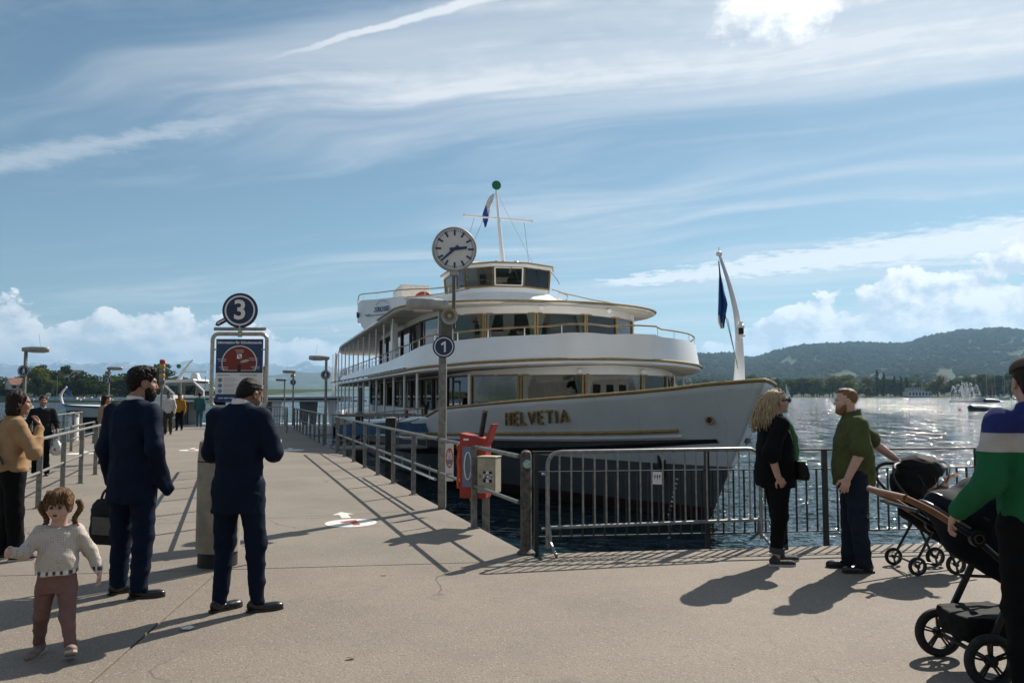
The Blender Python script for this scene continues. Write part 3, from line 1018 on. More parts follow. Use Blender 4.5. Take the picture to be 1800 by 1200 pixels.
def name_on_bow(side):
    x = 0.0; word = 'HELVETIA'; wid = {'H': .6, 'E': .5, 'L': .5, 'V': .66, 'T': .62, 'I': .05, 'A': .66}
    total = sum(wid[c] for c in word) + .42 * (len(word) - 1)
    for c in word:
        b = MB()
        for st in GL[c]:
            pts = []
            for (gx, gy) in st:
                q = (x + gx) / total                              # 0..1 along the word
                if side > 0: q = 1 - q
                s = 6.06 + (4.02 - 6.06) * q + (1 - gy) * (.26 - .08 * q)
                h = .325 + (.280 - .325) * q
                z = (.845 + (.99 - .845) * q) + gy * h
                pts.append(SP(side * (hull_w(s, z) + .062), s, z))
            fine = []
            for a, d in zip(pts, pts[1:]):
                fine += [a.lerp(d, k / 4) for k in range(4)]
            fine.append(pts[-1])
            b.tube(fine, 0.033, 8)
        o = b.build('letter', M_GOLD, hull, smooth=True, xf=SH)
        x += wid[c] + .42


name_on_bow(-1); name_on_bow(1)
for side in (-1, 1):
    p = SP(side * (hull_w(1.12, 1.10) + .02), 1.12, 1.10); d = Vector((side * .82, -.55, .12)).normalized()
    MB().lathe([(.085, 0), (.10, .02), (.095, .045), (.065, .05), (.05, .02), (.045, -.03)], 16, p, d.to_track_quat('Z', 'Y').to_matrix()).build('hawse_ring', M_GOLD, hull, smooth=True, xf=SH)
    MB().lathe([(.05, .0), (.048, .03)], 14, p, d.to_track_quat('Z', 'Y').to_matrix()).build('hawse_hole', M_RUBBER, hull, xf=SH)
# anchor housed on the near bow, low down
sA, zA = 2.55, 0.10
wA = hull_w(sA, zA)
an = MB(); q = Vector((-1, -.28, -.25)).normalized()
o0 = SP(-wA - .10, sA, zA)
an.tube([o0 + Vector((0, 0, .42)), o0 + Vector((.06, .02, -.25))], .04, 8)
an.tube([o0 + Vector((-.02, -.30, .06)), o0 + Vector((.05, -.17, -.26)), o0 + Vector((.06, 0, -.34)), o0 + Vector((.05, .17, -.26)), o0 + Vector((-.02, .30, .06))], [.02, .06, .075, .06, .02], 8)
an.box(o0 + Vector((.0, -.27, .02)), (.05, .10, .16)); an.box(o0 + Vector((.0, .27, .02)), (.05, .10, .16))
an.build('anchor', M_RUBBER, hull, smooth=True, xf=SH)
for k in range(9):
    z = -.25 - k * .11
    sA = stem(z) + .9; MB().box(SP(-hull_w(sA, z) - .004, sA, z), (.012, .06, .035), rz=.5).build('draught_mark', M_GOLD if False else M_WHITE, hull, xf=SH)

# decks inside the hull
fd = [SP(-max(.02, hull_w(s, .86) - .05), s, 0) for s in (.85, 1.2, 1.8, 2.6, 3.5, 5, 7, 9, 10.5)]
MB().prism([(p.x, p.y) for p in fd] + [(-p.x, p.y) for p in fd[::-1]], 0.86, 0.92).build('fore_deck', M_DECK, ship, xf=SH)
ad = [SP(-hull_w(s, -.12) + .06, s, 0) for s in (10.5, 13, 20, 30, 41, 46, 50, 51.3)]
MB().prism([(p.x, p.y) for p in ad] + [(-p.x, p.y) for p in ad[::-1]], -0.12, -0.06).build('main_deck', M_DECK, ship, xf=SH)


# ---------------------------------------------------------------- plan outlines
def outline(apex, Lf, W, aft, n=14, p=0.9, taper=0.86, rnd=2.0):
    """half plan from the centre of the front, round to the left side, aft to the stern centre: (r, s)"""
    out = []
    for i in range(n + 1):
        a = PI / 2 * i / n
        out.append((-W * math.sin(a) ** p, apex + Lf * (1 - math.cos(a)) ** 1.0))
    s = apex + Lf; k = 14
    for i in range(1, k + 1):
        q = s + (aft - rnd - s) * i / k
        out.append((-W * (1 - (1 - taper) * max(0, (q - 38) / (aft - rnd - 38)) ** 1.5), q))
    w = -out[-1][0]
    for i in range(1, 6):
        a = PI / 2 * i / 5
        out.append((-(w - rnd * .8 + rnd * .8 * math.cos(a)), aft - rnd + rnd * math.sin(a)))
    return out


def full(path): return path + [(-r, s) for r, s in path[::-1]]


def inset(path, d):
    """shrink a half outline towards the centre line"""
    P = [Vector(p) for p in path]; out = []
    for i, p in enumerate(P):
        t = P[min(i + 1, len(P) - 1)] - P[max(i - 1, 0)]
        t.normalize(); nrm = Vector((-t.y, t.x))
        if i == 0: nrm = Vector((0, 1))
        if nrm.x < 0 and abs(nrm.x) > .3: nrm = -nrm
        out.append((p.x + nrm.x * d if i else 0.0, p.y + nrm.y * d))
    return out


UD = outline(7.35, 5.6, 5.12, 50.2)            # upper deck
RF = outline(11.35, 4.2, 5.12, 49.0)            # roof
Z_UD, Z_RF = 2.44, 4.80


def sh(s): return interp(s, [(7.2, .21), (8.5, .14), (10, .07), (13, .0), (50, -.06)])   # the upper deck rises towards the bow


def sheered(b):
    b.v = [(v[0], v[1], v[2] + sh(v[1])) for v in b.v]
    return b


def plate(name, path, z0, z1, m, parent, bevel=0.012, bent=False):
    b = MB().prism(full(path), z0, z1)
    return (sheered(b) if bent else b).build(name, m, parent, xf=SH, bevel=bevel)


def edge_tube(name, path, z, r, m, parent, both=True, flat=1.0, bent=False):
    pts = [SP(a, b, z(b) if callable(z) else z) for a, b in path]
    pts = pts[::-1] + [SP(-p.x, p.y, p.z) for p in pts[1:]] if both else pts
    b = MB().tube(pts, r, 8, flat=flat)
    return (sheered(b) if bent else b).build(name, m, parent, smooth=True, xf=SH)


upper = plate('upper_deck', UD, Z_UD - .10, Z_UD, M_WHITE, ship, bent=True)
plate('ceiling', inset(UD, .10), Z_UD - .135, Z_UD - .102, M_CEIL, upper, bent=True)
edge_tube('gold_edge', [(r * 1.006, s) for r, s in UD[:19]], Z_UD + .02, 0.042, M_GOLD, upper, bent=True)
roof = plate('roof', RF, Z_RF - .09, Z_RF, M_WHITE, ship)
plate('ceiling', inset(RF, .10), Z_RF - .13, Z_RF - .092, M_CEIL, roof)
edge_tube('gold_edge', [(r * 1.006, s) for r, s in RF[:17]], Z_RF - .01, 0.040, M_GOLD, roof)
for k in range(12):                                                    # lines of ceiling panels under the roof overhang
    s = 15 + k * 2.6
    for side in (-1, 1):
        MB().box(SP(side * 4.35, s, Z_RF - .134), (1.25, .02, .008)).build('ceiling_joint', M_BROWN, roof, xf=SH)
        MB().box(SP(side * 4.35, s, Z_UD - .139), (1.25, .02, .008)).build('ceiling_joint', M_BROWN, upper, xf=SH)


# bulwark round the upper deck: a leaning white band with a gold rail on white stanchions
def bulwark_top(s): return interp(s, [(7, 3.20), (11, 3.20), (13, 3.08), (18, 2.96), (26, 2.92), (50, 2.82)])


bp = [p for p in UD if p[1] < 47]
bi = inset(bp, .16); bo = inset(bp, .03)
for side in (-1, 1):
    b = MB()
    a0 = [SP(-side * r, s, Z_UD + (.03 if s < 12.6 else .12)) for r, s in bo]
    a1 = [SP(-side * r, s, bulwark_top(s)) for r, s in bi]
    b.grid([a0, a1, [p + Vector((side * -.05, .03, 0)) for p in a1], [p + Vector((side * -.05, .03, 0)) for p in a0]])
    sheered(b).build('bulwark', M_WHITE, upper, smooth=True, xf=SH, angle=50)
rail_h = lambda s: bulwark_top(s) + interp(s, [(7, .24), (12, .26), (16, .36), (47, .44)])
edge_tube('deck_rail', inset(bp, .20), rail_h, 0.024, M_GOLD, upper, bent=True)
edge_tube('deck_rail', [p for p in inset(bp, .20) if p[1] > 14], lambda s: bulwark_top(s) + .2, 0.014, M_WHITE, upper, both=False, bent=True)


def resample(path, step, start=0.0):
    P = [Vector(p) for p in path]; out = []; acc = -start
    for a, b in zip(P, P[1:]):
        L = (b - a).length
        while acc + L >= step:
            f = (step - acc) / L; a = a.lerp(b, f); L = (b - a).length; acc = 0; out.append(tuple(a))
        acc += L
    return out


for r, s in resample(inset(bp, .20), 1.15, .55):
    for side in (-1, 1):
        sheered(MB().tube([SP(-side * r, s, bulwark_top(s) - .02), SP(-side * r, s, rail_h(s))], 0.016, 6)).build('rail_stanchion', M_WHITE, upper, smooth=True, xf=SH)
for k in range(16):                                                    # aft, the bulwark gives way to a barred rail
    s = 31 + k * 1.0
    r = 4.9
    for side in (-1,):
        sheered(MB().tube([SP(side * r, s, bulwark_top(s) - .02), SP(side * r, s, rail_h(s))], 0.012, 6)).build('rail_bar', M_WHITE, upper, xf=SH)
# dark drainage slots under the side bulwark
for k in range(34):
    s = 13.2 + k * 1.0
    MB().box(SP(-5.095, s, Z_UD + .075), (.03, .55 + .3 * ((k * 7) % 3) / 3, .055)).build('scupper', M_RUBBER, upper, xf=SH)
MB().box(SP(-5.06, 39.5, 2.68), (.03, .7, .22)).build('access_hatch', M_STEEL, upper, xf=SH, bevel=.01)


# ---------------------------------------------------------------- saloons
def saloon(name, corner_s, half, apex, aft, z_floor, zw0, zw1, z_top, side_breaks, front_n, ratios):
    """glazed house: curved front of several windows between gold mullions and straight sides"""
    front = []
    N_ = 24
    for i in range(N_ + 1):
        u = -1 + 2 * i / N_
        front.append((half * u, apex + (corner_s - apex) * abs(u) ** 2.0))
    FP = [Vector(p) for p in front]
    cum = [0]
    for a, b in zip(FP, FP[1:]): cum.append(cum[-1] + (b - a).length)

    def at(f):
        d = f * cum[-1]
        for i in range(N_):
            if cum[i + 1] >= d - 1e-9:
                return FP[i].lerp(FP[i + 1], (d - cum[i]) / (cum[i + 1] - cum[i]))
        return FP[-1]
    sides = [(-half - .25 * min(1, (s - corner_s) / 2.5), s) for s in side_breaks]
    root = MB()
    ring = [tuple(p) for p in front]
    left = [(front[0][0], front[0][1])] + sides
    loop = [(r, s) for r, s in left[::-1]] + ring[1:-1] + [(-r, s) for r, s in left]
    for z0, z1 in ((z_floor, zw0), (zw1, z_top)):
        up = (lambda s: sh(s) if name == 'lower' and z1 == z_top else 0.0)
        root.grid([[SP(r, s, z0) for r, s in loop], [SP(r, s, z1 + up(s)) for r, s in loop], [SP(r * .985, s + .04, z1 + up(s)) for r, s in loop], [SP(r * .985, s + .04, z0) for r, s in loop], [SP(r, s, z0) for r, s in loop]])
    wall = root.build('saloon_wall', M_WHITE, ship, xf=SH)
    end_s = side_breaks[-1]
    MB().box(SP(0, end_s, (z_floor + z_top) / 2), (2 * half + .48, .06, z_top - z_floor - .01)).build('aft_bulkhead', M_INT, wall, xf=SH)
    MB().box(SP(0, (corner_s + 1 + end_s) / 2 + 2.5, (z_floor + z_top) / 2), (1.7, end_s - corner_s - 7, z_top - z_floor - .02)).build('stair_core', M_INT, wall, xf=SH)
    for k in range(6):                                                 # furniture inside: rows of tables with chairs
        for rr in (-2.2, 2.2):
            s = corner_s + 1.4 + k * 2.4
            t = MB(); t.box(SP(rr, s, z_floor + .72), (1.3, .75, .04)); t.tube([SP(rr, s, z_floor), SP(rr, s, z_floor + .7)], .05, 8)
            t.build('saloon_table', M_CURT, wall, xf=SH)
            for dy in (-.65, .65):
                c = MB(); c.box(SP(rr, s + dy, z_floor + .45), (1.1, .4, .08)); c.box(SP(rr, s + dy * 1.35, z_floor + .75), (1.1, .05, .5))
                c.build('saloon_bench', M_BLUE, wall, xf=SH)

    def pane(a, b, frame_m, curtain, gold=True):
        a, b = Vector(a), Vector(b); d = (b - a); L = d.length; d.normalize(); nrm = Vector((d.y, -d.x))
        A = lambda u, z, o=0: SP(a.x + d.x * u + nrm.x * o, a.y + d.y * u + nrm.y * o, z)
        m = MB(); m.prism([(0.02, zw0 + .01), (L - .02, zw0 + .01), (L - .02, zw1 - .01), (.02, zw1 - .01)], -.006, .006, lambda x, y, h: A(x, y, h - .012))
        w = m.build('window', M_GLASS, ship, xf=SH)
        f = MB(); t = .052 if gold else .085
        f.beam(A(0, zw0, .012), A(0, zw1, .012), t, .06, (d.x, d.y, 0)); f.beam(A(L, zw0, .012), A(L, zw1, .012), t, .06, (d.x, d.y, 0))
        f.beam(A(t / 2, zw0, .014), A(L - t / 2, zw0, .014), .055, .05); f.beam(A(t / 2, zw1, .014), A(L - t / 2, zw1, .014), .055, .045)
        f.build('window_frame', frame_m, w, xf=SH)
        if curtain:
            for e in (0, 1):
                if (curtain == 1 and e) or (curtain == 2 and not e): continue
                rows = []
                for j in range(7):
                    z = zw1 - .02 - (zw1 - zw0 - .04) * j / 6
                    wdt = (.30 - .15 * math.sin(PI * min(1, j / 6 * 1.25) * .8)) * min(1, L / 1.2)
                    row = []
                    for i in range(13):
                        u = .03 + wdt * i / 12
                        if e: u = L - u
                        row.append(A(u, z, -.065 + .028 * math.sin(i * 2.1)))
                    rows.append(row)
                MB().grid(rows).build('curtain', M_CURT, w, smooth=True, xf=SH, angle=180)

    fr = [0]
    tot = sum(ratios)
    for q in ratios: fr.append(fr[-1] + q / tot)
    for i in range(len(ratios)):
        a, b = at(fr[i] + .004), at(fr[i + 1] - .004)
        pane(a, b, M_GOLD, 3)
    for side in (-1, 1):
        for (r0, s0), (r1, s1) in zip(left, left[1:]):
            a, b = ((side * -r0, s0 + .04), (side * -r1, s1 - .04))
            if side == -1: a, b = (r0, s0 + .04), (r1, s1 - .04)
            if side == 1: a, b = (-r0, s0 + .04), (-r1, s1 - .04)
            if side == -1: pane(b, a, M_BROWN, 0, False)
            else: pane(a, b, M_BROWN, 0, False)
    for c in (-1, 1):                                                  # white corner posts
        p = FP[0] if c < 0 else FP[-1]
        MB().tube([SP(p.x * 1.008, p.y + .02, z_floor), SP(p.x * 1.008, p.y + .02, z_top)], .062, 10).build('corner_post', M_WHITE, wall, smooth=True, xf=SH)
    return wall


low_w = saloon('lower', 10.25, 3.5, 7.6, 40, .70, 1.10, 2.23, Z_UD - .13, [12.6, 14.9, 17.2, 19.5, 21.8, 24.1, 26.4, 28.7, 31.0, 33.3], 5, [1.0, 1.05, 1.1, 1.0, .75])
up_w = saloon('upper', 13.8, 3.72, 11.7, 36, Z_UD, 2.98, 4.42, Z_RF - .12, [16.2, 18.5, 20.8, 23.1, 25.4, 27.7], 5, [1.0, 1.02, 1.05, 1.0, .9])
# the gold lines over the window bands and small flood lamps on the white fascia
for s, r, z in ((8.40, -.9, 2.34), (8.55, 1.2, 2.34), (12.35, -.7, 4.60), (12.6, 1.9, 4.60)):
    p = SP(r, s - .75, z)
    b = MB(); b.box(p + Vector((0, .06, .02)), (.05, .14, .05)); b.lathe([(.04, -.05), (.075, 0), (.08, .10), (.06, .11)], 14, p, Vector((-.35, -1, -.35)).to_track_quat('Z', 'Y').to_matrix())
    b.build('flood_lamp', M_WHITE, ship, smooth=True, xf=SH)
MB().box(SP(-3.0, 10.6, 2.25), (.30, .12, .10)).build('ceiling_lamp', M_CURT, ship, xf=SH, bevel=.02)

# columns and rails along the sides
for side in (-1, 1):
    for k in range(15):
        s = 12.0 + k * 2.55
        MB().tube([SP(side * 4.86, s, -.06), SP(side * 4.86, s, Z_UD - .10)], .045, 8).build('deck_column', M_WHITE, ship, smooth=True, xf=SH)
        if k > 1: MB().tube([SP(side * 4.80, s + .8, Z_UD), SP(side * 4.80, s + .8, Z_RF - .09)], .035, 8).build('deck_column', M_WHITE, ship, smooth=True, xf=SH)
    b = MB(); b.prism([(18.9, Z_UD), (20.0, Z_UD), (20.25, Z_RF - .12), (19.55, Z_RF - .12)], side * 4.35, side * 4.55, lambda x, y, h: SP(h, x, y))
    b.build('broad_pillar', M_WHITE, ship, xf=SH, bevel=.02)
    b = MB(); b.beam(SP(side * 4.7, 47.8, Z_UD), SP(side * 4.7, 46.6, Z_RF - .1), .18, .10, (0, 1, 0)); b.build('raked_pillar', M_WHITE, ship, xf=SH)
    b = MB(); b.beam(SP(side * 4.6, 50.0, -.06), SP(side * 4.6, 49.0, Z_UD - .1), .18, .10, (0, 1, 0)); b.build('raked_pillar', M_WHITE, ship, xf=SH)
    path = [SP(side * (hull_w(s, zg(s)) - .04), s, zg(s) + .27) for s in (11.0, 13, 16, 19, 22, 25, 27)]
    path = [path[0] + Vector((0, -.05, -.27))] + path
    MB().tube(path, .028, 8).build('side_rail', M_GOLD, ship, smooth=True, xf=SH)
    for k in range(7):
        s = 12.2 + k * 2.3
        MB().tube([SP(side * (hull_w(s, zg(s)) - .04), s, zg(s) - .05), SP(side * (hull_w(s, zg(s)) - .04), s, zg(s) + .27)], .016, 6).build('side_rail_post', M_WHITE, ship, smooth=True, xf=SH)
MB().box(SP(-4.55, 31.5, 1.0), (.06, 1.5, 2.1)).build('entrance_door', M_RUBBER, ship, xf=SH)
for k, (s, h) in enumerate(((11.3, .36), (11.55, .36))):
    MB().tube([SP(-4.72, s, .78), SP(-4.72, s, .97 + h)], [.07, .09], 12).build('mooring_bollard', M_RUBBER, ship, smooth=True, xf=SH)
MB().box(SP(-4.6, 15.6, .95), (.12, .12, .35)).build('fire_extinguisher', M_RED, ship, xf=SH, bevel=.03)

# ---------------------------------------------------------------- bridge
bf = [(-2.05, 18.4), (-1.92, 17.55), (-.98, 16.68), (.25, 16.5), (1.48, 17.05), (1.88, 18.1), (1.9, 20.6), (-2.05, 20.6)]


def scale_plan(p, k, dy=0): return [(r * k, (s - 18.5) * k + 18.5 + dy) for r, s in p]


b = MB(); lower = [(-4.6, 19.0), (-3.2, 16.4), (-1.0, 15.3), (1.0, 15.3), (3.0, 16.2), (4.0, 17.9), (3.2, 20.8), (-3.2, 20.8)]
b.grid([[SP(r, s, Z_RF - .02) for r, s in lower], [SP(r * .72, (s - 18.5) * .84 + 18.5, Z_RF + .42) for r, s in lower], [SP(r * 1.02, s, 5.76) for r, s in bf], [SP(r * 1.0, s, 5.95) for r, s in bf]], closed=True)
bridge = b.build('bridge_house', M_WHITE, ship, smooth=True, xf=SH, angle=40)
MB().prism(scale_plan(bf, .98), 5.86, 5.92).build('bridge_floor', M_INT, bridge, xf=SH)
bt = scale_plan(bf, 1.03)


def bpane(i, j, frame_m, inner=None):
    a, c = Vector(bf[i]), Vector(bf[j])
    lo, hi = 5.97, 6.76
    A = [SP(a.x, a.y, lo), SP(c.x, c.y, lo), SP(c.x * 1.03, (c.y - 18.5) * 1.03 + 18.5, hi), SP(a.x * 1.03, (a.y - 18.5) * 1.03 + 18.5, hi)]
    w = MB().add(A, [(0, 1, 2, 3)]).build('bridge_window', M_GLASS, bridge, xf=SH, solid=.012)
    f = MB()
    for k in range(4): f.beam(A[k], A[(k + 1) % 4], .075, .06)
    f.build('window_frame', frame_m, w, xf=SH)
    if inner:
        C = sum(A, Vector()) / 4; f = MB(); Q = [p.lerp(C, .12) + Vector((0, -.03, 0)) for p in A]
        for k in range(4): f.beam(Q[k], Q[(k + 1) % 4], .05, .04)
        f.build('opening_sash', M_WHITE, w, xf=SH)
    wp = MB(); m_ = (A[2] + A[3]) / 2 + Vector((0, -.06, .06)); wp.tube([m_, m_ + Vector((.28, -.02, -.32)), m_ + Vector((.42, 0, -.55))], .012, 5)
    if i < 5: wp.build('wiper', M_RUBBER, w, xf=SH)


for i in range(8):
    if i == 6: continue
    if i in (1, 2, 3): bpane(i, i + 1, M_GOLD, inner=(i == 2))
    else: bpane(i, (i + 1) % 8, M_WHITE if i == 0 else M_GOLD)
MB().prism([bf[6], bf[7], (-2.0, 20.5), (1.85, 20.5)], 5.93, 6.75).build('bridge_back_wall', M_WHITE, bridge, xf=SH)
MB().box(SP(0, 17.7, 6.04), (2.6, .5, .25)).build('bridge_console', M_INT, bridge, xf=SH)
br = MB().prism(scale_plan(bf, 1.09), 6.76, 6.90).build('bridge_roof', M_WHITE, bridge, xf=SH, bevel=.03)
pts = [SP(r, s, 6.905) for r, s in scale_plan(bf, 1.10)]
MB().tube(pts, .035, 8, closed=True).build('gold_edge', M_GOLD, br, smooth=True, xf=SH)
# things on the bridge roof
MB().box(SP(1.35, 18.4, 6.99), (.5, .4, .16)).build('roof_locker', M_WHITE, br, xf=SH, bevel=.03)
MB().lathe([(.0, 0), (.22, .0), (.22, .06), (.17, .20), (.06, .28), (.0, .29)], 18, SP(-.55, 17.7, 6.90)).build('signal_dome', M_GREEN, br, smooth=True, xf=SH)
b = MB(); b.box(SP(-1.7, 18.6, 7.06), (.34, .34, .34)); b.box(SP(-1.55, 18.55, 7.275), (1.3, .14, .09), rz=.25); b.build('radar_scanner', M_WHITE, br, xf=SH, bevel=.02)
b = MB(); b.tube([SP(.55, 18.7, 6.88), SP(.55, 18.7, 7.14)], .04, 8); b.lathe([(.0, -.14), (.13, -.12), (.15, .10), (.13, .12), (0, .1)], 14, SP(.55, 18.62, 7.22), Vector((0, -1, 0)).to_track_quat('Z', 'Y').to_matrix())
b.build('searchlight', M_CHROME, br, smooth=True, xf=SH)
mast = MB().tube([SP(.20, 19.2, 6.8), SP(.16, 19.5, 8.3), SP(.08, 20.0, 10.75)], [.115, .09, .05], 12).build('mast', M_WHITE, bridge, smooth=True, xf=SH)
MB().beam(SP(.20, 19.55, 6.8), SP(.19, 19.15, 7.4), .10, .3, (0, 1, 0)).build('mast_foot', M_GREEN, mast, xf=SH)
b = MB(); b.tube([SP(-1.44, 19.72, 9.46), SP(1.66, 19.72, 9.40)], [.045, .045], 8)
for x in (-1.44, 1.66): b.lathe([(0, -.06), (.06, -.05), (.06, .05), (0, .06)], 8, SP(x, 19.72, 9.43 - .02 * x))
b.build('yardarm', M_WHITE, mast, smooth=True, xf=SH)
MB().lathe([(0, -.05), (.20, -.045), (.215, 0), (.20, .045), (0, .05)], 20, SP(.08, 19.95, 10.98), Matrix.Rotation(PI / 2, 3, 'X') ).build('signal_disc', M_GREEN, mast, smooth=True, xf=SH)
for a, c in (((.08, 20, 10.7), (2.6, 20.4, 6.4)), ((.08, 20, 10.7), (-1.6, 20.4, 6.8)), ((-.97, 19.72, 9.44), (-1.7, 20.3, 6.8)), ((1.3, 19.72, 9.4), (1.8, 20.3, 6.85))):
    MB().tube([SP(*a), SP(*c)], .009, 5).build('stay_wire', M_STEEL, mast, xf=SH)
# pennant on the halyard: white with blue
b = MB(); rows = []
for i in range(12):
    u = i / 11; c = SP(-.12 - .42 * u ** .8, 19.85, 10.5 - 1.35 * u); w = .30 * math.sin(PI * (.12 + .80 * u)) + .03
    if u > .68: c = c + Vector((.25 * (u - .68), 0, -.55 * (u - .68)))
    rows.append([c + Vector((w * (k / 5 - .5), .10 * math.sin(k * 1.7 + i), .10 * (k / 5))) for k in range(6)])
b.grid(rows)
fm = bpy.data.materials.new('pennant_cloth'); fm.use_nodes = True
t_ = NT(fm.node_tree); x_, y_, z_ = t_.xyz(t_.coord('Generated'))
t_.link(t_.mix((x_ * .8 + z_ * .55).step(.62, .63), (0.03, .10, .38), (.78, .78, .78)), fm.node_tree.nodes['Principled BSDF'].inputs['Base Color'])
b.build('pennant', fm, mast, smooth=True, xf=SH, solid=.004, angle=180)

# bridge wings: a curved white screen sweeping back to each side, with the line's lettering
wing = [(-2.0, 18.0), (-2.6, 18.6), (-3.4, 20.0), (-4.25, 22.0), (-4.85, 23.8), (-5.25, 25.2), (-5.35, 26.0)]
WP = smooth_curve([(r, s, 0) for r, s in wing], 4)
for side in (-1, 1):
    n_ = len(WP) - 1
    zt = lambda i: interp(i / n_, [(0, 5.82), (.22, 5.80), (.5, 6.02), (.85, 6.22), (.95, 6.16), (1, 5.95)])
    zb = lambda i: interp(i / n_, [(0, Z_RF), (.80, Z_RF), (.87, 5.18), (1, 5.22)])
    A0 = [SP(-side * p.x, p.y, zb(i)) for i, p in enumerate(WP)]; A1 = [SP(-side * p.x, p.y, zt(i)) for i, p in enumerate(WP)]
    b = MB(); off = Vector((side * -.07, .05, 0))
    b.grid([A0, A1, [p + off for p in A1], [p + off for p in A0], A0])
    e = len(WP) - 1; T, B_ = A1[e], A0[e]; inn = Vector((-side * 2.0, .55, 0))
    b.add([B_, T, T + inn, B_ + inn], [(0, 1, 2, 3)])
    k0 = int(n_ * .86)
    b.add([A0[k0], B_, B_ + inn, SP(-side * (WP[k0].x + 1.2), WP[k0].y + 1, 5.2)], [(0, 1, 2, 3)])
    wg = b.build('bridge_wing', M_WHITE, bridge, smooth=True, xf=SH, angle=40)
    b = MB(); g0 = A0[e] + (A1[e] - A0[e]) * .30 + Vector((side * .015, -.30, 0)); b.box(g0 + Vector((side * .01, .06, .10)), (.06, .62, .24), rz=.16 * side); b.build('side_light', M_GREEN if side < 0 else M_RED, wg, xf=SH)
    rl = [SP(-side * p.x, p.y, zt(i) + .30 - (.15 if i > n_ - 2 else 0)) for i, p in enumerate(WP)]
    MB().tube(rl + [rl[-1] + Vector((-side * .6, .1, -.03))], .024, 8).build('wing_rail', M_GOLD, wg, smooth=True, xf=SH)
    for i in range(3, n_ + 1, 4):
        MB().tube([A1[i], rl[i]], .014, 6).build('rail_stanchion', M_WHITE, wg, xf=SH)
    MB().tube([SP(side * 1.9, 16.9, 5.86), SP(side * 3.2, 16.5, 5.55), SP(side * 4.45, 16.3, 5.36), SP(side * 4.55, 16.6, 5.30)], .022, 8).build('roof_rail', M_GOLD, roof, smooth=True, xf=SH)
    for r in (2.6, 3.4, 4.2):
        MB().tube([SP(side * r, 16.55, Z_RF), SP(side * r, 16.5, 5.72 - .15 * (r - 2))], .014, 6).build('rail_stanchion', M_WHITE, roof, xf=SH)
    if side > 0: continue
    i0, i1 = int(n_ * .46), int(n_ * .74)
    P0, P1 = SH @ A0[i1].lerp(A1[i1], .5), SH @ A0[i0].lerp(A1[i0], .5)
    xd = (P1 - P0); mid = P0.lerp(P1, .5); nrm = Vector((xd.y, -xd.x, 0)).normalized()
    F_ = frame_matrix(mid + nrm * .10 + Vector((0, 0, .12)), xd)
    lettering('ZÜRICHSEE', .30, F_, M_BLUE, 'lettering', wg, depth=.004, bold=.006, shear=.25)
    b = MB()
    for (x0, x1, y) in ((-1.75, -1.15, -.18), (-1.6, 1.65, -.235), (1.15, 1.75, -.12)):
        b.add([F_ @ Vector(p) for p in ((x0, y - .016, 0), (x1, y - .016, 0), (x1, y + .016, 0), (x0, y + .016, 0))], [(0, 1, 2, 3)])
    b.tube([F_ @ Vector((x * .11 - .55, .24 + .17 * math.sin(PI * x / 11.), 0)) for x in range(12)], .010, 5)
    b.build('lettering_wave', M_BLUE, wg, solid=.003)

# on the roof deck: vents, lifebuoy, green hatch domes, boxes
MB().prism([(23.5, 4.8), (26.0, 4.8), (26.0, 6.82), (23.5, 6.86)], -3.6, -2.2, lambda x, y, h: SP(h, x, y)).build('funnel_casing', mat('funnel_cream', (.62, .60, .54), .5, var=.1), roof, xf=SH, bevel=.06)
for p, m_ in ((SP(.55, 13.0, 4.80), M_GREEN), (SP(3.5, 15.2, 4.82), M_GREEN)):
    MB().lathe([(.38, 0), (.42, .06), (.36, .16), (.15, .20), (0, .21)], 20, p).build('hatch_dome', m_, roof, smooth=True, xf=SH)
b = MB(); R_ = Matrix.Rotation(PI / 2, 3, 'X')
ring = [SP(-3.05, 20.6, 5.72) + R_ @ Vector((.36 * math.cos(a * PI / 12), .36 * math.sin(a * PI / 12), 0)) for a in range(24)]
b.tube(ring, .09, 8, closed=True); b.build('lifebuoy', M_RED, roof, smooth=True, xf=SH)
MB().box(SP(4.0, 17.4, 5.12), (1.5, .8, .62)).build('deck_box', M_STEEL, roof, xf=SH, bevel=.03)
for s in (44, 45.2):
    b = MB(); b.box(SP(-4.4, s, Z_UD + .45), (.45, .45, .05)); b.box(SP(-4.2, s, Z_UD + .7), (.05, .45, .5)); b.build('deck_chair', M_RED, upper, xf=SH)

# ---------------------------------------------------------------- jackstaff, flag and lantern at the bow
def sx(px, py, Y): return px_at(px, py, Y)


YJ = 17.15
staff = MB().tube(smooth_curve([sx(1299, 682, YJ), sx(1300, 640, YJ), sx(1299, 590, YJ), sx(1293, 545, YJ), sx(1281, 497, YJ), sx(1265, 449, YJ)], 5),
                  [.145 - .115 * min(1, (i / 25) ** .6) for i in range(26)], 14).build('jackstaff', M_WHITE, ship, smooth=True)
p = sx(1264, 446, YJ); MB().lathe([(.03, -.05), (.062, -.04), (.065, .03), (.03, .05), (.012, .06), (.010, .14)], 12, p).build('staff_head', M_WHITE, staff, smooth=True)
b = MB(); rows = []
for j in range(15):
    v = j / 14; y = 459 + 118 * v
    xl = interp(v, [(0, 1262.5), (.2, 1264), (.55, 1263), (.9, 1262), (1, 1267)]); xr = interp(v, [(0, 1264), (.15, 1266), (.4, 1272), (.65, 1279), (.8, 1276), (1, 1273)])
    rows.append([sx(xl + (xr - xl) * k / 7, y, YJ - .05 + .07 * math.sin(k * 1.9 + v * 3)) for k in range(8)])
b.grid(rows)
fl = bpy.data.materials.new('flag_cloth'); fl.use_nodes = True
t_ = NT(fl.node_tree); x_, y_, z_ = t_.xyz(t_.coord('Generated'))
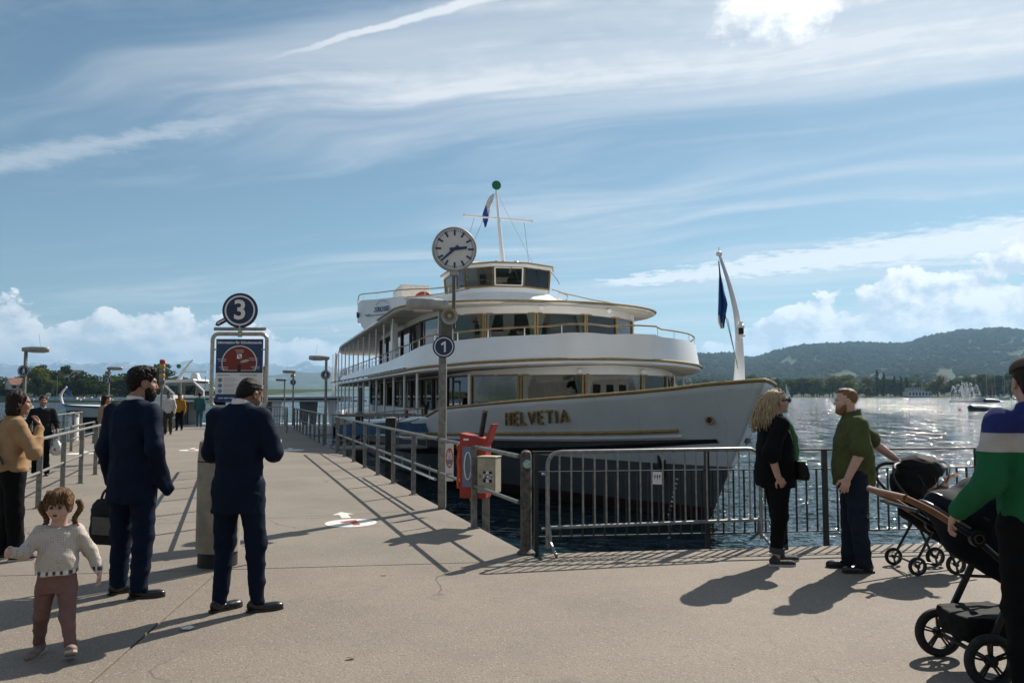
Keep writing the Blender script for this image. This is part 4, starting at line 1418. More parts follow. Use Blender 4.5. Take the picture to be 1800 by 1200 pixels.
t_.link(t_.mix((z_ * 1.4 + x_ * .55).step(.30, .31), (.72, .73, .75), (0.014, .085, .29)), fl.node_tree.nodes['Principled BSDF'].inputs['Base Color'])
fl.node_tree.nodes['Principled BSDF'].inputs['Roughness'].default_value = .8
b.build('flag', fl, staff, smooth=True, solid=.004, angle=180)
for q in ((1273, 545, 1296, 640), (1279, 560, 1297, 648)):
    MB().tube([sx(q[0], q[1], YJ - .02), sx(q[2], q[3], YJ - .15)], .008, 5).build('halyard', M_STEEL, staff)
p = sx(1303, 590, YJ - .2)
MB().lathe([(.085, -.02), (.085, .02), (.06, .03)], 12, p).build('lantern_base', M_WHITE, staff, smooth=True)
MB().lathe([(.06, .17), (.085, .18), (.07, .23), (.04, .25), (.04, .30), (.0, .31)], 12, p).build('lantern_cap', M_WHITE, staff, smooth=True)
MB().lathe([(.055, .03), (.055, .17)], 12, p).build('lantern_lens', M_RUBBER, staff, smooth=True)


# ================================================================ furniture of pier and quay
M_NAVY = mat('sign_navy', (0.012, 0.030, 0.085), 0.45, var=0.10, vscale=5)
M_SIGNW = mat('sign_white', (0.78, 0.78, 0.76), 0.5, var=0.06, vscale=6)
M_GALV = mat('rail_steel', (0.225, 0.225, 0.205), 0.50, 0.55, var=0.30, vscale=14, bump=0.15)
M_GALV2 = mat('barrier_zinc', (0.26, 0.272, 0.264), 0.42, 0.70, var=0.28, vscale=16, bump=0.12)
M_IRON = mat('fence_dark_paint', (0.014, 0.015, 0.016), 0.45, var=0.3, vscale=9)
M_POST = mat('weathered_post', (0.095, 0.085, 0.070), 0.75, 0.2, var=0.5, vscale=18, bump=0.6, bscale=40)
M_LAMP = mat('lamp_housing', (0.36, 0.36, 0.34), 0.5, 0.2, var=0.2, vscale=5)
M_CONC = mat('cast_concrete', (0.29, 0.26, 0.205), 0.85, var=0.25, vscale=5, bump=0.6, bscale=50)
M_WOOD = mat('dark_timber', (0.030, 0.024, 0.020), 0.8, var=0.5, vscale=12, bump=0.7, bscale=25)
M_BEIGE = mat('beige_enamel', (0.42, 0.375, 0.27), 0.55, var=0.16, vscale=7, bump=0.1)
M_CABR = mat('cabinet_red', (0.36, 0.030, 0.020), 0.42, var=0.18, vscale=5)
M_ORANGE = mat('orange_strap', (0.50, 0.13, 0.028), 0.7, var=0.2)
M_BLACK = mat('flat_black', (0.012, 0.012, 0.013), 0.6, var=0.2)
M_PAINT = mat('road_paint', (0.66, 0.64, 0.60), 0.7, var=0.22, vscale=12, bump=0.3)
M_PAINTR = mat('road_paint_red', (0.42, 0.075, 0.050), 0.7, var=0.25, vscale=14)


def railing(name, label, run, z=0.0, posts=(), rails=(1.0, 0.52), group=None, lower=None, ends=None, up=1.0, r=0.024):
    """run: function t -> Vector on the ground; posts: list of t"""
    t0, t1 = ends or (posts[0], posts[-1])
    root = thing(name, run(t0), label, 'railing', group)
    d = (run(t1) - run(t0)).normalized()
    for i, zr in enumerate(rails):
        MB().tube([run(t0) + Vector((0, 0, zr)), run(t1) + Vector((0, 0, zr))], r if i == 0 else r * .85, 10).build('rail', M_GALV, root, smooth=True)
    for t in posts:
        p = run(t)
        b = MB(); b.beam(p + Vector((0, 0, .0)), p + Vector((0, 0, rails[0] - r * .5)), .075, .032, d); b.box(p + Vector((0, 0, .006)), (.13, .10, .012), rz=PIER_A)
        b.build('post', M_GALV, root, bevel=.004)
    if lower:
        a, c, zr = lower
        MB().tube([run(a) + Vector((0, 0, zr)), run(c) + Vector((0, 0, zr))], .021, 10).build('pipe', M_CHROME, root, smooth=True)
        for q in (.08, .52, .9):
            p = run(a + (c - a) * q)
            MB().tube([p + Vector((0, 0, zr - .04)), p + Vector((0, 0, rails[1] + .05))], .010, 6).build('pipe_clamp', M_GALV, root)
    return root


R1 = lambda t: pier(t, -.07)
railing('pier_railing', 'grey steel railing between the thick end post and the pier lamp post', R1, posts=[1.72], ends=(0.08, 3.42))
railing('pier_railing', 'grey steel railing on the ship side beyond the near lamp post, with bright lower pipe', R1, posts=[5.2, 6.95, 8.6, 10.3, 12.0, 13.7, 15.3], ends=(3.55, 15.4), lower=(3.7, 8.4, .40))
railing('pier_railing', 'far grey railing on the ship side past the gangway', R1, posts=[18.8, 20.2, 21.8, 23.4, 25, 26.6, 28.2, 29.8, 31.4], ends=(18.7, 31.5))
R2 = lambda t: pier(t, -3.02)
railing('pier_railing', 'middle railing running away behind the concrete pillar', R2, posts=[1.3, 2.95, 4.6, 6.25, 7.9, 9.55, 11.2], ends=(1.2, 11.3))
R3 = lambda t: pier(t, -5.55)
railing('pier_railing', 'near left railing in front of the smiling person with the bag', R3, posts=[.25, 1.95, 3.72, 5.45, 7.2, 8.9, 10.6, 12.3], ends=(.2, 12.4))
railing('pier_railing', 'left railing farther out, beside the person in the white shirt', R3, posts=[21.5, 23.1, 24.7, 26.3], ends=(21.4, 26.4))
railing('pier_railing', 'far left railing beside the walker in teal', R3, posts=[28.5, 30, 31.4, 32.8, 34.2, 35.4], ends=(28.4, 35.5))
R4 = lambda t: pier(t, -8.12)
railing('pier_railing', 'railing on the water side of the left lane, before the white bollard', R4, posts=[12.6, 14.3, 16, 17.3], ends=(12.5, 17.4))
railing('pier_railing', 'railing on the left water side behind the white bollards', R4, posts=[18.6, 20.2, 21.9, 23.6, 25.2], ends=(18.5, 25.3))
railing('pier_railing', 'short low railing at the landing stage opening', lambda t: pier(t, -7.3), posts=[18.4, 20.4, 22.4], ends=(18.3, 22.5), rails=(.72, .36))

# thick end post with cap and a faded round sticker
ep = thing('end_post', pier(0.0, -.02), 'thick weathered round post where railing and crowd barrier meet', 'post')
p = pier(0.0, -.02)
MB().lathe([(.058, 0), (.058, 1.02), (.05, 1.05), (.03, 1.065), (0, 1.07)], 16, p).build('shaft', M_POST, ep, smooth=True)
MB().lathe([(.095, 0), (.095, .02), (.06, .05)], 16, p).build('foot_collar', M_POST, ep, smooth=True)
MB().lathe([(0, 0), (.045, .0), (.045, .003), (0, .004)], 18, p + Vector((.012, -.060, .93)), Vector((.2, -1, 0)).to_track_quat('Z', 'Y').to_matrix()).build('round_sticker', mat('sticker_mint', (.33, .47, .44), .6, var=.3, vscale=30), ep)

# ---------------------------------------------------------------- crowd barrier
A = Vector((0.37, 8.38, 0)); B = Vector((2.76, 8.93, 0)); d = (B - A).normalized(); L = (B - A).length
cb = thing('crowd_barrier', A, 'galvanised crowd control barrier with upright bars in front of the bow', 'barrier')
W3 = lambda u, z, o=0: A + d * u + Vector((-d.y, d.x, 0)) * o + Vector((0, 0, z))
fr = smooth_curve([W3(0, .06), W3(0, .5), W3(0, .88)], 2)[:-1] + [W3(.0, .90), W3(.012, .965), W3(.05, 1.02), W3(.11, 1.045), W3(.16, 1.05)]
fr2 = [W3(L - (q - A).dot(d), q.z) for q in fr[::-1]]
MB().tube(fr + fr2, .021, 10).build('frame', M_GALV2, cb, smooth=True)
MB().tube([W3(0, .27), W3(L, .27)], .019, 10).build('lower_rail', M_GALV2, cb, smooth=True)
for k in range(18):
    u = .13 + (L - .26) * k / 17
    MB().tube([W3(u, .28), W3(u, 1.035)], .0095, 8).build('bar', M_GALV2, cb, smooth=True)
for u in (.02, L - .02):
    MB().tube([W3(u, .30, .0), W3(u, .12, .03), W3(u + .01, .02, .22)], .017, 8).build('foot', M_GALV2, cb, smooth=True)
    MB().tube([W3(u, .30, .0), W3(u, .12, -.03), W3(u + .01, .02, -.22)], .017, 8).build('foot', M_GALV2, cb, smooth=True)
for u, z in ((-.035, .82), (-.035, .26)):
    MB().tube([W3(u - .03, z), W3(u + .03, z)], .014, 8).build('hook', M_GALV2, cb)
for z in (.42, .26):
    MB().tube([W3(L, z), W3(L + .09, z), W3(L + .11, z - .06)], .008, 6).build('coupling_hook', M_GALV2, cb, smooth=True)
u = .13 + (L - .26) * 8.45 / 17
st = MB().prism([(u - .052, .69), (u + .052, .685), (u + .052, .82), (u - .052, .825)], -.014, -.011, lambda x, y, h: W3(x, y, h)).build('sticker', M_SIGNW, cb)
for k, (x, w, h) in enumerate(((-.028, .018, .045), (0, .018, .055), (.028, .018, .045))):
    MB().prism([(u + x - w / 2, .785), (u + x + w / 2, .785), (u + x, .785 - h)], -.0165, -.0145, lambda x, y, h: W3(x, y, h)).build('sticker_mark', M_NAVY, st)

# ---------------------------------------------------------------- quay fence of dark bars
FA = Vector((0.22, 8.66, 0)); FB = Vector((9.6, 9.80, 0)); d = (FB - FA).normalized(); FL = (FB - FA).length
W4 = lambda u, z: FA + d * u + Vector((0, 0, z))
fence = thing('quay_fence', FA, 'long dark painted bar fence along the quay edge', 'fence')
MB().beam(W4(0, 1.03), W4(FL, 1.03), .045, .018).build('handrail', M_IRON, fence)
MB().beam(W4(0, .815), W4(FL, .815), .035, .012).build('upper_bar_rail', M_IRON, fence)
MB().beam(W4(0, .125), W4(FL, .125), .035, .012).build('lower_bar_rail', M_IRON, fence)
posts_u = [0.04, 1.95, 3.33, 5.20, 7.05, 8.9]
for u in posts_u:
    MB().beam(W4(u, -.08), W4(u, 1.02), .055, .045, d).build('post', M_IRON, fence)
n = int(FL / .122); bar = None
for k in range(n):
    u = .06 + k * .122
    if min(abs(u - q) for q in posts_u) < .05: continue
    o = MB().beam(W4(u, .13), W4(u, .812), .016, .016, d).build('bar', M_IRON, fence) if bar is None else None
    if bar is None: bar = o; u_bar = u
    else:
        o = bar.copy(); COL.objects.link(o); o.location = Vector(bar.location) + d * (u - u_bar)


# ---------------------------------------------------------------- round number signs and lamp posts
def number_disc(parent, c, facing, rad_, text, M=None, thick=.02, size=None, mtl=None):
    f = Vector(facing).normalized(); X = Vector((0, 0, 1)).cross(f).normalized()
    F_ = frame_matrix(c, X)
    R3_ = F_.to_3x3()
    dsc = MB().lathe([(0, -thick), (rad_ * .99, -thick), (rad_, -thick * .7), (rad_, 0), (0, .0)], 36, c, R3_).build('sign_disc', M_NAVY, parent, smooth=True)
    b = MB(); r0, r1 = rad_ * .77, rad_ * .86; n_ = 40
    b.grid([disc_pts(Vector(c) + f * .003, r0, n_, R3_), disc_pts(Vector(c) + f * .003, r1, n_, R3_)], closed=True)
    b.build('sign_ring', M_SIGNW, dsc)
    if text == '1':                                                    # a plain upright one with a short flag
        MB().add([F_ @ Vector((rad_ * x, rad_ * y, .004)) for x, y in ((.02, -.48), (.19, -.48), (.19, .48), (.05, .48), (-.27, .25), (-.18, .10), (.02, .22))], [(0, 1, 6), (1, 2, 6), (2, 3, 6), (3, 4, 5, 6)]).build('sign_number', M_SIGNW, dsc)
    elif text:
        lettering(text, size or rad_ * 1.35, Matrix.Translation(f * .004) @ F_ @ Matrix.Translation((0, -rad_ * .02, 0)), M_SIGNW, 'sign_number', dsc, depth=.001, bold=rad_ * .035)
    else:                                                             # a white pictogram of a walking figure
        b = MB()
        for (x, y, r_) in ((.05, .38, .12),):
            b.add([F_ @ Vector((rad_ * (x + r_ * math.cos(a * PI / 6)), rad_ * (y + r_ * math.sin(a * PI / 6)), .004)) for a in range(12)], [tuple(range(12))])
        for poly in ([(-.10, .25), (.16, .22), (.12, -.10), (-.08, -.12)], [(-.08, -.10), (.06, -.12), (-.10, -.50), (-.22, -.46)], [(.02, -.10), (.13, -.10), (.26, -.44), (.14, -.48)], [(.12, .20), (.34, -.02), (.28, -.08), (.10, .10)], [(-.08, .22), (-.30, .02), (-.25, -.05), (-.06, .10)]):
            b.add([F_ @ Vector((rad_ * x, rad_ * y, .004)) for x, y in poly], [(0, 1, 2, 3)])
        b.build('sign_pictogram', M_SIGNW, dsc)
    return dsc


def lamp_head(parent, top, dirv, L=.55, h=.17, w=.26):
    d_ = Vector(dirv).normalized(); s_ = Vector((-d_.y, d_.x, 0)); secs = []
    for u, wh, hh in ((-.10, .30, .62), (.02, .62, .86), (.10, .75, .95), (.16, .95, 1.0), (.42, 1.0, 1.0), (.50, .93, .95), (.56, .70, .80), (.575, .4, .6)):
        c = top + d_ * (u * L / .55); ring = []
        for k in range(12):
            a = 2 * PI * k / 12
            ring.append(c + s_ * (math.copysign(abs(math.cos(a)) ** .6, math.cos(a)) * w / 2 * wh) + Vector((0, 0, math.copysign(abs(math.sin(a)) ** .6, math.sin(a)) * h / 2 * hh)))
        secs.append(ring)
    b = MB(); b.grid(secs, closed=True); b.add(secs[0], [tuple(range(12))]); b.add(secs[-1], [tuple(range(12))])
    hd = b.build('lamp_head', M_LAMP, parent, smooth=True, angle=50)
    c = top + d_ * (.30 * L / .55) + Vector((0, 0, -h * .5 + .004))
    MB().box(c, (L * .55, w * .72, .02), rz=math.atan2(d_.y, d_.x)).build('lamp_lens', mat('lamp_lens', (.55, .54, .48), .3), hd)
    return hd


def horn(parent, c, d_, s=1.0):
    M_ = Vector(d_).normalized().to_track_quat('Z', 'Y').to_matrix()
    hb_ = MB().lathe([(.04 * s, -.22 * s), (.055 * s, -.21 * s), (.06 * s, -.12 * s), (.085 * s, -.05 * s), (.125 * s, .02 * s), (.128 * s, .03 * s), (.118 * s, .02 * s), (.075 * s, -.05 * s), (.045 * s, -.10 * s), (.02 * s, -.11 * s)], 24, c, M_).build('loudspeaker_horn', mat('horn_cream', (.46, .43, .36), .5, var=.15), parent, smooth=True, angle=70)
    MB().lathe([(0, -.10 * s), (.030 * s, -.09 * s), (.036 * s, -.02 * s), (.02 * s, .0), (0, .002)], 14, c, M_).build('horn_core', mat('horn_cream', (.46, .43, .36)), hb_, smooth=True)


def lamp_post(loc, label, text, height, inward, w=.09, disc_r=.16, disc_z=2.30, horn_on=False, disc=True, group='pier lamp posts'):
    root = thing('lamp_post', loc, label, 'lamp post', group)
    loc = Vector(loc)
    b = MB(); b.beam(loc, loc + Vector((0, 0, height)), w, w * .72, (1, 0, 0)); b.build('pole', M_GALV, root, bevel=.008)
    MB().box(loc + Vector((0, 0, .012)), (w * 2.0, w * 1.8, .024), rz=PIER_A).build('base_plate', M_GALV, root)
    lamp_head(root, loc + Vector((0, 0, height + .02)), inward)
    MB().tube([loc + Vector((0, 0, height + .1)) + Vector(inward) * .35, loc + Vector((0, 0, height + .45)) + Vector(inward) * .30], .004, 5).build('bird_spike', M_STEEL, root)
    if disc: number_disc(root, loc + Vector((0, -w * .5 - .035, disc_z)), (0.05, -1, 0), disc_r, text)
    if horn_on: horn(root, loc + Vector((.0, -.15, height - .22)), (-.3, -1, -.2), .9)
    return root


IN_R, IN_L = -PN, PN
NL = px_ground(777, 893)
nl = thing('lamp_post', NL, 'nearest lamp post carrying station clock, loudspeaker and round number 1 sign', 'lamp post', 'pier lamp posts')
b = MB(); b.beam(NL, NL + Vector((0, 0, 2.50)), .155, .11, (1, 0, 0)); b.build('pole', M_GALV, nl, bevel=.012)
b = MB(); b.beam(NL + Vector((.06, .06, 2.38)), NL + Vector((.06, .06, 2.86)), .26, .16, (1, 0, 0)); b.build('junction_box', mat('box_dark_steel', (.12, .125, .115), .5, .4, var=.2), nl, bevel=.008)
b = MB(); b.beam(NL + Vector((-.03, 0, 2.5)), NL + Vector((-.03, 0, 2.92)), .07, .07, (1, 0, 0)); b.build('upper_pole', M_GALV, nl, bevel=.006)
lamp_head(nl, NL + Vector((-.02, -.02, 2.965)), Vector((-1, -.12, 0)), .50, .20, .34)
horn(nl, NL + Vector((.115, -.26, 2.78)), (.08, -1, -.16), .95)
MB().tube([NL + Vector((.02, -.05, 2.72)), NL + Vector((.06, -.12, 2.76)), NL + Vector((.1, -.12, 2.80))], .016, 6).build('horn_bracket', M_GALV, nl, smooth=True)
number_disc(nl, NL + Vector((.02, -.10, 2.345)), (.03, -1, 0), .162, '1')
# the clock on its own slim pole rising beside the lamp
CK = NL + Vector((.155, .05, 0)); cz = 3.805
b = MB(); b.beam(CK + Vector((0, 0, 2.62)), CK + Vector((0, 0, cz - .3)), .068, .05, (1, 0, 0)); b.build('clock_pole', mat('box_dark_steel', (.12, .125, .115)), nl, bevel=.006)
MB().box(CK + Vector((0, 0, cz - .345)), (.12, .10, .10)).build('clock_bracket', M_LAMP, nl, bevel=.01)
cn = Vector((.20, -1, -.035)).normalized(); CF = frame_matrix(CK + Vector((0, 0, cz)) + cn * .06, Vector((0, 0, 1)).cross(cn)); C3 = CF.to_3x3(); cc = Vector(CF.translation)
case = MB().lathe([(0, -.17), (.25, -.165), (.315, -.14), (.330, -.11), (.330, .004), (.322, .012), (.306, .006), (.304, -.004)], 48, cc, C3).build('clock_case', M_LAMP, nl, smooth=True, angle=40)
MB().lathe([(0, .0), (.305, .0), (.305, -.01)], 48, cc - cn * .004, C3).build('clock_face', mat('clock_face_white', (.70, .68, .66), .35, var=.03), case, smooth=True, angle=20)
M_TEAL = mat('clock_blue', (.008, .060, .115), .5)
for k in range(60):
    a = 2 * PI * k / 60; big = k % 5 == 0
    l0, l1, w = (.200, .288, .014) if big else (.262, .284, .0045)
    dr, tr = Vector((math.sin(a), math.cos(a), 0)), Vector((math.cos(a), -math.sin(a), 0))
    MB().add([CF @ (dr * q + tr * s_ * w + Vector((0, 0, h))) for h in (-.003, .0015) for q, s_ in ((l0, -1), (l0, 1), (l1, 1), (l1, -1))], [(3, 2, 1, 0), (4, 5, 6, 7), (0, 1, 5, 4), (1, 2, 6, 5), (2, 3, 7, 6), (3, 0, 4, 7)]).build('hour_mark' if big else 'minute_mark', M_TEAL, case)
for nm, ang, l0, l1, w0, w1, h in (('hour_hand', 82, -.075, .185, .024, .020, .006), ('minute_hand', 228, -.07, .275, .020, .013, .010)):
    a = rad(ang); dr, tr = Vector((math.sin(a), math.cos(a), 0)), Vector((math.cos(a), -math.sin(a), 0))
    MB().add([CF @ (dr * q + tr * s_ + Vector((0, 0, hh))) for hh in (h, h + .003) for q, s_ in ((l0, -w0), (l0, w0), (l1, w1), (l1, -w1))], [(3, 2, 1, 0), (4, 5, 6, 7), (0, 1, 5, 4), (1, 2, 6, 5), (2, 3, 7, 6), (3, 0, 4, 7)]).build(nm, M_TEAL, case)

lamp_post(pier(19.4, .05), 'lamp post with a pedestrian disc beside the ship\'s gangway', None, 2.85, IN_R, .10)
lamp_post(pier(36.3, .2), 'distant lamp post with a small number 1 disc near the pier end', '1', 2.85, IN_R, .10, horn_on=True)
lamp_post(pier(47, .4), 'distant lamp post without a disc beyond the pier end', None, 2.6, IN_R, .10, disc=False)
lamp_post(pier(17.5, -8.35), 'lamp post with a disc at the left side near the smiling person', None, 2.88, IN_L, .085)
lamp_post(pier(33.6, -8.35), 'lamp post with a number 2 disc on the left beyond the bearded suit wearer', '2', 2.85, IN_L, .10, horn_on=True)
lamp_post(pier(46, -8.1), 'distant left lamp post next to the rust coloured tree', None, 2.55, IN_L, .10, disc=False)

# ---------------------------------------------------------------- fixtures on the near railing
Fx = (pier(1, 0) - pier(0, 0)).normalized()
# no swimming plate
c = px_at(790, 812, 11.25)
FM = frame_matrix(c, Vector((1, .18, 0)))
ns = thing('warning_plate', Vector((c.x, c.y, c.z - .26)), 'white no swimming plate with red ring beside the lamp post', 'sign')
pl = MB().prism([(-.058, -.262), (.058, -.262), (.058, .262), (-.058, .262)], -.004, .004, lambda x, y, h: FM @ Vector((x, y, h))).build('plate', M_SIGNW, ns)
b = MB(); n_ = 32
b.grid([[FM @ Vector((.040 * math.cos(2 * PI * k / n_), .06 + .115 * math.sin(2 * PI * k / n_), .006)) for k in range(n_)], [FM @ Vector((.052 * math.cos(2 * PI * k / n_), .06 + .14 * math.sin(2 * PI * k / n_), .006)) for k in range(n_)]], closed=True)
b.build('red_ring', M_ORANGE, pl)
b = MB()
for (x0, y0, x1, y1) in ((-.028, .0, .028, .12), (-.028, .12, .028, .0)): b.beam(FM @ Vector((x0, y0, .006)), FM @ Vector((x1, y1, .006)), .010, .002)
b.add([FM @ Vector((.012 * math.cos(k * PI / 5), .15 + .022 * math.sin(k * PI / 5), .0065)) for k in range(10)], [tuple(range(10))])
b.build('pictogram', M_ORANGE, pl)
b = MB(); b.add([FM @ Vector(q) for q in ((-.033, -.03, .006), (.033, -.03, .006), (.036, .035, .006), (-.036, .035, .006))], [(0, 1, 2, 3)]); b.build('pictogram_water', mat('sign_greyblue', (.22, .25, .33), .6), pl)
for k, yy in enumerate((-.17, -.205)):
    b = MB()
    for j in range(5): b.add([FM @ Vector((-.036 + j * .015 + x, yy + y, .006)) for x, y in ((0, 0), (.010, 0), (.010, .018), (0, .018))], [(0, 1, 2, 3)])
    b.build('small_print', mat('print_grey', (.34, .33, .31), .6), pl)

# red rescue cabinet outside the rail
RC = px_at(836, 820, 10.15); rz = rad(-14)
rc = thing('rescue_cabinet', Vector((RC.x, RC.y, .36)), 'red lifebuoy cabinet with its lid open hung outside the railing', 'cabinet', rz=0)
Mx = Matrix.Translation(Vector((RC.x, RC.y, 0))) @ Matrix.Rotation(rz, 4, 'Z')
b = MB(); b.prism([(-.17, .36), (.17, .36), (.17, 1.10), (.16, 1.10), (-.17, 1.165)], -.13, .13, lambda x, y, h: Mx @ Vector((x, h, y)))
cab = b.build('cabinet_body', M_CABR, rc, bevel=.012)
b = MB(); b.prism([(-.13, .50), (.02, .50), (.02, 1.0), (-.13, 1.0)], -.142, -.131, lambda x, y, h: Mx @ Vector((x, h, y))); pn = b.build('instruction_panel', mat('panel_blue', (.16, .20, .28), .4, var=.15), rc)
b = MB(); b.tube([Mx @ Vector((-.055 + .045 * math.cos(a * PI / 10), -.150, .76 + .17 * math.sin(a * PI / 10))) for a in range(20)], .009, 6, closed=True); b.build('printed_lifebuoy', M_SIGNW, rc, smooth=True)
b = MB(); b.add([Mx @ Vector(q) for q in ((-.12, -.1345, 1.075), (-.05, -.1345, 1.075), (-.05, -.1345, 1.10), (-.12, -.1345, 1.10))], [(0, 1, 2, 3)]); b.build('number_label', M_SIGNW, rc)
b = MB(); b.prism([(.15, 1.06), (.235, 1.28), (.265, 1.28), (.19, 1.04)], -.13, .13, lambda x, y, h: Mx @ Vector((x, h, y))); b.build('open_lid', M_CABR, rc, bevel=.006)
MB().tube([Mx @ Vector(q) for q in ((-.06, -.05, .37), (-.05, -.06, .32), (.0, -.05, .31), (.02, -.05, .36))], .008, 6).build('yellow_line', mat('yellow_line', (.55, .40, .04), .6), rc, smooth=True)
b = MB(); b.beam(Mx @ Vector((.12, .05, -1.9)), Mx @ Vector((.12, .05, .40)), .09, .09, (1, 0, 0)); b.build('support_post', M_GALV, rc)
# dark rescue paddle standing in it
pd = thing('rescue_paddle', Mx @ Vector((.04, .02, 1.0)), 'dark wooden plank end sticking out of the red rescue cabinet', 'paddle')
b = MB(); b.beam(Mx @ Vector((-.01, .03, .72)), Mx @ Vector((.105, .06, 1.42)), .13, .05, (1, .2, 0)); pb = b.build('blade', M_WOOD, pd, bevel=.015)
b = MB(); b.beam(Mx @ Vector((.105, .06, 1.42)), Mx @ Vector((.110, .062, 1.445)), .12, .048, (1, .2, 0)); b.build('worn_end', mat('worn_wood', (.20, .13, .065), .8, var=.3), pd)
# orange straps over the rail
for k, (px, py0, py1) in enumerate(((806, 783, 858), (823, 786, 866))):
    a, c = px_at(px, py0, 10.55 - k * .2), px_at(px - 1, py1, 10.5 - k * .2)
    stp = thing('hanging_strap', c, ('long' if k else 'left-hand') + ' orange strap hanging from the railing ' + ('in front of the red cabinet' if k else 'left of the red cabinet'), 'strap', 'orange straps on the railing')
    b = MB(); b.grid([[a + (c - a) * (i / 10) + Vector((x + .006 * math.sin(i * 1.3 + k), .01 * math.sin(i * .9), 0)) for x in (-.017, .017)] for i in range(11)])
    b.build('strap', M_ORANGE, stp, solid=.004)
    MB().tube([a + Vector((-.018, .03 * math.sin(q * PI / 4), .03 * math.cos(q * PI / 4) - .02)) for q in range(8)], .008, 5, closed=True).build('loop', M_ORANGE, stp)
# beige electric box with stickers
BX = px_at(860, 831, 9.85)
bx = thing('electric_box', Vector((BX.x, BX.y, .44)), 'beige metal box with a black and white sticker on the railing', 'electric box')
Mb = Matrix.Translation(Vector((BX.x, BX.y, 0))) @ Matrix.Rotation(rad(-20), 4, 'Z')
z0, z1 = .455, .885
b = MB(); b.box((0, 0, (z0 + z1) / 2), (.235, .20, z1 - z0)); body = b.build('box_body', M_BEIGE, bx, bevel=.008, xf=Mb)
b = MB(); b.box((.012, -.104, (z0 + z1) / 2), (.195, .012, z1 - z0 - .03)); dr = b.build('box_door', M_BEIGE, bx, bevel=.004, xf=Mb)
b = MB(); b.box((-.075, -.112, .66), (.012, .006, .03)); b.build('lock', M_BLACK, bx, xf=Mb)
MB().box((0, 0, z1 + .006), (.25, .215, .014)).build('box_lid', M_BEIGE, bx, xf=Mb, bevel=.003)
for k in range(3):
    MB().box((-.018 + k * .038, -.1115, .655), (.038, .002, .135)).build('sticker_field', M_SIGNW if k == 1 else M_BLACK, dr, xf=Mb)
for k, ch in enumerate('FCZ'):
    lettering(ch, .078, Mb @ frame_matrix((-.018 + k * .038, -.1140, .655), (1, 0, 0)), M_BLACK if k == 1 else M_SIGNW, 'sticker_letter', dr, depth=.0006, bold=.0018)
for q in ((-.07, .80, .04, .02), (-.03, .83, .03, .05)):
    MB().box((q[0], -.1115, q[1]), (q[2], .002, q[3])).build('torn_sticker', mat('torn_paper', (.55, .54, .50), .8, var=.3, vscale=30), dr, xf=Mb)

# ---------------------------------------------------------------- information board with number 3 and its concrete pillar
PC = Vector((-2.86, 7.86, 0))
pil = thing('concrete_pillar', PC, 'round cast concrete pillar behind the right-hand suit wearer', 'pillar')
MB().lathe([(.185, 0), (.185, .14)], 28, PC).build('dark_plinth', M_BLACK, pil, smooth=True)
MB().lathe([(.205, .14), (.205, 1.02), (.205, 1.025), (.19, 1.19), (.12, 1.24), (0, 1.25)], 28, PC).build('shaft', M_CONC, pil, smooth=True)
MB().lathe([(.2065, 1.00), (.2065, 1.012)], 28, PC, cap=False).build('joint_line', M_GROOVE, pil, smooth=True)
BD = 7.95
bo_c = px_at(420.5, 651, BD)
bd = thing('information_board', Vector((bo_c.x, BD, 0)), 'framed information board for swimmers under the number 3 disc', 'sign')
FMb = frame_matrix(bo_c, Vector((1, .05, 0)), (0.018, 0, 1))
T = lambda x, y, h=0: FMb @ Vector((x, y, h))
W_, H_ = .268, .355
def rrect(w, h, r, n=5):
    out = []
    for cx, cy, a0 in ((w - r, h - r, 0), (-w + r, h - r, 90), (-w + r, -h + r, 180), (w - r, -h + r, 270)):
        for k in range(n + 1):
            a = rad(a0 + 90 * k / n); out.append((cx + r * math.cos(a), cy + r * math.sin(a)))
    return out
M_TUBE = mat('board_frame_steel', (.40, .39, .34), .35, .8, var=.2, vscale=10)
MB().tube([T(x, y) for x, y in rrect(W_, H_ + .01, .06)], .020, 10, closed=True).build('frame', M_TUBE, bd, smooth=True)
panel = MB().prism([(-W_ + .036, -H_ + .045), (W_ - .036, -H_ + .045), (W_ - .036, H_ - .04), (-W_ + .036, H_ - .04)], -.006, .0, T).build('panel', M_SIGNW, bd)
pw, pt, pb_ = W_ - .037, H_ - .041, -H_ + .046
quad = lambda x0, y0, x1, y1, h: [T(x0, y0, h), T(x1, y0, h), T(x1, y1, h), T(x0, y1, h)]
MB().add(quad(-pw, -.075 + .06, pw, pt, .0015), [(0, 1, 2, 3)]).build('blue_field', M_NAVY if False else mat('board_blue', (.012, .050, .145), .4, var=.06), panel)
MB().add(quad(-pw, pb_, pw, pb_ + .075, .0015), [(0, 1, 2, 3)]).build('blue_footer', mat('board_blue', (.012, .05, .145)), panel)
MB().add(quad(-pw, -.022, pw, -.013, .0022), [(0, 1, 2, 3)]).build('dark_band', M_BLACK, panel)
rc0, yc = .165, .075
arc = [(rc0 * math.cos(rad(-32 + 244 * k / 40)), yc + rc0 * math.sin(rad(-32 + 244 * k / 40))) for k in range(41)]
arc = [(x, y) for x, y in arc if y > -.012]
MB().add([T(x * 1.06, yc + (y - yc) * 1.06 if y > .0 else y, .0026) for x, y in arc], [tuple(range(len(arc)))]).build('white_arc', M_SIGNW, panel)
MB().add([T(x, y, .0034) for x, y in arc], [tuple(range(len(arc)))]).build('red_zone', mat('board_red', (.19, .024, .020), .45, var=.08), panel)
b = MB(); b.add(quad(-.018, -.012, .015, .058, .0042), [(0, 1, 2, 3)]); b.build('pier_mark', M_BLACK, panel)
b = MB(); b.add([T(.055 + .045 * math.cos(a * PI / 8) , .095 + .014 * math.sin(a * PI / 8) + .01 * math.cos(a * PI / 8), .0045) for a in range(16)], [tuple(range(16))]); b.build('boat_mark', mat('board_grey', (.45, .45, .44), .5), panel)
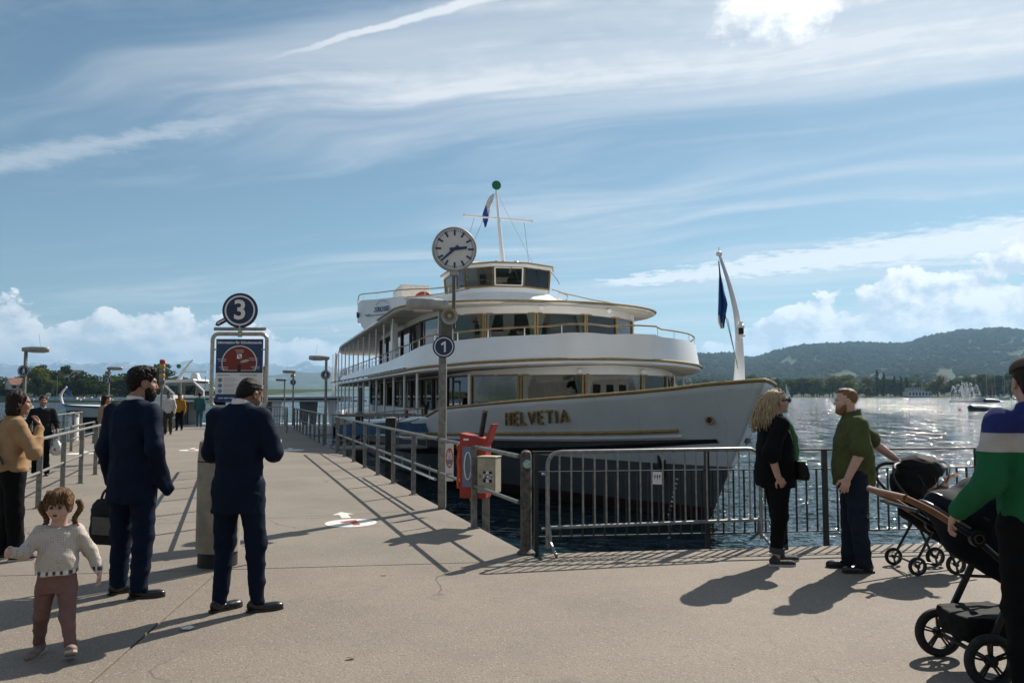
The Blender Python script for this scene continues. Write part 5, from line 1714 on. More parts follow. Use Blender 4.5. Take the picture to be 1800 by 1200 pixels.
MB().add(quad(-.024, .118, .024, .166, .0042), [(0, 1, 2, 3)]).build('pictogram_tile', M_SIGNW, panel)
b = MB(); b.add([T(-.02, .162, .005), T(-.012, .164, .005), T(.02, .122, .005), T(.012, .120, .005)], [(0, 1, 2, 3)]); b.build('pictogram_slash', M_BLACK, panel)
lettering('Information für Schwimmende', .0355, FMb @ Matrix.Translation((0, pt - .035, .003)), M_SIGNW, 'heading', panel, depth=.0005, bold=.0012)
for (x, y) in ((-.17, .11), (-.15, .03), (.0, .20), (.14, .12), (.16, .035)):
    for j in range(2):
        MB().add(quad(x - .045 + j * .012, y - j * .018, x + .042, y - j * .018 + .006, .0048), [(0, 1, 2, 3)]).build('caption_line', mat('caption_pale', (.60, .56, .55), .6), panel)
M_INK = mat('print_ink', (.16, .16, .18), .7)
lettering('Badeverbote', .022, FMb @ Matrix.Translation((-.15, -.045, .003)), M_INK, 'subheading', panel, depth=.0004)
lettering('Sicherheit am Steg', .022, FMb @ Matrix.Translation((.09, -.045, .003)), M_INK, 'subheading', panel, depth=.0004)
for k in range(3):
    y = -.095 - k * .055
    b = MB(); b.add([T(-.185 + .021 * math.cos(a * PI / 9), y + .021 * math.sin(a * PI / 9), .003) for a in range(18)], [tuple(range(18))]); b.build('round_picture', mat('picture_blue', (.18, .25, .36), .6, var=.4, vscale=60), panel)
    for side in (0, 1):
        for j in range(4):
            x0 = -.15 + side * .20; MB().add(quad(x0, y + .016 - j * .011, x0 + .105 + .02 * ((j * 7 + k) % 3), y + .0195 - j * .011, .0028), [(0, 1, 2, 3)]).build('text_line', mat('print_pale', (.42, .42, .43), .7), panel)
MB().add(quad(.150, -.245, .195, -.165, .003), [(0, 1, 2, 3)]).build('qr_free_picture' if False else 'dark_picture', M_INK, panel)
b = MB()
for j in range(3): b.add(quad(-.20 + j * .055, pb_ + .030, -.155 + j * .055, pb_ + .040, .003), [(0, 1, 2, 3)])
b.build('footer_text', mat('print_white', (.6, .62, .65), .6), panel)
for sx_ in (-1, 1):
    MB().tube([Vector((T(sx_ * W_ * .86, -H_).x, BD + .02, 0)), T(sx_ * W_ * .86, -H_ + .01)], .019, 8).build('leg', M_TUBE, bd, smooth=True)
    for yy in (.21, -.24): MB().tube([T(sx_ * W_, yy), T(sx_ * (W_ - .05), yy)], .008, 6).build('panel_clip', M_TUBE, bd)
MB().tube([T(-.255, H_ + .06), T(.255, H_ + .06)], .018, 10).build('cross_tube', M_TUBE, bd, smooth=True)
MB().tube([T(.0, H_ - .02), T(0, H_ + .10)], .022, 10).build('neck', M_TUBE, bd, smooth=True)
# disc 3 with its arrow flag
b3c = T(0.0, H_ + .245, .02)
d3 = number_disc(bd, b3c, (.04, -1, 0), .175, '3', size=.27)
ar = MB().prism([(-.245, -.150), (-.232, -.112), (-.12, -.052), (-.10, -.095), (-.215, -.158)], -.014, -.002, lambda x, y, h: Vector(b3c) + Vector((x, -h - .0, y))).build('arrow_flag', M_NAVY, bd)
a0, a1 = Vector(b3c) + Vector((-.135, -.0045, -.085)), Vector(b3c) + Vector((-.225, -.0045, -.133))
dv = (a1 - a0).normalized(); nv = Vector((dv.z, 0, -dv.x))
MB().add([a0 + nv * .006, a0 - nv * .006, a1 - dv * .02 - nv * .006, a1 - dv * .02 - nv * .017, a1, a1 - dv * .02 + nv * .017, a1 - dv * .02 + nv * .006], [(0, 1, 2, 3, 4, 5, 6)]).build('arrow', M_SIGNW, ar)


# ---------------------------------------------------------------- painted ground markings
def ground_mark(t, n, text, label, rot=0.0, r=.33, arrow=True):
    root = thing('ground_marking', pier(t, n, .004), label, 'marking', 'painted gate numbers on the pier')
    c = pier(t, n, .004)
    a_ = Matrix.Translation(c) @ Matrix.Rotation(PIER_A + rot, 4, 'Z')
    b = MB(); b.add([a_ @ Vector((r * math.cos(k * PI / 20), r * math.sin(k * PI / 20), 0)) for k in range(40)], [tuple(range(40))]); b.build('white_disc', M_PAINT, root)
    if text == '1': MB().add([a_ @ Vector((.36 * x, .36 * y, .005)) for x, y in ((.02, -.55), (.25, -.55), (.25, .55), (.05, .55), (-.35, .28), (-.24, .08), (.02, .22))], [(0, 1, 6), (1, 2, 6), (2, 3, 6), (3, 4, 5, 6)]).build('painted_number', M_PAINTR, root)
    elif text: lettering(text, .50, a_ @ Matrix.Translation((0, 0, .005)) @ Matrix.Rotation(PI if False else 0, 4, 'Z'), M_PAINTR, 'painted_number', root, depth=.0003, bold=.012)
    if arrow:
        b = MB(); b.add([a_ @ Vector(q) for q in ((-.06, r + .10, 0), (.06, r + .10, 0), (.06, r + .42, 0), (.15, r + .42, 0), (0, r + .68, 0), (-.15, r + .42, 0), (-.06, r + .42, 0))], [(0, 1, 2, 3, 4, 5, 6)]); b.build('arrow', M_PAINT, root)


g = px_ground(617, 919); tt = (g - PIER_0).dot(PU); nn = (g - PIER_0).dot(PN)
ground_mark(tt, nn, '1', 'white painted disc with red number 1 and arrow near the lamp post\'s shadow')
for px, py, tx, lb in ((513, 791, None, 'white painted disc in the ship\'s shadow on the pier'), (337, 791, '3', 'painted disc and arrow left of the concrete pillar'), (142, 797, None, 'painted disc and arrow behind the near left railing')):
    g = px_ground(px, py); ground_mark((g - PIER_0).dot(PU), (g - PIER_0).dot(PN), tx, lb, r=.36)
# litter
def scrap(px, py, s, m, label, name, cat):
    g = px_ground(px, py); b = MB(); rr = random.Random(px)
    pts = [g + Vector((s * math.cos(k * PI / 3 + .3) * rr.uniform(.6, 1.1), s * .6 * math.sin(k * PI / 3 + .3) * rr.uniform(.6, 1.1), .006 + s * .35 * rr.random())) for k in range(6)]
    b.add([g + Vector((0, 0, .006))] + pts, [(0, 1 + k, 1 + (k + 1) % 6) for k in range(6)])
    o = b.build(name, m, solid=.0015); tag(o, label, cat)
scrap(676, 1011, .035, mat('dry_leaf', (.42, .30, .06), .7), 'small yellow dry leaf lying on the open asphalt', 'fallen_leaf', 'leaf')
scrap(617, 1158, .030, mat('brown_leaf', (.24, .15, .07), .8), 'small brown leaf on the asphalt near the bottom', 'fallen_leaf', 'leaf')
scrap(328, 1106, .06, mat('crumpled_paper', (.62, .60, .57), .8), 'crumpled white paper between the suit wearers\' shoes and the joint', 'paper_scrap', 'paper')

# ---------------------------------------------------------------- gangway, piling, bollards
gw = thing('gangway', pier(16.9, .2), 'short steel gangway with blue side panels between pier and ship', 'gangway')
g0, g1 = pier(16.6, 0), pier(18.2, 0); o_ = PN * 2.9
MB().prism([tuple((g0 + PN * .05).xy), tuple((g1 + PN * .05).xy), tuple((g1 + o_).xy), tuple((g0 + o_).xy)], -.03, .02).build('walkway', M_DECK, gw)
for p in (g0, g1):
    MB().tube([p + PN * .1 + Vector((0, 0, 1.0)), p + o_ + Vector((0, 0, 1.0))], .022, 8).build('handrail', M_GALV, gw, smooth=True)
    for k in range(4):
        q = p + PN * (.15 + k * .9); MB().tube([q, q + Vector((0, 0, 1.0))], .020, 8).build('post', M_GALV, gw, smooth=True)
    MB().beam(p + PN * .3 + Vector((0, 0, .55)), p + o_ + Vector((0, 0, .62)), .03, .28).build('side_panel', mat('panel_mid_blue', (.035, .11, .22), .5, var=.2), gw)
    MB().beam(p + PN * .2 + Vector((0, 0, .1)), p + o_ * .9 + Vector((0, 0, .9)), .03, .03).build('brace', M_GALV, gw)
for k, (t, n, h, lb) in enumerate(((13.6, 1.15, 1.0, 'dark timber mooring pile between pier and hull'), (22.2, 1.6, .95, 'farther dark mooring pile beside the gangway'))):
    p = pier(t, n); pw_ = thing('mooring_pile', Vector((p.x, p.y, -3)), lb, 'pile')
    b = MB(); b.beam(Vector((p.x, p.y, -3.5)), Vector((p.x, p.y, h)), .27, .27, (1, 0, 0)); b.build('timber', M_WOOD, pw_, bevel=.03)
    MB().lathe([(.16, h), (.17, h + .02), (.10, h + .04), (0, h + .045)], 14, Vector((p.x, p.y, 0))).build('zinc_cap', M_GALV, pw_, smooth=True)
for t, n, h, lb in ((17.0, -7.75, 1.0, 'white round bollard on the left beside the smiling person'), (24.8, -8.3, 1.0, 'second white bollard farther along the left edge')):
    p = pier(t, n); o = thing('white_bollard', p, lb, 'bollard', 'white bollards on the left edge')
    MB().lathe([(.17, 0), (.17, h - .06), (.15, h), (0, h + .01)], 20, p).build('shaft', M_SIGNW, o, smooth=True); MB().lathe([(.19, h - .14), (.19, h - .08)], 20, p).build('collar', M_LAMP, o, smooth=True)

# ---------------------------------------------------------------- signal posts and gates at the pier end
for (t, n, lb) in ((34.5, -1.35, 'red and white signal post with camera at the pier end'), (27.4, -5.6, 'red and white signal post behind the person in white')):
    p = pier(t, n); o = thing('signal_post', p, lb, 'signal post', 'signal posts')
    MB().tube([p, p + Vector((0, 0, 2.15))], .045, 10).build('pole', M_GALV, o, smooth=True)
    for k in range(5):
        MB().lathe([(.095, 0), (.11, .03), (.11, .15), (.095, .18)], 14, p + Vector((0, 0, 2.12 + k * .19))).build('lamp_section', M_RED if k == 4 else (mat('amber_glass', (.45, .26, .10), .4) if k in (1, 3) else M_GALV), o, smooth=True)
    MB().tube([p + Vector((0, 0, 1.9)), p + Vector((-.35, -.05, 1.95))], .02, 8).build('camera_arm', M_GALV, o, smooth=True)
    MB().lathe([(0, -.1), (.07, -.06), (.08, .02), (0, .06)], 12, p + Vector((-.36, -.05, 1.83))).build('camera_dome', M_LAMP, o, smooth=True)
eg = thing('end_gate', pier(PIER_L - .6, -2), 'grey gate of upright bars closing the far end of the pier', 'gate')
for k in range(26):
    n = -.4 - k * .13; p = pier(PIER_L - .6, n)
    MB().tube([p, p + Vector((0, 0, 1.0))], .018, 6).build('bar', M_GALV2, eg)
for z in (.12, .55, 1.0): MB().tube([pier(PIER_L - .6, -.3, z), pier(PIER_L - .6, -3.7, z)], .022, 8).build('rail', M_GALV2, eg)
cbb = thing('folded_barrier', pier(28.6, -.75), 'rounded crowd barrier parked at the far right of the pier', 'barrier')
b = MB(); b.tube([pier(27.2, -.7, .02), pier(27.2, -.7, .8), pier(27.35, -.7, 1.0), pier(27.7, -.7, 1.1), pier(29.7, -.55, 1.1), pier(29.9, -.5, .9), pier(29.9, -.5, .02)], .028, 8); b.build('frame', M_GALV2, cbb, smooth=True)
for k in range(9):
    MB().tube([pier(27.45 + k * .27, -.66, .2), pier(27.45 + k * .27, -.66, 1.08)], .014, 6).build('bar', M_GALV2, cbb)
yb = thing('kerb_beam', pier(33, -2.6), 'low black and yellow beam lying across the far pier', 'beam')
b = MB(); b.beam(pier(33.4, -3.3, .12), pier(33.0, -.9, .12), .22, .22); b.build('beam', M_BLACK, yb); b = MB(); b.beam(pier(33.25, -3.3, .05), pier(32.85, -.9, .05), .06, .07); b.build('yellow_edge', mat('yellow_paint', (.42, .30, .03), .6, var=.2), yb)


# ================================================================ people: smooth implicit bodies and clothes, meshed with surface nets
def V3(*a): return np.array(a, dtype=np.float32)


class Sdf:
    def __init__(s): s.pr = []; s.fold = None; s.clip = []
    def cone(s, a, b, ra, rb, k=.03, op='u'):
        a, b = np.array(a, np.float32), np.array(b, np.float32)
        lo = np.minimum(a - ra, b - rb); hi = np.maximum(a + ra, b + rb)
        d = b - a; L = float(d @ d) + 1e-9

        def f(P):
            q = P - a; t = np.clip((q @ d) / L, 0, 1)
            return np.linalg.norm(q - t[..., None] * d, axis=-1) - (ra + (rb - ra) * t)
        s.pr.append((f, lo, hi, k, op)); return s
    def chain(s, pts, rs, k=.03):
        for i in range(len(pts) - 1): s.cone(pts[i], pts[i + 1], rs[i], rs[i + 1], k)
        return s
    def ell(s, c, r, M=None, k=.03, op='u'):
        c, r = np.array(c, np.float32), np.array(r, np.float32); R = float(r.max())
        Mi = None if M is None else np.array(M.to_3x3(), np.float32)          # columns are the axes

        def f(P):
            q = P - c
            if Mi is not None: q = q @ Mi
            a = np.linalg.norm(q / r, axis=-1); b = np.linalg.norm(q / (r * r), axis=-1) + 1e-6
            return a * (a - 1.0) / b
        s.pr.append((f, c - R, c + R, k, op)); return s
    def loft(s, secs, k=.03, pw=2.2, op='u'):
        """secs: rows (z, cx, cy, rx, ry) from bottom to top"""
        S_ = np.array(secs, np.float32); z = S_[:, 0]
        mx = S_[:, 3:5].max()
        lo = np.array([S_[:, 1].min() - mx, S_[:, 2].min() - mx, z[0]]); hi = np.array([S_[:, 1].max() + mx, S_[:, 2].max() + mx, z[-1]])

        def f(P):
            zz = P[..., 2]; c = [np.interp(zz, z, S_[:, i]) for i in range(1, 5)]
            u = np.abs((P[..., 0] - c[0]) / c[2]); v = np.abs((P[..., 1] - c[1]) / c[3])
            q = (u ** pw + v ** pw) ** (1 / pw)
            d = (q - 1) * np.minimum(c[2], c[3])
            return np.maximum(d, np.maximum(z[0] - zz, zz - z[-1]))
        s.pr.append((f, lo, hi, k, op)); return s
    def half(s, p, n):
        """keep only the side that n points away from"""
        s.clip.append((np.array(p, np.float32), np.array(n, np.float32) / np.linalg.norm(n))); return s
    def mesh(s, res, pad=.02, bounds=None):
        us = [p for p in s.pr if p[4] == 'u']
        lo = np.min([p[1] for p in us], axis=0) - pad; hi = np.max([p[2] for p in us], axis=0) + pad
        if bounds is not None: lo, hi = np.maximum(lo, bounds[0]), np.minimum(hi, bounds[1])
        n = np.ceil((hi - lo) / res).astype(int) + 1
        ax = [lo[i] + res * np.arange(n[i], dtype=np.float32) for i in range(3)]
        D = np.full(tuple(n), 0.25, np.float32)
        for f, a, b, k, op in s.pr:
            m = k + .035
            i0 = np.maximum(0, np.floor((a - m - lo) / res).astype(int)); i1 = np.minimum(n, np.ceil((b + m - lo) / res).astype(int) + 1)
            if (i1 <= i0).any(): continue
            P = np.stack(np.meshgrid(ax[0][i0[0]:i1[0]], ax[1][i0[1]:i1[1]], ax[2][i0[2]:i1[2]], indexing='ij'), -1)
            d = f(P); sl = tuple(slice(i0[i], i1[i]) for i in range(3)); e = D[sl]
            if op == 'u':
                h = np.clip(.5 + .5 * (e - d) / k, 0, 1); D[sl] = e * (1 - h) + d * h - k * h * (1 - h)
            else:
                h = np.clip(.5 - .5 * (e + d) / k, 0, 1); D[sl] = e * (1 - h) + (-d) * h + k * h * (1 - h)
        if s.fold or s.clip:
            P = np.stack(np.meshgrid(*ax, indexing='ij'), -1)
            if s.fold: D = D + s.fold(P)
            for p, nn in s.clip: D = np.maximum(D, (P - p) @ nn)
        return surface_nets(D, lo, res)


CORN = np.array([(x, y, z) for x in (0, 1) for y in (0, 1) for z in (0, 1)])
EDG = [(i, j) for i in range(8) for j in range(i + 1, 8) if np.abs(CORN[i] - CORN[j]).sum() == 1]


def surface_nets(D, lo, res):
    S_ = D < 0
    n = np.array(D.shape) - 1
    cnt = sum(S_[c[0]:c[0] + n[0], c[1]:c[1] + n[1], c[2]:c[2] + n[2]].astype(np.int8) for c in CORN)
    act = (cnt > 0) & (cnt < 8)
    idx = np.argwhere(act)
    cell = np.full(act.shape, -1, np.int64); cell[act] = np.arange(len(idx))
    vals = np.stack([D[idx[:, 0] + c[0], idx[:, 1] + c[1], idx[:, 2] + c[2]] for c in CORN], 1)
    pos = np.zeros((len(idx), 3), np.float64); w = np.zeros(len(idx))
    for i, j in EDG:
        a, b = vals[:, i], vals[:, j]; x = (a < 0) != (b < 0)
        t = np.where(x, a / np.where(x, a - b, 1), 0)
        p = CORN[i] + (CORN[j] - CORN[i]) * t[:, None]
        pos += p * x[:, None]; w += x
    V = lo + res * (idx + pos / w[:, None])
    F_ = []
    for a in range(3):
        b, c = (a + 1) % 3, (a + 2) % 3
        sl0 = [slice(None)] * 3; sl1 = [slice(None)] * 3; sl0[a] = slice(0, -1); sl1[a] = slice(1, None)
        ch = S_[tuple(sl0)] != S_[tuple(sl1)]
        e = np.argwhere(ch)
        e = e[(e[:, b] > 0) & (e[:, c] > 0) & (e[:, b] < n[b]) & (e[:, c] < n[c])]
        ins = S_[e[:, 0], e[:, 1], e[:, 2]]
        q = []
        for db, dc in ((0, 0), (1, 0), (1, 1), (0, 1)):
            k = e.copy(); k[:, b] -= db; k[:, c] -= dc
            q.append(cell[k[:, 0], k[:, 1], k[:, 2]])
        q = np.stack(q, 1); q[~ins] = q[~ins][:, ::-1]
        F_.append(q[(q >= 0).all(1)])
    return V, np.concatenate(F_)


def mesh_obj(name, parts, m, parent, smooth=True):
    vs, fs, o = [], [], 0
    for V, F_ in parts:
        vs.append(V); fs.append(F_ + o); o += len(V)
    V = np.concatenate(vs); F_ = np.concatenate(fs)
    me = bpy.data.meshes.new(name)
    me.vertices.add(len(V)); me.vertices.foreach_set('co', V.astype(np.float32).ravel())
    me.loops.add(F_.size); me.loops.foreach_set('vertex_index', F_.astype(np.int32).ravel())
    me.polygons.add(len(F_)); me.polygons.foreach_set('loop_start', np.arange(0, F_.size, 4, dtype=np.int32))
    me.update(calc_edges=True); me.validate()
    me.polygons.foreach_set('use_smooth', [smooth] * len(me.polygons))
    me.materials.append(m)
    ob = bpy.data.objects.new(name, me); COL.objects.link(ob); ob.parent = parent
    return ob


def folds(amp, seed, f=26.0, zs_=None):
    r = np.random.RandomState(seed)
    ks = r.normal(0, 1, (5, 3)) * np.array([.9, .9, 1.1]); ph = r.uniform(0, 6.28, 10); fr = f * r.uniform(.6, 1.6, 5)

    def g(P):
        o = np.zeros(P.shape[:-1], np.float32)
        for i in range(5):
            k = ks[i] / np.linalg.norm(ks[i]) * fr[i]; k2 = np.roll(k, 1) * .45
            s_ = np.sin(P @ k.astype(np.float32) + ph[i] + 1.6 * np.sin(P @ k2.astype(np.float32) + ph[i + 5]))
            o += (1 - np.abs(s_)) ** 2 - .35
        a = amp / 2.2
        if zs_ is not None: a = a * np.interp(P[..., 2], [q[0] for q in zs_], [q[1] for q in zs_])
        return (-o * a).astype(np.float32)
    return g


def hand_prims(s, wrist, d, nrm, side, sc=1.0, curl=.5, spread=.10, thumb=.5, wr=.026):
    """wrist point, finger direction d, palm normal nrm (the way the palm faces), side +1 when the thumb lies along +cross(d, nrm)"""
    d = Vector(d).normalized(); n = Vector(nrm); n = (n - d * n.dot(d)).normalized(); w = d.cross(n) * side
    W = Vector(wrist)
    pc = W + d * .048 * sc
    M_ = Matrix((w, d, n)).transposed()
    s.cone(W - d * .03, W + d * .015, wr * sc, .024 * sc, .012)
    s.ell(pc, (.040 * sc, .050 * sc, .0165 * sc), M_, .014)
    lens = (.072, .080, .074, .058)
    for i, L in enumerate(lens):
        off = (.030 - i * .0195) * sc
        p = W + d * (.088 - abs(i - 1.2) * .005) * sc + w * off
        dd = (d + w * spread * (1.2 - i)).normalized(); a = 0
        seg = (L * .45, L * .32, L * .26); r_ = .0092 * sc
        for j, q in enumerate(seg):
            a += curl * (.55, .9, .7)[j]
            v = dd * math.cos(a) + n * math.sin(a)
            e = p + v * q * sc
            s.cone(p, e, r_ * (1 - .06 * j), r_ * (.94 - .08 * j), .005); p = e
    p = W + d * .022 * sc + w * .026 * sc
    v1 = (d * .62 + w * .75 + n * .25 * (1 + thumb)).normalized(); q = p + v1 * .042 * sc
    v2 = (d * .9 + w * (.45 - .5 * thumb) + n * (.2 + .5 * thumb)).normalized(); e = q + v2 * .034 * sc; v3 = (v2 * .8 + n * .35 * thumb + d * .3).normalized()
    s.cone(p, q, .014 * sc, .0115 * sc, .012); s.cone(q, e, .0110 * sc, .0098 * sc, .005); s.cone(e, e + v3 * .026 * sc, .0098 * sc, .008 * sc, .005)


def head_matrix(yaw, pitch, roll=0.0):
    """yaw > 0 turns to the person's left, pitch > 0 looks down"""
    return Matrix.Rotation(yaw, 3, 'Z') @ Matrix.Rotation(-pitch, 3, 'X') @ Matrix.Rotation(roll, 3, 'Y')


def head_prims(s, c, M_, k=1.0, child=False, neck=None, nose=1.0):
    T = lambda x, y, z: Vector(c) + M_ @ Vector((x * k, y * k, z * k))
    E = lambda p, r, kk=.02, op='u': s.ell(T(*p), tuple(q * k for q in r), M_, kk * k, op)
    if child:
        E((0, -.012, .030), (.082, .096, .088)); E((0, .022, -.030), (.068, .070, .072)); E((0, .035, -.072), (.042, .045, .030))
        E((.036, .056, -.045), (.030, .028, .028)); E((-.036, .056, -.045), (.030, .028, .028))
        s.cone(T(0, .086, -.012), T(0, .100, -.030), .008 * k, .0125 * k, .012)
        E((.030, .094, -.004), (.016, .012, .011), .012, 's'); E((-.030, .094, -.004), (.016, .012, .011), .012, 's')
        E((0, .084, -.060), (.018, .012, .009), .01)
    else:
        E((0, -.014, .032), (.076, .098, .090)); E((0, .020, -.030), (.064, .074, .082)); E((0, .034, -.086), (.046, .052, .034))
        E((0, .066, -.100), (.022, .022, .018)); E((.038, .058, -.028), (.026, .028, .028)); E((-.038, .058, -.028), (.026, .028, .028))
        s.cone(T(0, .086, .016), T(0, .100 + .006 * nose, -.026), .0085 * k, .0125 * k, .010); E((.010, .100, -.034), (.009, .011, .007), .006); E((-.010, .100, -.034), (.009, .011, .007), .006)
        E((0, .078, .026), (.050, .020, .013), .012)
        E((.031, .098, .006), (.018, .016, .013), .012, 's'); E((-.031, .098, .006), (.018, .016, .013), .012, 's')
        E((0, .088, -.058), (.024, .013, .006), .006); E((0, .086, -.070), (.020, .012, .007), .006)
    for x in (-1, 1):
        E((x * .078, -.006, -.010), (.010, .021, .031), .008); E((x * .086, .000, -.008), (.006, .012, .018), .004, 's')
    if neck is not None:
        s.cone(T(0, -.022, -.060), neck, (.056 if not child else .050) * k, (.064 if not child else .055) * k, .03)
    return T


SKIN = {}


def skin(name, c):
    m = mat('skin_' + name, c, .52, var=.10, vscale=22, bump=.12, bscale=220, spec=.4)
    b = m.node_tree.nodes['Principled BSDF']; b.inputs['Subsurface Weight'].default_value = .12; b.inputs['Subsurface Radius'].default_value = (.012, .005, .003); b.inputs['Subsurface Scale'].default_value = .5
    return m


def cloth(name, c, rough=.85, weave=420.0, amt=.25, var=.14, sheen=.25, c2=None):
    if name in MATS: return MATS[name]
    m = bpy.data.materials.new(name); m.use_nodes = True
    t = NT(m.node_tree); b = m.node_tree.nodes['Principled BSDF']
    p = t.coord('Object'); n = t.noise(p, 6.0, 5, .6); w = t.noise(p, weave, 2, .5)
    cc = t.mix(n.step(.3, .7), tuple(q * (1 + var) for q in c), tuple(q * (1 - var) for q in c))
    cc = t.mix(w.step(.35, .7) * .35, cc, c2 or tuple(q * .6 for q in c))
    t.link(cc, b.inputs['Base Color']); b.inputs['Roughness'].default_value = rough; b.inputs['Sheen Weight'].default_value = 0.0; b.inputs['Specular IOR Level'].default_value = .12
    bn = t.node('ShaderNodeBump'); bn.inputs['Strength'].default_value = amt; bn.inputs['Distance'].default_value = .003
    t.link(w + t.noise(p, 38.0, 4, .6) * 1.2, bn.inputs['Height']); t.link(bn.outputs[0], b.inputs['Normal'])
    MATS[name] = m
    return m


def hair_mat(name, c1, c2, rough=.45):
    if name in MATS: return MATS[name]
    m = bpy.data.materials.new(name); m.use_nodes = True
    t = NT(m.node_tree); b = m.node_tree.nodes['Principled BSDF']
    x, y, z = t.xyz(t.coord('Object'))
    n = t.noise(t.vec(x * 90, y * 90, z * 14), 1.0, 4, .6); n2 = t.noise(t.vec(x * 260, y * 260, z * 40), 1.0, 3, .6)
    t.link(t.mix((n * .6 + n2 * .4).step(.36, .64), c1, c2), b.inputs['Base Color']); b.inputs['Roughness'].default_value = rough; b.inputs['Specular IOR Level'].default_value = .14
    bn = t.node('ShaderNodeBump'); bn.inputs['Strength'].default_value = .9; bn.inputs['Distance'].default_value = .006
    t.link(n + n2 * .7, bn.inputs['Height']); t.link(bn.outputs[0], b.inputs['Normal'])
    MATS[name] = m
    return m


def lerp3(a, b, t): return tuple(a[i] + (b[i] - a[i]) * t for i in range(3))


class Figure:
    """joints in a frame where the person faces +Y, right hand side +X, ground z = 0; lengths for a 1.78 m adult times k"""
    def __init__(s, loc, heading, label, H=1.78, res=.012, **j):
        s.k = H / 1.78; s.res = res; k = s.k
        s.root = thing('person', loc, label, 'person', None, heading)
        J = dict(pelvis=(0, 0, .95), waist=(0, 0, 1.10), chest=(0, 0, 1.32), neck=(0, -.01, 1.50), head=(0, .025, 1.655),
                 shR=(.185, -.01, 1.425), shL=(-.185, -.01, 1.425), elR=(.235, -.02, 1.14), elL=(-.235, -.02, 1.14), wrR=(.24, .05, .89), wrL=(-.24, .05, .89),
                 hipR=(.095, 0, .92), hipL=(-.095, 0, .92), knR=(.105, .02, .50), knL=(-.105, .02, .50), anR=(.11, -.02, .085), anL=(-.11, -.02, .085), toeR=(.06, 1), toeL=(-.06, 1))
        J.update(j); s.J = {n: (tuple(q * k for q in v) if n[:3] != 'toe' else v) for n, v in J.items()}
        s.body = Sdf(); s.extra = []
    def centre(s, z):
        J = s.J; P = [J['pelvis'], J['waist'], J['chest'], J['neck']]
        zz = [p[2] for p in P]
        return float(np.interp(z, zz, [p[0] for p in P])), float(np.interp(z, zz, [p[1] for p in P]))
    def torso(s, secs, grow=0.0):
        out = []
        for z, rx, ry, *dy in secs:
            z *= s.k; cx, cy = s.centre(z); out.append((z, cx, cy + (dy[0] * s.k if dy else 0), rx * s.k + grow, ry * s.k + grow))
        return out
    TORSO = [(.86, .155, .115), (.95, .168, .125), (1.08, .148, .108), (1.22, .165, .118), (1.33, .182, .122), (1.41, .178, .110), (1.47, .135, .092), (1.515, .078, .072)]
    def make_body(s, m, yaw=0, pitch=0, roll=0, child=False, hands=(), head_k=1.0, nose=1.0, forearm=(.040, .029), fine=True):
        J, k = s.J, s.k; b = s.body
        b.loft(s.torso(s.TORSO, -.022), .03)
        for q in 'RL':
            b.chain([J['sh' + q], J['el' + q], J['wr' + q]], [.046 * k, forearm[0] * k, forearm[1] * k], .02)
            b.chain([J['hip' + q], J['kn' + q], J['an' + q]], [.070 * k, .050 * k, .035 * k], .02)
        M_ = head_matrix(yaw, pitch, roll); s.HM, s.hk = M_, head_k * k
        nb = (J['neck'][0], J['neck'][1], J['neck'][2] - .01 * k)
        parts = [b.mesh(s.res * 1.15)]
        h = Sdf(); s.HT = head_prims(h, J['head'], M_, head_k * k, child, nb, nose); parts.append(h.mesh(.0065 * k if fine else .011 * k))
        for args in hands:
            hs = Sdf(); hand_prims(hs, *args[0], **args[1]); parts.append(hs.mesh(.0048 * (args[1].get('sc', 1)) if fine else .008))
        s.bodyo = mesh_obj('body', parts, m, s.root); return s
    def garment(s, name, sdf, m, res=None):
        return mesh_obj(name, [sdf.mesh(res or s.res)], m, s.root)
    def top(s, name, m, secs, sleeve=1.0, sr=(.062, .055, .042), seed=1, amp=.010, f=24, hem_open=False, pw=2.3, shoulder=.066, extra=None, k=.04):
        J = s.J; g = Sdf(); kk = s.k
        g.loft(s.torso(secs), .03, pw)
        for q in 'RL':
            A, E_, W_ = J['sh' + q], J['el' + q], J['wr' + q]
            c = s.centre(A[2]); I = (c[0] + (A[0] - c[0]) * .55, c[1] + (A[1] - c[1]) * .6, A[2] - .012 * kk)
            g.cone(I, A, (shoulder + .012) * kk, shoulder * kk, k)
            if sleeve <= .5:
                e = lerp3(A, E_, sleeve * 2); g.cone(A, e, sr[0] * kk, sr[1] * kk, .03)
            else:
                e = lerp3(E_, W_, (sleeve - .5) * 2); g.cone(A, E_, sr[0] * kk, sr[1] * kk, .03); g.cone(E_, e, sr[1] * kk, sr[2] * kk, .03)
        if extra: extra(g)
        g.fold = folds(amp * kk, seed, f / kk)
        return s.garment(name, g, m)
    def trousers(s, m, r=(.105, .078, .060), hem=.05, seed=2, amp=.009, top=.98, secs=None, name='trousers', f=20, flare=1.0):
        J, k = s.J, s.k; g = Sdf()
        g.loft(s.torso(secs or [(.80, .150, .115), (.86, .168, .128), (.93, .172, .130), (top, .160, .118)]), .04)
        for q in 'RL':
            a = J['an' + q]; e = lerp3(J['kn' + q], a, 1.0); e = (e[0], e[1], max(e[2], hem * k + .01))
            g.cone(J['hip' + q], J['kn' + q], r[0] * k, r[1] * k, .05); g.cone(J['kn' + q], e, r[1] * k, r[2] * k, .03)
        g.fold = folds(amp * k, seed, f / k, [(0, 1.5), (.35 * k, 1.0), (.5 * k, 1.3), (.7 * k, .7), (1.0 * k, .5)])
        if hem: g.half((0, 0, hem * k), (0, 0, -1))
        return s.garment(name, g, m)
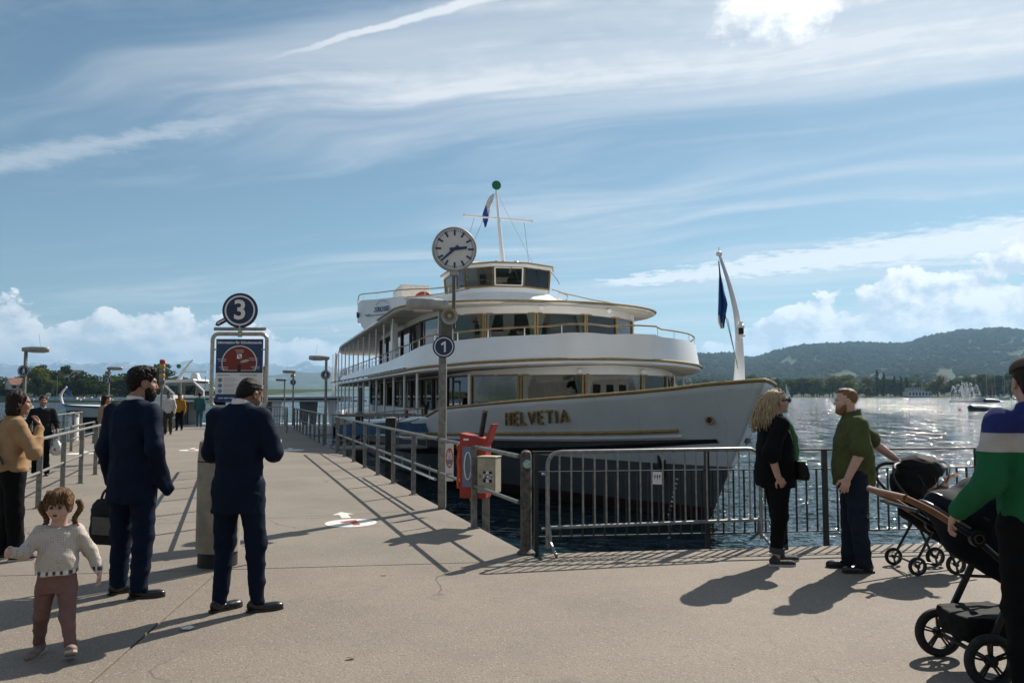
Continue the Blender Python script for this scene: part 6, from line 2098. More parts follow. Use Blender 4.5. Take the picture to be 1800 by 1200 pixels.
    def shoes(s, m, sole=None, sc=.90, name='shoe', lift=(0, 0), tilt=(0, 0)):
        for i, q in enumerate('RL'):
            a = Vector(s.J['an' + q]); t = Vector((*s.J['toe' + q], 0)).normalized(); x = Vector((t.y, -t.x, 0)); k = s.k * sc
            M_ = Matrix((x, t, Vector((0, 0, 1)))).transposed() @ Matrix.Rotation(tilt[i], 3, 'X')
            o = Vector((a.x, a.y, lift[i])); T = lambda X, Y, Z: o + M_ @ Vector((X * k, Y * k, Z * k))
            g = Sdf(); g.ell(T(0, -.025, .050), (.040 * k, .058 * k, .052 * k), M_, .02); g.ell(T(0, .10, .030), (.046 * k, .105 * k, .036 * k), M_, .03); g.ell(T(0, .155, .030), (.040 * k, .055 * k, .030 * k), M_, .02)
            g.cone(T(0, -.015, .06), T(0, -.005, .105), .040 * k, .038 * k, .02)
            g.half(T(0, 0, .012), M_ @ Vector((0, 0, -1)))
            so = mesh_obj(name, [g.mesh(.0065)], m, s.root)
            b = MB(); prof = [(-.088, .022), (-.078, .036), (-.04, .043), (.02, .038), (.08, .045), (.14, .048), (.19, .038), (.215, .016)]
            pl = [(w, y) for y, w in prof] + [(-w, y) for y, w in prof[::-1]]
            b.prism(pl, 0, .020, lambda X, Y, Z: T(X * .98, Y * .98, Z)); bo = b.build('sole', sole or m, None); bo.parent = so
        return s


def hair_cap(fig, m, prims, cuts=(), amp=.006, f=90, seed=5, res=.008, name='hair'):
    """prims / cuts: ((x, y, z), (rx, ry, rz)) in head space"""
    g = Sdf(); k = fig.hk
    for p, r in prims: g.ell(fig.HT(*p), tuple(q * k for q in r), fig.HM, .02 * k)
    for p, r in cuts: g.ell(fig.HT(*p), tuple(q * k for q in r), fig.HM, .012 * k, 's')
    g.fold = folds(amp * k, seed, f)
    return fig.garment(name, g, m, res)


def locks(fig, name, m, roots, seed=3, n=60, length=.3, wave=.02, r0=.012, parent=None, gravity=1.0, spread=.05, curl=4.0):
    """wavy tapering locks from points of the scalp; roots(rnd) gives (start, first direction) in head space"""
    rr = random.Random(seed); b = MB(); k = fig.hk
    for i in range(n):
        p, d, L = roots(rr); P = fig.HT(*p); D_ = (fig.HM @ Vector(d)).normalized(); pts, rad_ = [], []
        ph = rr.uniform(0, 6.28); ax = Vector((rr.gauss(0, 1), rr.gauss(0, 1), rr.gauss(0, .3))).normalized(); steps = 11; cur = P.copy(); L *= length * k * rr.uniform(.8, 1.1)
        for j in range(steps):
            u = j / (steps - 1); w = ax * (wave * k * math.sin(curl * u * 3.0 + ph) * min(1, u * 2))
            pts.append(cur + w); rad_.append(r0 * k * (math.sin(PI * min(1, .25 + u * .72)) ** .7) * rr.uniform(.85, 1.1) + .001)
            D_ = (D_ + Vector((rr.gauss(0, spread), rr.gauss(0, spread), -.30 * gravity))).normalized(); cur = cur + D_ * (L / (steps - 1))
        b.tube(pts, rad_, 6)
    o = b.build(name, m, None, smooth=True, angle=180); o.parent = parent or fig.root
    return o


# ---------------------------------------------------------------- the people themselves
def facing(dx, dy): return math.atan2(-dx, dy)


SK_TAN = skin('tan', (.30, .165, .105)); SK_DARK = skin('brown', (.20, .105, .062)); SK_FAIR = skin('fair', (.47, .285, .215)); SK_PINK = skin('pink', (.52, .32, .25))
C_NAVY = cloth('suit_navy', (.0026, .0078, .0235), .75, 700, .12, c2=(.005, .0125, .034)); C_NAVY2 = cloth('suit_navy_check', (.0023, .0072, .0215), .75, 500, .15, c2=(.006, .0135, .034))
C_BLACK = cloth('black_cloth', (.0052, .0054, .0062), .85); C_SHIRT = cloth('white_shirt', (.66, .65, .63), .8)
M_SHOE = mat('black_leather', (.010, .010, .011), .28, var=.2, vscale=20)
H_BLACK = hair_mat('hair_black', (.006, .005, .005), (.018, .014, .012)); H_BROWN = hair_mat('hair_brown', (.055, .028, .012), (.17, .090, .038))
H_BLOND = hair_mat('hair_blond', (.22, .155, .085), (.58, .46, .30)); H_SAND = hair_mat('hair_sand', (.13, .070, .030), (.25, .145, .070)); H_DKBR = hair_mat('hair_dark_brown', (.012, .008, .006), (.035, .022, .015))
JACKET = [(.72, .205, .150), (.80, .203, .150), (.93, .198, .146), (1.06, .178, .132), (1.20, .190, .138), (1.33, .208, .140), (1.40, .205, .126), (1.45, .180, .110), (1.49, .135, .098), (1.535, .082, .082)]


def collar(fig, m, z0=1.495, z1=1.555, r=.068, tilt=.35, name='shirt_collar', th=.006):
    k = fig.k; c0 = fig.J['neck']; b = MB(); rows = []
    for z, rr in ((z0, r * 1.10), (z1, r * .98), (z1, r * .98 - th), (z0, r * 1.1 - th)):
        rows.append([Vector((c0[0] + rr * k * math.cos(a * PI / 14), c0[1] + .004 * k + rr * 1.08 * k * math.sin(a * PI / 14), z * k - tilt * rr * k * math.sin(a * PI / 14) * .55)) for a in range(28)])
    b.grid(rows + [rows[0]], closed=True); o = b.build(name, m, None, smooth=True, angle=60); o.parent = fig.root
    return o


def suit_person(loc, head, label, H, yaw, pitch, jm, seed, **j):
    f = Figure(loc, head, label, H, .011, **j)
    return f


# 1 -- bearded suit wearer on the left, bag in the left hand, right hand in the trouser pocket
g = px_ground(226, 1046)
P1 = Figure(g, facing(.30, .95), 'bearded person in a navy suit, back turned, one hand in the trouser pocket', 1.87, .0115,
            anR=(.135, -.04, .085), knR=(.125, .0, .50), toeR=(.85, .55), anL=(-.125, .02, .085), knL=(-.115, .03, .50), toeL=(.35, .9),
            elR=(.285, -.09, 1.16), wrR=(.235, .06, .96), elL=(-.255, -.02, 1.14), wrL=(-.265, .06, .875), head=(.045, .035, 1.66), neck=(.02, -.01, 1.50))
P1.make_body(SK_TAN, yaw=rad(-38), pitch=rad(4), hands=[(((-.265 * P1.k, .065 * P1.k, .87 * P1.k), (0, .1, -1), (1, .2, 0), -1), dict(curl=1.25, sc=1.0)), (((.235 * P1.k, .07 * P1.k, .955 * P1.k), (-.1, .55, -.8), (-1, 0, 0), 1), dict(curl=.3))])
P1.trousers(C_NAVY, (.112, .084, .068), .045, 21, .010, f=17)
def tail1(g_):                                                        # jacket skirt pushed back over the pocketed hand
    k = P1.k
    g_.cone((.20 * k, -.03 * k, 1.0 * k), (.265 * k, .09 * k, .80 * k), .045 * k, .032 * k, .05); g_.cone((.22 * k, .06 * k, 1.02 * k), (.285 * k, .12 * k, .83 * k), .03 * k, .022 * k, .05)
P1.top('jacket', C_NAVY, JACKET, 1.0, (.078, .068, .052), 11, .010, 15, extra=tail1)
collar(P1, C_SHIRT, 1.50, 1.548, .067); P1.shoes(M_SHOE)
hair_cap(P1, H_BLACK, [((0, -.020, .045), (.090, .112, .100)), ((0, -.065, .0), (.078, .062, .085)), ((.0, .03, .10), (.07, .07, .045))], [((0, .115, -.045), (.085, .085, .105)), ((0, -.02, -.16), (.14, .14, .075)), ((.085, .012, -.015), (.02, .028, .04)), ((-.085, .012, -.015), (.02, .028, .04))], .012, 75, 6)
hair_cap(P1, H_BLACK, [((0, .048, -.095), (.058, .062, .062)), ((.035, .035, -.055), (.036, .045, .055)), ((-.035, .035, -.055), (.036, .045, .055))], [((0, .12, -.015), (.06, .06, .045)), ((0, -.06, -.1), (.09, .07, .12))], .008, 110, 8, name='beard')

# 2 -- suit wearer on the right, head bowed over something held in front
g = px_ground(414, 1074)
P2 = Figure(g, facing(.20, .98), 'person in a navy suit, back turned, head bowed, elbows bent, standing before the information board', 1.84, .0115,
            anR=(.155, .03, .085), knR=(.135, .03, .50), toeR=(.80, .60), anL=(-.12, -.02, .085), knL=(-.110, .02, .50), toeL=(.45, .9),
            elR=(.262, .03, 1.16), wrR=(.13, .25, 1.18), elL=(-.250, .03, 1.15), wrL=(-.10, .27, 1.15), neck=(0, .01, 1.50), head=(.025, .095, 1.595))
P2.make_body(SK_DARK, yaw=rad(-22), pitch=rad(30), hands=[(((.14 * P2.k, .25 * P2.k, 1.18 * P2.k), (-.5, .8, .2), (0, 0, 1), 1), dict(curl=.6)), (((-.10 * P2.k, .27 * P2.k, 1.15 * P2.k), (.5, .8, .2), (0, 0, 1), -1), dict(curl=.6))])
P2.trousers(C_NAVY2, (.106, .078, .058), .05, 22, .010, f=17)
P2.top('jacket', C_NAVY2, [(z, rx * .98, ry) for z, rx, ry in JACKET], 1.0, (.080, .070, .050), 13, .010, 15)
collar(P2, C_SHIRT, 1.500, 1.545, .066, tilt=.60); P2.shoes(M_SHOE)
hair_cap(P2, H_BLACK, [((0, -.018, .034), (.0785, .1005, .0915)), ((0, -.06, -.01), (.067, .052, .072))], [((0, .115, -.035), (.085, .085, .11)), ((0, -.02, -.155), (.14, .14, .075)), ((.085, .010, -.02), (.02, .026, .04)), ((-.085, .01, -.02), (.02, .026, .04)), ((0, .03, .135), (.055, .075, .018))], .004, 120, 9)
ph_ = thing('mobile_phone', P2.root.matrix_basis @ Vector((0.02 * P2.k, .36 * P2.k, 1.21 * P2.k)), 'dark phone held in front of the head-bowed suit wearer', 'phone', None, facing(.2, .98))
o = MB().box((0, 0, 0), (.075, .15, .009), rot=Matrix.Rotation(rad(35), 4, 'X')).build('case', M_BLACK, None, bevel=.003); o.parent = ph_
o = MB().add([Matrix.Rotation(rad(35), 3, 'X') @ Vector(q) for q in ((-.034, -.07, .006), (.034, -.07, .006), (.034, .07, .006), (-.034, .07, .006))], [(0, 1, 2, 3)]).build('screen', mat('phone_glass', (.02, .022, .025), .1), None); o.parent = ph_

# the black bag the first one carries
hb_ = P1.root.matrix_basis @ Vector((-.268 * P1.k, .085 * P1.k, .80 * P1.k))
bag = thing('briefcase', Vector((hb_.x, hb_.y, hb_.z - .46)), 'soft black briefcase hanging from the bearded suit wearer\'s hand', 'bag', None, facing(.92, -.30))
g_ = Sdf(); g_.ell((0, 0, .20), (.085, .20, .19), None, .03); g_.loft([(.01, 0, 0, .085, .185), (.10, 0, 0, .095, .20), (.30, 0, 0, .075, .195), (.385, 0, 0, .035, .165)], .03, 3.5); g_.fold = folds(.006, 4, 18)
mesh_obj('bag_body', [g_.mesh(.011)], cloth('black_nylon', (.010, .010, .011), .6, 900, .2), bag)
for x in (-.025, .025):
    o = MB().tube(smooth_curve([(x, -.10, .37), (x * .8, -.075, .44), (x * .4, -.03, .475), (x * .4, .03, .475), (x * .8, .075, .44), (x, .10, .37)], 4), .011, 8).build('handle', M_BLACK, None, smooth=True); o.parent = bag
o = MB().box((.096, 0, .17), (.022, .22, .15)).build('front_pocket', mat('bag_panel', (.045, .046, .045), .4, var=.3), None, bevel=.01); o.parent = bag

# 3 -- toddler walking towards the camera
def dotted_cloth():
    m = bpy.data.materials.new('dotted_cotton'); m.use_nodes = True
    t = NT(m.node_tree); b = m.node_tree.nodes['Principled BSDF']; p = t.coord('Object'); x, y, z = t.xyz(p)
    q = t.vec(x * 1.0, y * .35, z * 1.0)
    dd = t.voronoi(q, 72.0, 'F1', 0, .25)
    base = t.mix(t.noise(p, 7.0, 4, .6).step(.3, .7), (.52, .46, .40), (.44, .39, .335))
    c = t.mix(dd.step(.33, .20) * .75, base, (.19, .105, .080))
    st = t.noise(t.vec(x * 16 + 3.1, y * 3.0, z * 9 + 1.0), 1.0, 4, .65)
    c = t.mix(st.step(.665, .72) * x.abs().step(.09, .05) * .75, c, (.27, .085, .075))
    hem = z.step(.545, .55); c = t.mix(hem, (.60, .58, .55), c)
    ang = t.voronoi(t.vec(x * 1.0, y * 1.0, z * 0.0), 24.0, 'F1', 0, .1)
    c = t.mix((1.0 - hem) * ang.step(.42, .34) * z.step(.515, .525) * .95, c, (.016, .018, .035))
    t.link(c, b.inputs['Base Color']); b.inputs['Roughness'].default_value = .9
    bn = t.node('ShaderNodeBump'); bn.inputs['Strength'].default_value = .3; bn.inputs['Distance'].default_value = .003
    t.link(t.noise(p, 300.0, 3, .6) + t.noise(p, 30.0, 3, .6), bn.inputs['Height']); t.link(bn.outputs[0], b.inputs['Normal'])
    return m


g = px_ground(95, 1152)
KH = 1.78
P3 = Figure(g, facing(.36, -.93), 'small child in a dotted top and dusty pink trousers walking towards the camera', KH, .0075)
# a toddler's own proportions, in metres
P3.k = .62
P3.J = dict(pelvis=(0, 0, .47), waist=(0, 0, .56), chest=(0, .005, .70), neck=(0, .0, .815), head=(-.005, .03, .945), shR=(.098, 0, .775), shL=(-.098, 0, .775),
            elR=(.175, .06, .665), wrR=(.235, .175, .690), elL=(-.185, -.02, .635), wrL=(-.240, .02, .515), hipR=(.060, 0, .44), hipL=(-.060, 0, .44),
            knR=(.085, -.03, .245), anR=(.100, -.09, .062), knL=(-.078, .09, .265), anL=(-.110, .15, .085), toeR=(.25, 1), toeL=(-.15, 1))
P3.TORSO = [(.66, .15, .13), (.76, .165, .14), (.9, .16, .14), (1.1, .16, .13), (1.22, .145, .11), (1.28, .11, .09), (1.33, .07, .07)]
P3.make_body(SK_PINK, yaw=rad(-10), pitch=rad(2), child=True, head_k=1.36, forearm=(.045, .036), hands=[(((.238, .18, .690), (.1, .9, .15), (-1, .2, 0), 1), dict(curl=1.35, sc=.62, thumb=.9)), (((-.241, .022, .512), (-.15, .2, -1), (1, .3, 0), -1), dict(curl=.6, sc=.62))])
g_ = Sdf(); J3 = P3.J
g_.loft([(.515, 0, .01, .125, .108), (.60, 0, .012, .122, .106), (.70, 0, .006, .112, .095), (.765, 0, 0, .100, .078), (.81, 0, 0, .066, .060)], .02)
for q in 'RL':
    g_.cone((J3['sh' + q][0] * .6, 0, .765), J3['sh' + q], .050, .046, .03); g_.cone(J3['sh' + q], J3['el' + q], .048, .042, .02); g_.cone(J3['el' + q], lerp3(J3['el' + q], J3['wr' + q], .92), .042, .033, .02)
g_.fold = folds(.006, 31, 42)
P3.garment('dotted_top', g_, dotted_cloth(), .0075)
g_ = Sdf(); g_.loft([(.40, 0, 0, .105, .090), (.47, 0, 0, .112, .098), (.55, 0, 0, .104, .090)], .03)
for q in 'RL': g_.cone(J3['hip' + q], J3['kn' + q], .062, .047, .02); g_.cone(J3['kn' + q], (J3['an' + q][0], J3['an' + q][1], J3['an' + q][2] + .01), .046, .036, .015)
g_.fold = folds(.006, 33, 40)
P3.garment('trousers', g_, cloth('pink_corduroy', (.20, .115, .098), .9, 220, .4), .0075)
P3.shoes(mat('child_shoe', (.20, .135, .115), .7, var=.3, vscale=18, bump=.2), mat('child_sole', (.42, .36, .30), .7, var=.2), sc=1.22, lift=(0, .035), tilt=(rad(-4), rad(22)))
hair_cap(P3, H_BROWN, [((0, -.018, .045), (.094, .108, .092)), ((0, .055, .058), (.072, .052, .046)), ((0, -.05, -.01), (.080, .060, .080)), ((.075, .02, .0), (.022, .045, .055)), ((-.075, .02, .0), (.022, .045, .055))],
         [((0, .118, -.055), (.085, .062, .082)), ((0, -.02, -.16), (.16, .16, .085)), ((.090, .006, -.03), (.02, .03, .035)), ((-.090, .006, -.03), (.02, .03, .035))], .008, 95, 12, res=.007)
def bangs(r): x = r.uniform(-.068, .068); return ((x, .060 - abs(x) * .25, .115), (x * 2.5, 1, .1), r.uniform(.85, 1.1))
locks(P3, 'fringe', H_BROWN, bangs, 5, 46, .120, .006, .0095, gravity=1.15, spread=.03)
for sd in (-1, 1):                                                   # plaits
    b = MB()
    base = P3.HT(sd * .100, -.015, -.005)
    for s_ in (0, 1, 2):
        pts = [base + P3.HM @ Vector((sd * (.015 + .018 * math.sin(i * .4)) + .012 * math.sin(i * 1.15 + s_ * 2.09), -.01 + .010 * math.cos(i * 1.15 + s_ * 2.09), .03 - .0105 * i)) for i in range(15)]
        b.tube(pts, [.012 - .0003 * i for i in range(15)], 6)
    o = b.build('plait', H_BROWN, None, smooth=True, angle=180); o.parent = P3.root
    e = base + P3.HM @ Vector((sd * .02, -.01, -.125)); o = MB().lathe([(.006, -.006), (.011, 0), (.006, .006)], 10, e).build('hair_tie', mat('hair_tie_pink', (.5, .12, .16), .6), None, smooth=True); o.parent = P3.root
for sd in (-1, 1):
    o = MB().lathe([(0, -.003), (.010, -.002), (.010, .002), (0, .003)], 12, P3.HT(sd * .030, .0855, -.004), (P3.HM @ Matrix.Rotation(PI / 2, 3, 'X')), True).build('eye', mat('eye_dark', (.015, .010, .008), .15), None, smooth=True); o.parent = P3.root
o = MB().lathe([(0, -.002), (.012, -.001), (.012, .001), (0, .002)], 14, P3.HT(0, .097, -.0615), P3.HM @ Matrix.Rotation(PI / 2, 3, 'X') @ Matrix.Diagonal((1.25, .55, 1))).build('open_mouth', mat('mouth_dark', (.055, .014, .012), .5), None, smooth=True); o.parent = P3.root

# 4 -- person in a beige jacket at the left edge, hand at the face
g = px_ground(14, 984)
P4 = Figure(g, facing(.70, .70), 'dark-haired person in a beige jacket at the left edge, hand at the face', 1.68, .0125,
            elR=(.30, .13, 1.13), wrR=(.13, .22, 1.40), head=(.01, .05, 1.655), anR=(.10, .05, .085), toeR=(.3, 1))
P4.make_body(SK_TAN, yaw=rad(-10), pitch=rad(3), hands=[(((.13 * P4.k, .22 * P4.k, 1.40 * P4.k), (-.35, -.15, 1), (-.3, -1, 0), 1), dict(curl=.7, sc=.9)), (((-.24 * P4.k, .05 * P4.k, .88 * P4.k), (0, .1, -1), (1, 0, 0), -1), dict(curl=.5, sc=.9))])
P4.trousers(C_BLACK, (.108, .088, .078), .05, 25, .010)
P4.top('jacket', cloth('beige_fleece', (.34, .215, .115), .9, 260, .35), [(.93, .190, .150), (.96, .200, .155), (1.06, .195, .145), (1.2, .190, .138), (1.33, .195, .132), (1.42, .182, .115), (1.475, .130, .098), (1.53, .085, .085)], .96, (.080, .074, .050), 15, .016, 18)
P4.shoes(M_BLACK, mat('pale_sole', (.5, .47, .42), .7))
hair_cap(P4, H_DKBR, [((0, -.03, .040), (.100, .112, .105)), ((0, -.075, -.06), (.090, .060, .11)), ((.05, -.04, -.07), (.05, .06, .09)), ((-.05, -.04, -.07), (.05, .06, .09))], [((0, .115, -.045), (.080, .085, .11))], .016, 60, 3)
o = MB().tube(smooth_curve([Vector(q) * P4.k for q in ((-.10, .14, 1.44), (-.14, .02, 1.52), (-.09, -.13, 1.42), (.05, -.165, 1.22), (.17, -.12, 1.02))], 5), .012, 6, flat=.4).build('shoulder_strap', M_BLACK, None, smooth=True); o.parent = P4.root

# 5 -- smiling person with a carrier bag
g = px_ground(71, 836)
P5 = Figure(g, facing(.46, -.89), 'smiling person in a dark jacket and pale blue shirt carrying a white plastic bag', 1.63, .014,
            elL=(-.27, -.03, 1.17), wrL=(-.30, .08, .93), elR=(.28, -.10, 1.18), wrR=(.32, .0, .95), knL=(-.08, .08, .5), anR=(.12, -.1, .085))
P5.make_body(SK_TAN, yaw=rad(8), hands=[(((-.30 * P5.k, .08 * P5.k, .93 * P5.k), (0, .1, -1), (1, .2, 0), -1), dict(curl=1.1, sc=.9))])
P5.trousers(C_BLACK, (.105, .082, .070), .05, 26); P5.shoes(M_SHOE)
def open_front(g_):
    k = P5.k; g_.cone((0, .16 * k, 1.50 * k), (0, .17 * k, 1.20 * k), .040 * k, .012 * k, .01, 's')
P5.top('jacket', cloth('dark_print_jacket', (.010, .011, .013), .8, 90, .3, c2=(.040, .042, .030)), [(.90, .195, .150), (1.06, .180, .135), (1.2, .188, .138), (1.33, .192, .132), (1.42, .182, .115), (1.475, .130, .098), (1.52, .085, .08)], .72, (.075, .066, .052), 16, .012, extra=open_front)
g_ = Sdf(); g_.loft(P5.torso([(1.12, .10, .118), (1.33, .12, .122), (1.45, .10, .102), (1.53, .070, .075)]), .02); P5.garment('shirt', g_, cloth('pale_blue_shirt', (.28, .40, .52), .8))
hair_cap(P5, H_DKBR, [((0, -.02, .040), (.084, .106, .096)), ((0, -.08, -.02), (.06, .05, .07))], [((0, .115, -.04), (.080, .085, .11)), ((0, -.02, -.16), (.14, .14, .07))], .006, 80, 3)
hp = P5.root.matrix_basis @ Vector((-.305 * P5.k, .10 * P5.k, .86 * P5.k))
cbag = thing('carrier_bag', Vector((hp.x, hp.y, hp.z - .38)), 'white plastic carrier bag with a small red print, held by the smiling person', 'bag')
g_ = Sdf(); g_.loft([(.0, 0, 0, .09, .07), (.06, 0, 0, .15, .10), (.14, 0, 0, .155, .10), (.24, .0, 0, .085, .06), (.34, 0, 0, .035, .025)], .03); g_.fold = folds(.022, 8, 30)
mesh_obj('bag_body', [g_.mesh(.013)], mat('thin_plastic', (.66, .655, .64), .4, var=.08, vscale=10, trans=.15), cbag)
o = MB().tube([(-.02, 0, .32), (-.025, 0, .38), (0, 0, .405), (.025, 0, .38), (.02, 0, .32)], .010, 6).build('handle', MATS['thin_plastic'], None, smooth=True); o.parent = cbag
o = MB().lathe([(0, 0), (.030, 0), (.030, .004), (0, .004)], 12, (.01, -.098, .13), Matrix.Rotation(PI / 2, 3, 'X')).build('red_print', M_ORANGE, None); o.parent = cbag

# 6 -- blond person in black, in profile
g = px_ground(1366, 990)
P6 = Figure(g, facing(.985, .10), 'blond wavy-haired person in black with sunglasses, facing the bearded one', 1.70, .0115,
            chest=(0, -.01, 1.32), neck=(0, -.005, 1.50), head=(0, .05, 1.655), anR=(.10, -.05, .085), anL=(-.09, .09, .085), knR=(.105, -.01, .5), knL=(-.10, .07, .5), toeR=(.18, 1), toeL=(-.05, 1),
            elR=(.245, -.15, 1.145), wrR=(.235, -.075, .905), elL=(-.24, .0, 1.14), wrL=(-.23, .10, .93))
P6.make_body(SK_FAIR, pitch=rad(-4), nose=1.2, forearm=(.045, .032), hands=[(((.235 * P6.k, -.07 * P6.k, .90 * P6.k), (-.1, .55, -.75), (-1, .1, -.1), -1), dict(curl=.95, sc=.92)), (((-.23 * P6.k, .1 * P6.k, .93 * P6.k), (0, .3, -1), (1, 0, 0), -1), dict(curl=.6, sc=.9))])
P6.trousers(C_BLACK, (.118, .086, .066), .125, 27, .008, secs=[(.80, .165, .150), (.88, .185, .172), (.96, .18, .165)])
for q in 'RL':
    a = Vector(P6.J['an' + q]); kn = Vector(P6.J['kn' + q]); z0, z1 = .118, .175
    f0 = (z0 - a.z) / (kn.z - a.z); f1 = (z1 - a.z) / (kn.z - a.z)
    o = MB().tube([a.lerp(kn, f0), a.lerp(kn, f0 + .002), a.lerp(kn, f1)], [.066, .071, .071], 18).build('turn_up', cloth('denim_grey', (.060, .066, .070), .85), None, smooth=True); o.parent = P6.root
P6.shoes(mat('trainer_mesh', (.040, .042, .043), .8, var=.5, vscale=45, bump=.4, bscale=140), mat('trainer_sole', (.52, .50, .47), .6))
P6.top('pullover', C_BLACK, [(.78, .205, .190), (.90, .215, .200), (1.02, .205, .192), (1.14, .200, .182), (1.24, .200, .175, .012), (1.33, .196, .150, .012), (1.42, .180, .120), (1.475, .132, .098), (1.53, .085, .088)], .58, (.090, .086, .080), 17, .010, 18)
g_ = Sdf(); k6 = P6.k                                                  # green scarf edge down the front
sc_ = [(-.02, .075, 1.50), (.03, .150, 1.40), (.045, .195, 1.28), (.05, .205, 1.16), (.05, .200, 1.05)]
for a, c in zip(sc_, sc_[1:]): g_.cone(tuple(q * k6 for q in a), tuple(q * k6 for q in c), .034, .028, .02)
P6.garment('green_scarf', g_, cloth('green_cotton', (.070, .190, .085), .85), .009)
g_ = Sdf(); g_.loft([(.86 * k6, .10, .215, .10, .055), (.90 * k6, .10, .22, .11, .062), (1.0 * k6, .09, .21, .105, .058), (1.05 * k6, .08, .20, .09, .04)], .02, 3.2); P6.garment('hip_pouch', g_, cloth('black_nylon', (.01, .01, .011)), .010)
o = MB().box((.155, .245, .915 * k6), (.004, .05, .028), rz=rad(-35)).build('pouch_print', M_LAMP, None, bevel=.001); o.parent = P6.root
o = MB().box((.13, .235, 1.045 * k6), (.09, .05, .018), rz=rad(-30)).build('green_tag', mat('mint_green', (.15, .40, .22), .6), None, bevel=.004); o.parent = P6.root
hair_cap(P6, H_BLOND, [((0, -.025, .048), (.090, .110, .094)), ((0, -.085, -.05), (.082, .056, .115)), ((0, -.115, -.15), (.075, .045, .11))], [((0, .122, -.045), (.085, .085, .11)), ((.09, .03, -.05), (.03, .035, .05)), ((-.09, .03, -.05), (.03, .035, .05))], .014, 55, 4)
def scalp(r):
    a = r.uniform(-1, 1) * PI * .50 + PI; e = r.uniform(-.35, .95)
    x, y, z = .088 * math.sin(a) * math.cos(e), .105 * math.cos(a) * math.cos(e) - .02, .05 + .09 * math.sin(e)
    return ((x, y, z), (x * 3, y * 6 - .35, -.1), r.uniform(.75, 1.1))
locks(P6, 'wavy_locks', H_BLOND, scalp, 6, 1100, .34, .012, .0036, gravity=1.15, spread=.075, curl=3.0)
b = MB()
for sd in (-1, 1):
    c = P6.HT(sd * .034, .108, .008); b.lathe([(0, -.004), (.027, -.004), (.030, 0), (.027, .004), (0, .004)], 16, c, P6.HM @ Matrix.Rotation(PI / 2, 3, 'X') @ Matrix.Diagonal((1.05, .85, 1)))
    b.tube([P6.HT(sd * .064, .100, .016), P6.HT(sd * .080, .055, .014), P6.HT(sd * .086, .0, .008)], [.009, .007, .005], 6)
b.tube([P6.HT(-.02, .110, .014), P6.HT(.02, .110, .014)], .005, 6)
o = b.build('sunglasses', mat('sunglass_black', (.008, .007, .007), .12), None, smooth=True); o.parent = P6.root
o = MB().tube([Vector(P6.J['wrR']) + Vector((.036 * math.cos(a * PI / 8), .034 * math.sin(a * PI / 8), .01 + .006 * math.cos(a * PI / 8))) for a in range(16)], .0035, 5, closed=True).build('bracelet', M_CHROME, None, smooth=True); o.parent = P6.root

# 7 -- bearded person in an olive shirt, one arm back on the pushchair handle
g = px_ground(1505, 1001)
P7 = Figure(g, facing(-.985, .16), 'bearded person in an olive short-sleeved shirt, one arm reaching back to a pushchair', 1.71, .0115,
            chest=(0, .0, 1.32), neck=(0, .0, 1.50), head=(0, .055, 1.65), elL=(-.255, .0, 1.15), wrL=(-.250, .115, .915), shR=(.185, -.04, 1.44), elR=(.26, -.27, 1.22), wrR=(.24, -.47, 1.065),
            anR=(.09, .04, .085), anL=(-.12, -.05, .085), knL=(-.115, .0, .5), toeL=(-.22, 1), toeR=(.05, 1))
P7.make_body(SK_PINK, yaw=rad(-2), pitch=rad(3), forearm=(.050, .034), hands=[(((-.250 * P7.k, .118 * P7.k, .912 * P7.k), (.05, .3, -1), (1, -.1, 0), -1), dict(curl=.55)), (((.24 * P7.k, -.47 * P7.k, 1.065 * P7.k), (.0, -.75, -.55), (0, .45, -.8), 1), dict(curl=1.15))])
P7.trousers(cloth('dark_denim', (.013, .021, .034), .85, 500, .2), (.120, .088, .076), .04, 28, .010, secs=[(.80, .165, .150), (.88, .178, .165), (.96, .17, .155)])
P7.shoes(M_SHOE, mat('black_sole', (.012, .012, .012), .7), sc=1.05)
P7.top('shirt', cloth('olive_cotton', (.075, .090, .034), .85, 500, .2), [(.82, .200, .190), (.90, .205, .200), (1.02, .205, .205), (1.14, .202, .195), (1.24, .204, .178), (1.33, .206, .150), (1.42, .196, .125), (1.475, .145, .102), (1.525, .085, .085)], .42, (.092, .098, .09), 18, .013, 17)
collar(P7, MATS['olive_cotton'], 1.485, 1.555, .082, .5, 'shirt_collar', .008)
hair_cap(P7, H_SAND, [((0, -.024, .039), (.0785, .0995, .091)), ((0, .022, .105), (.050, .050, .026))], [((0, .122, -.005), (.095, .075, .112)), ((0, -.01, -.155), (.15, .15, .095)), ((.088, .008, -.02), (.02, .028, .045)), ((-.088, .008, -.02), (.02, .028, .045))], .004, 130, 9)
hair_cap(P7, H_SAND, [((0, .046, -.094), (.056, .060, .048)), ((.036, .028, -.055), (.034, .038, .050)), ((-.036, .028, -.055), (.034, .038, .050)), ((0, .090, -.047), (.026, .018, .009))], [((0, .118, -.010), (.06, .055, .034)), ((0, -.06, -.1), (.09, .06, .12)), ((0, .108, -.064), (.020, .012, .006))], .004, 140, 8, name='beard', res=.006)

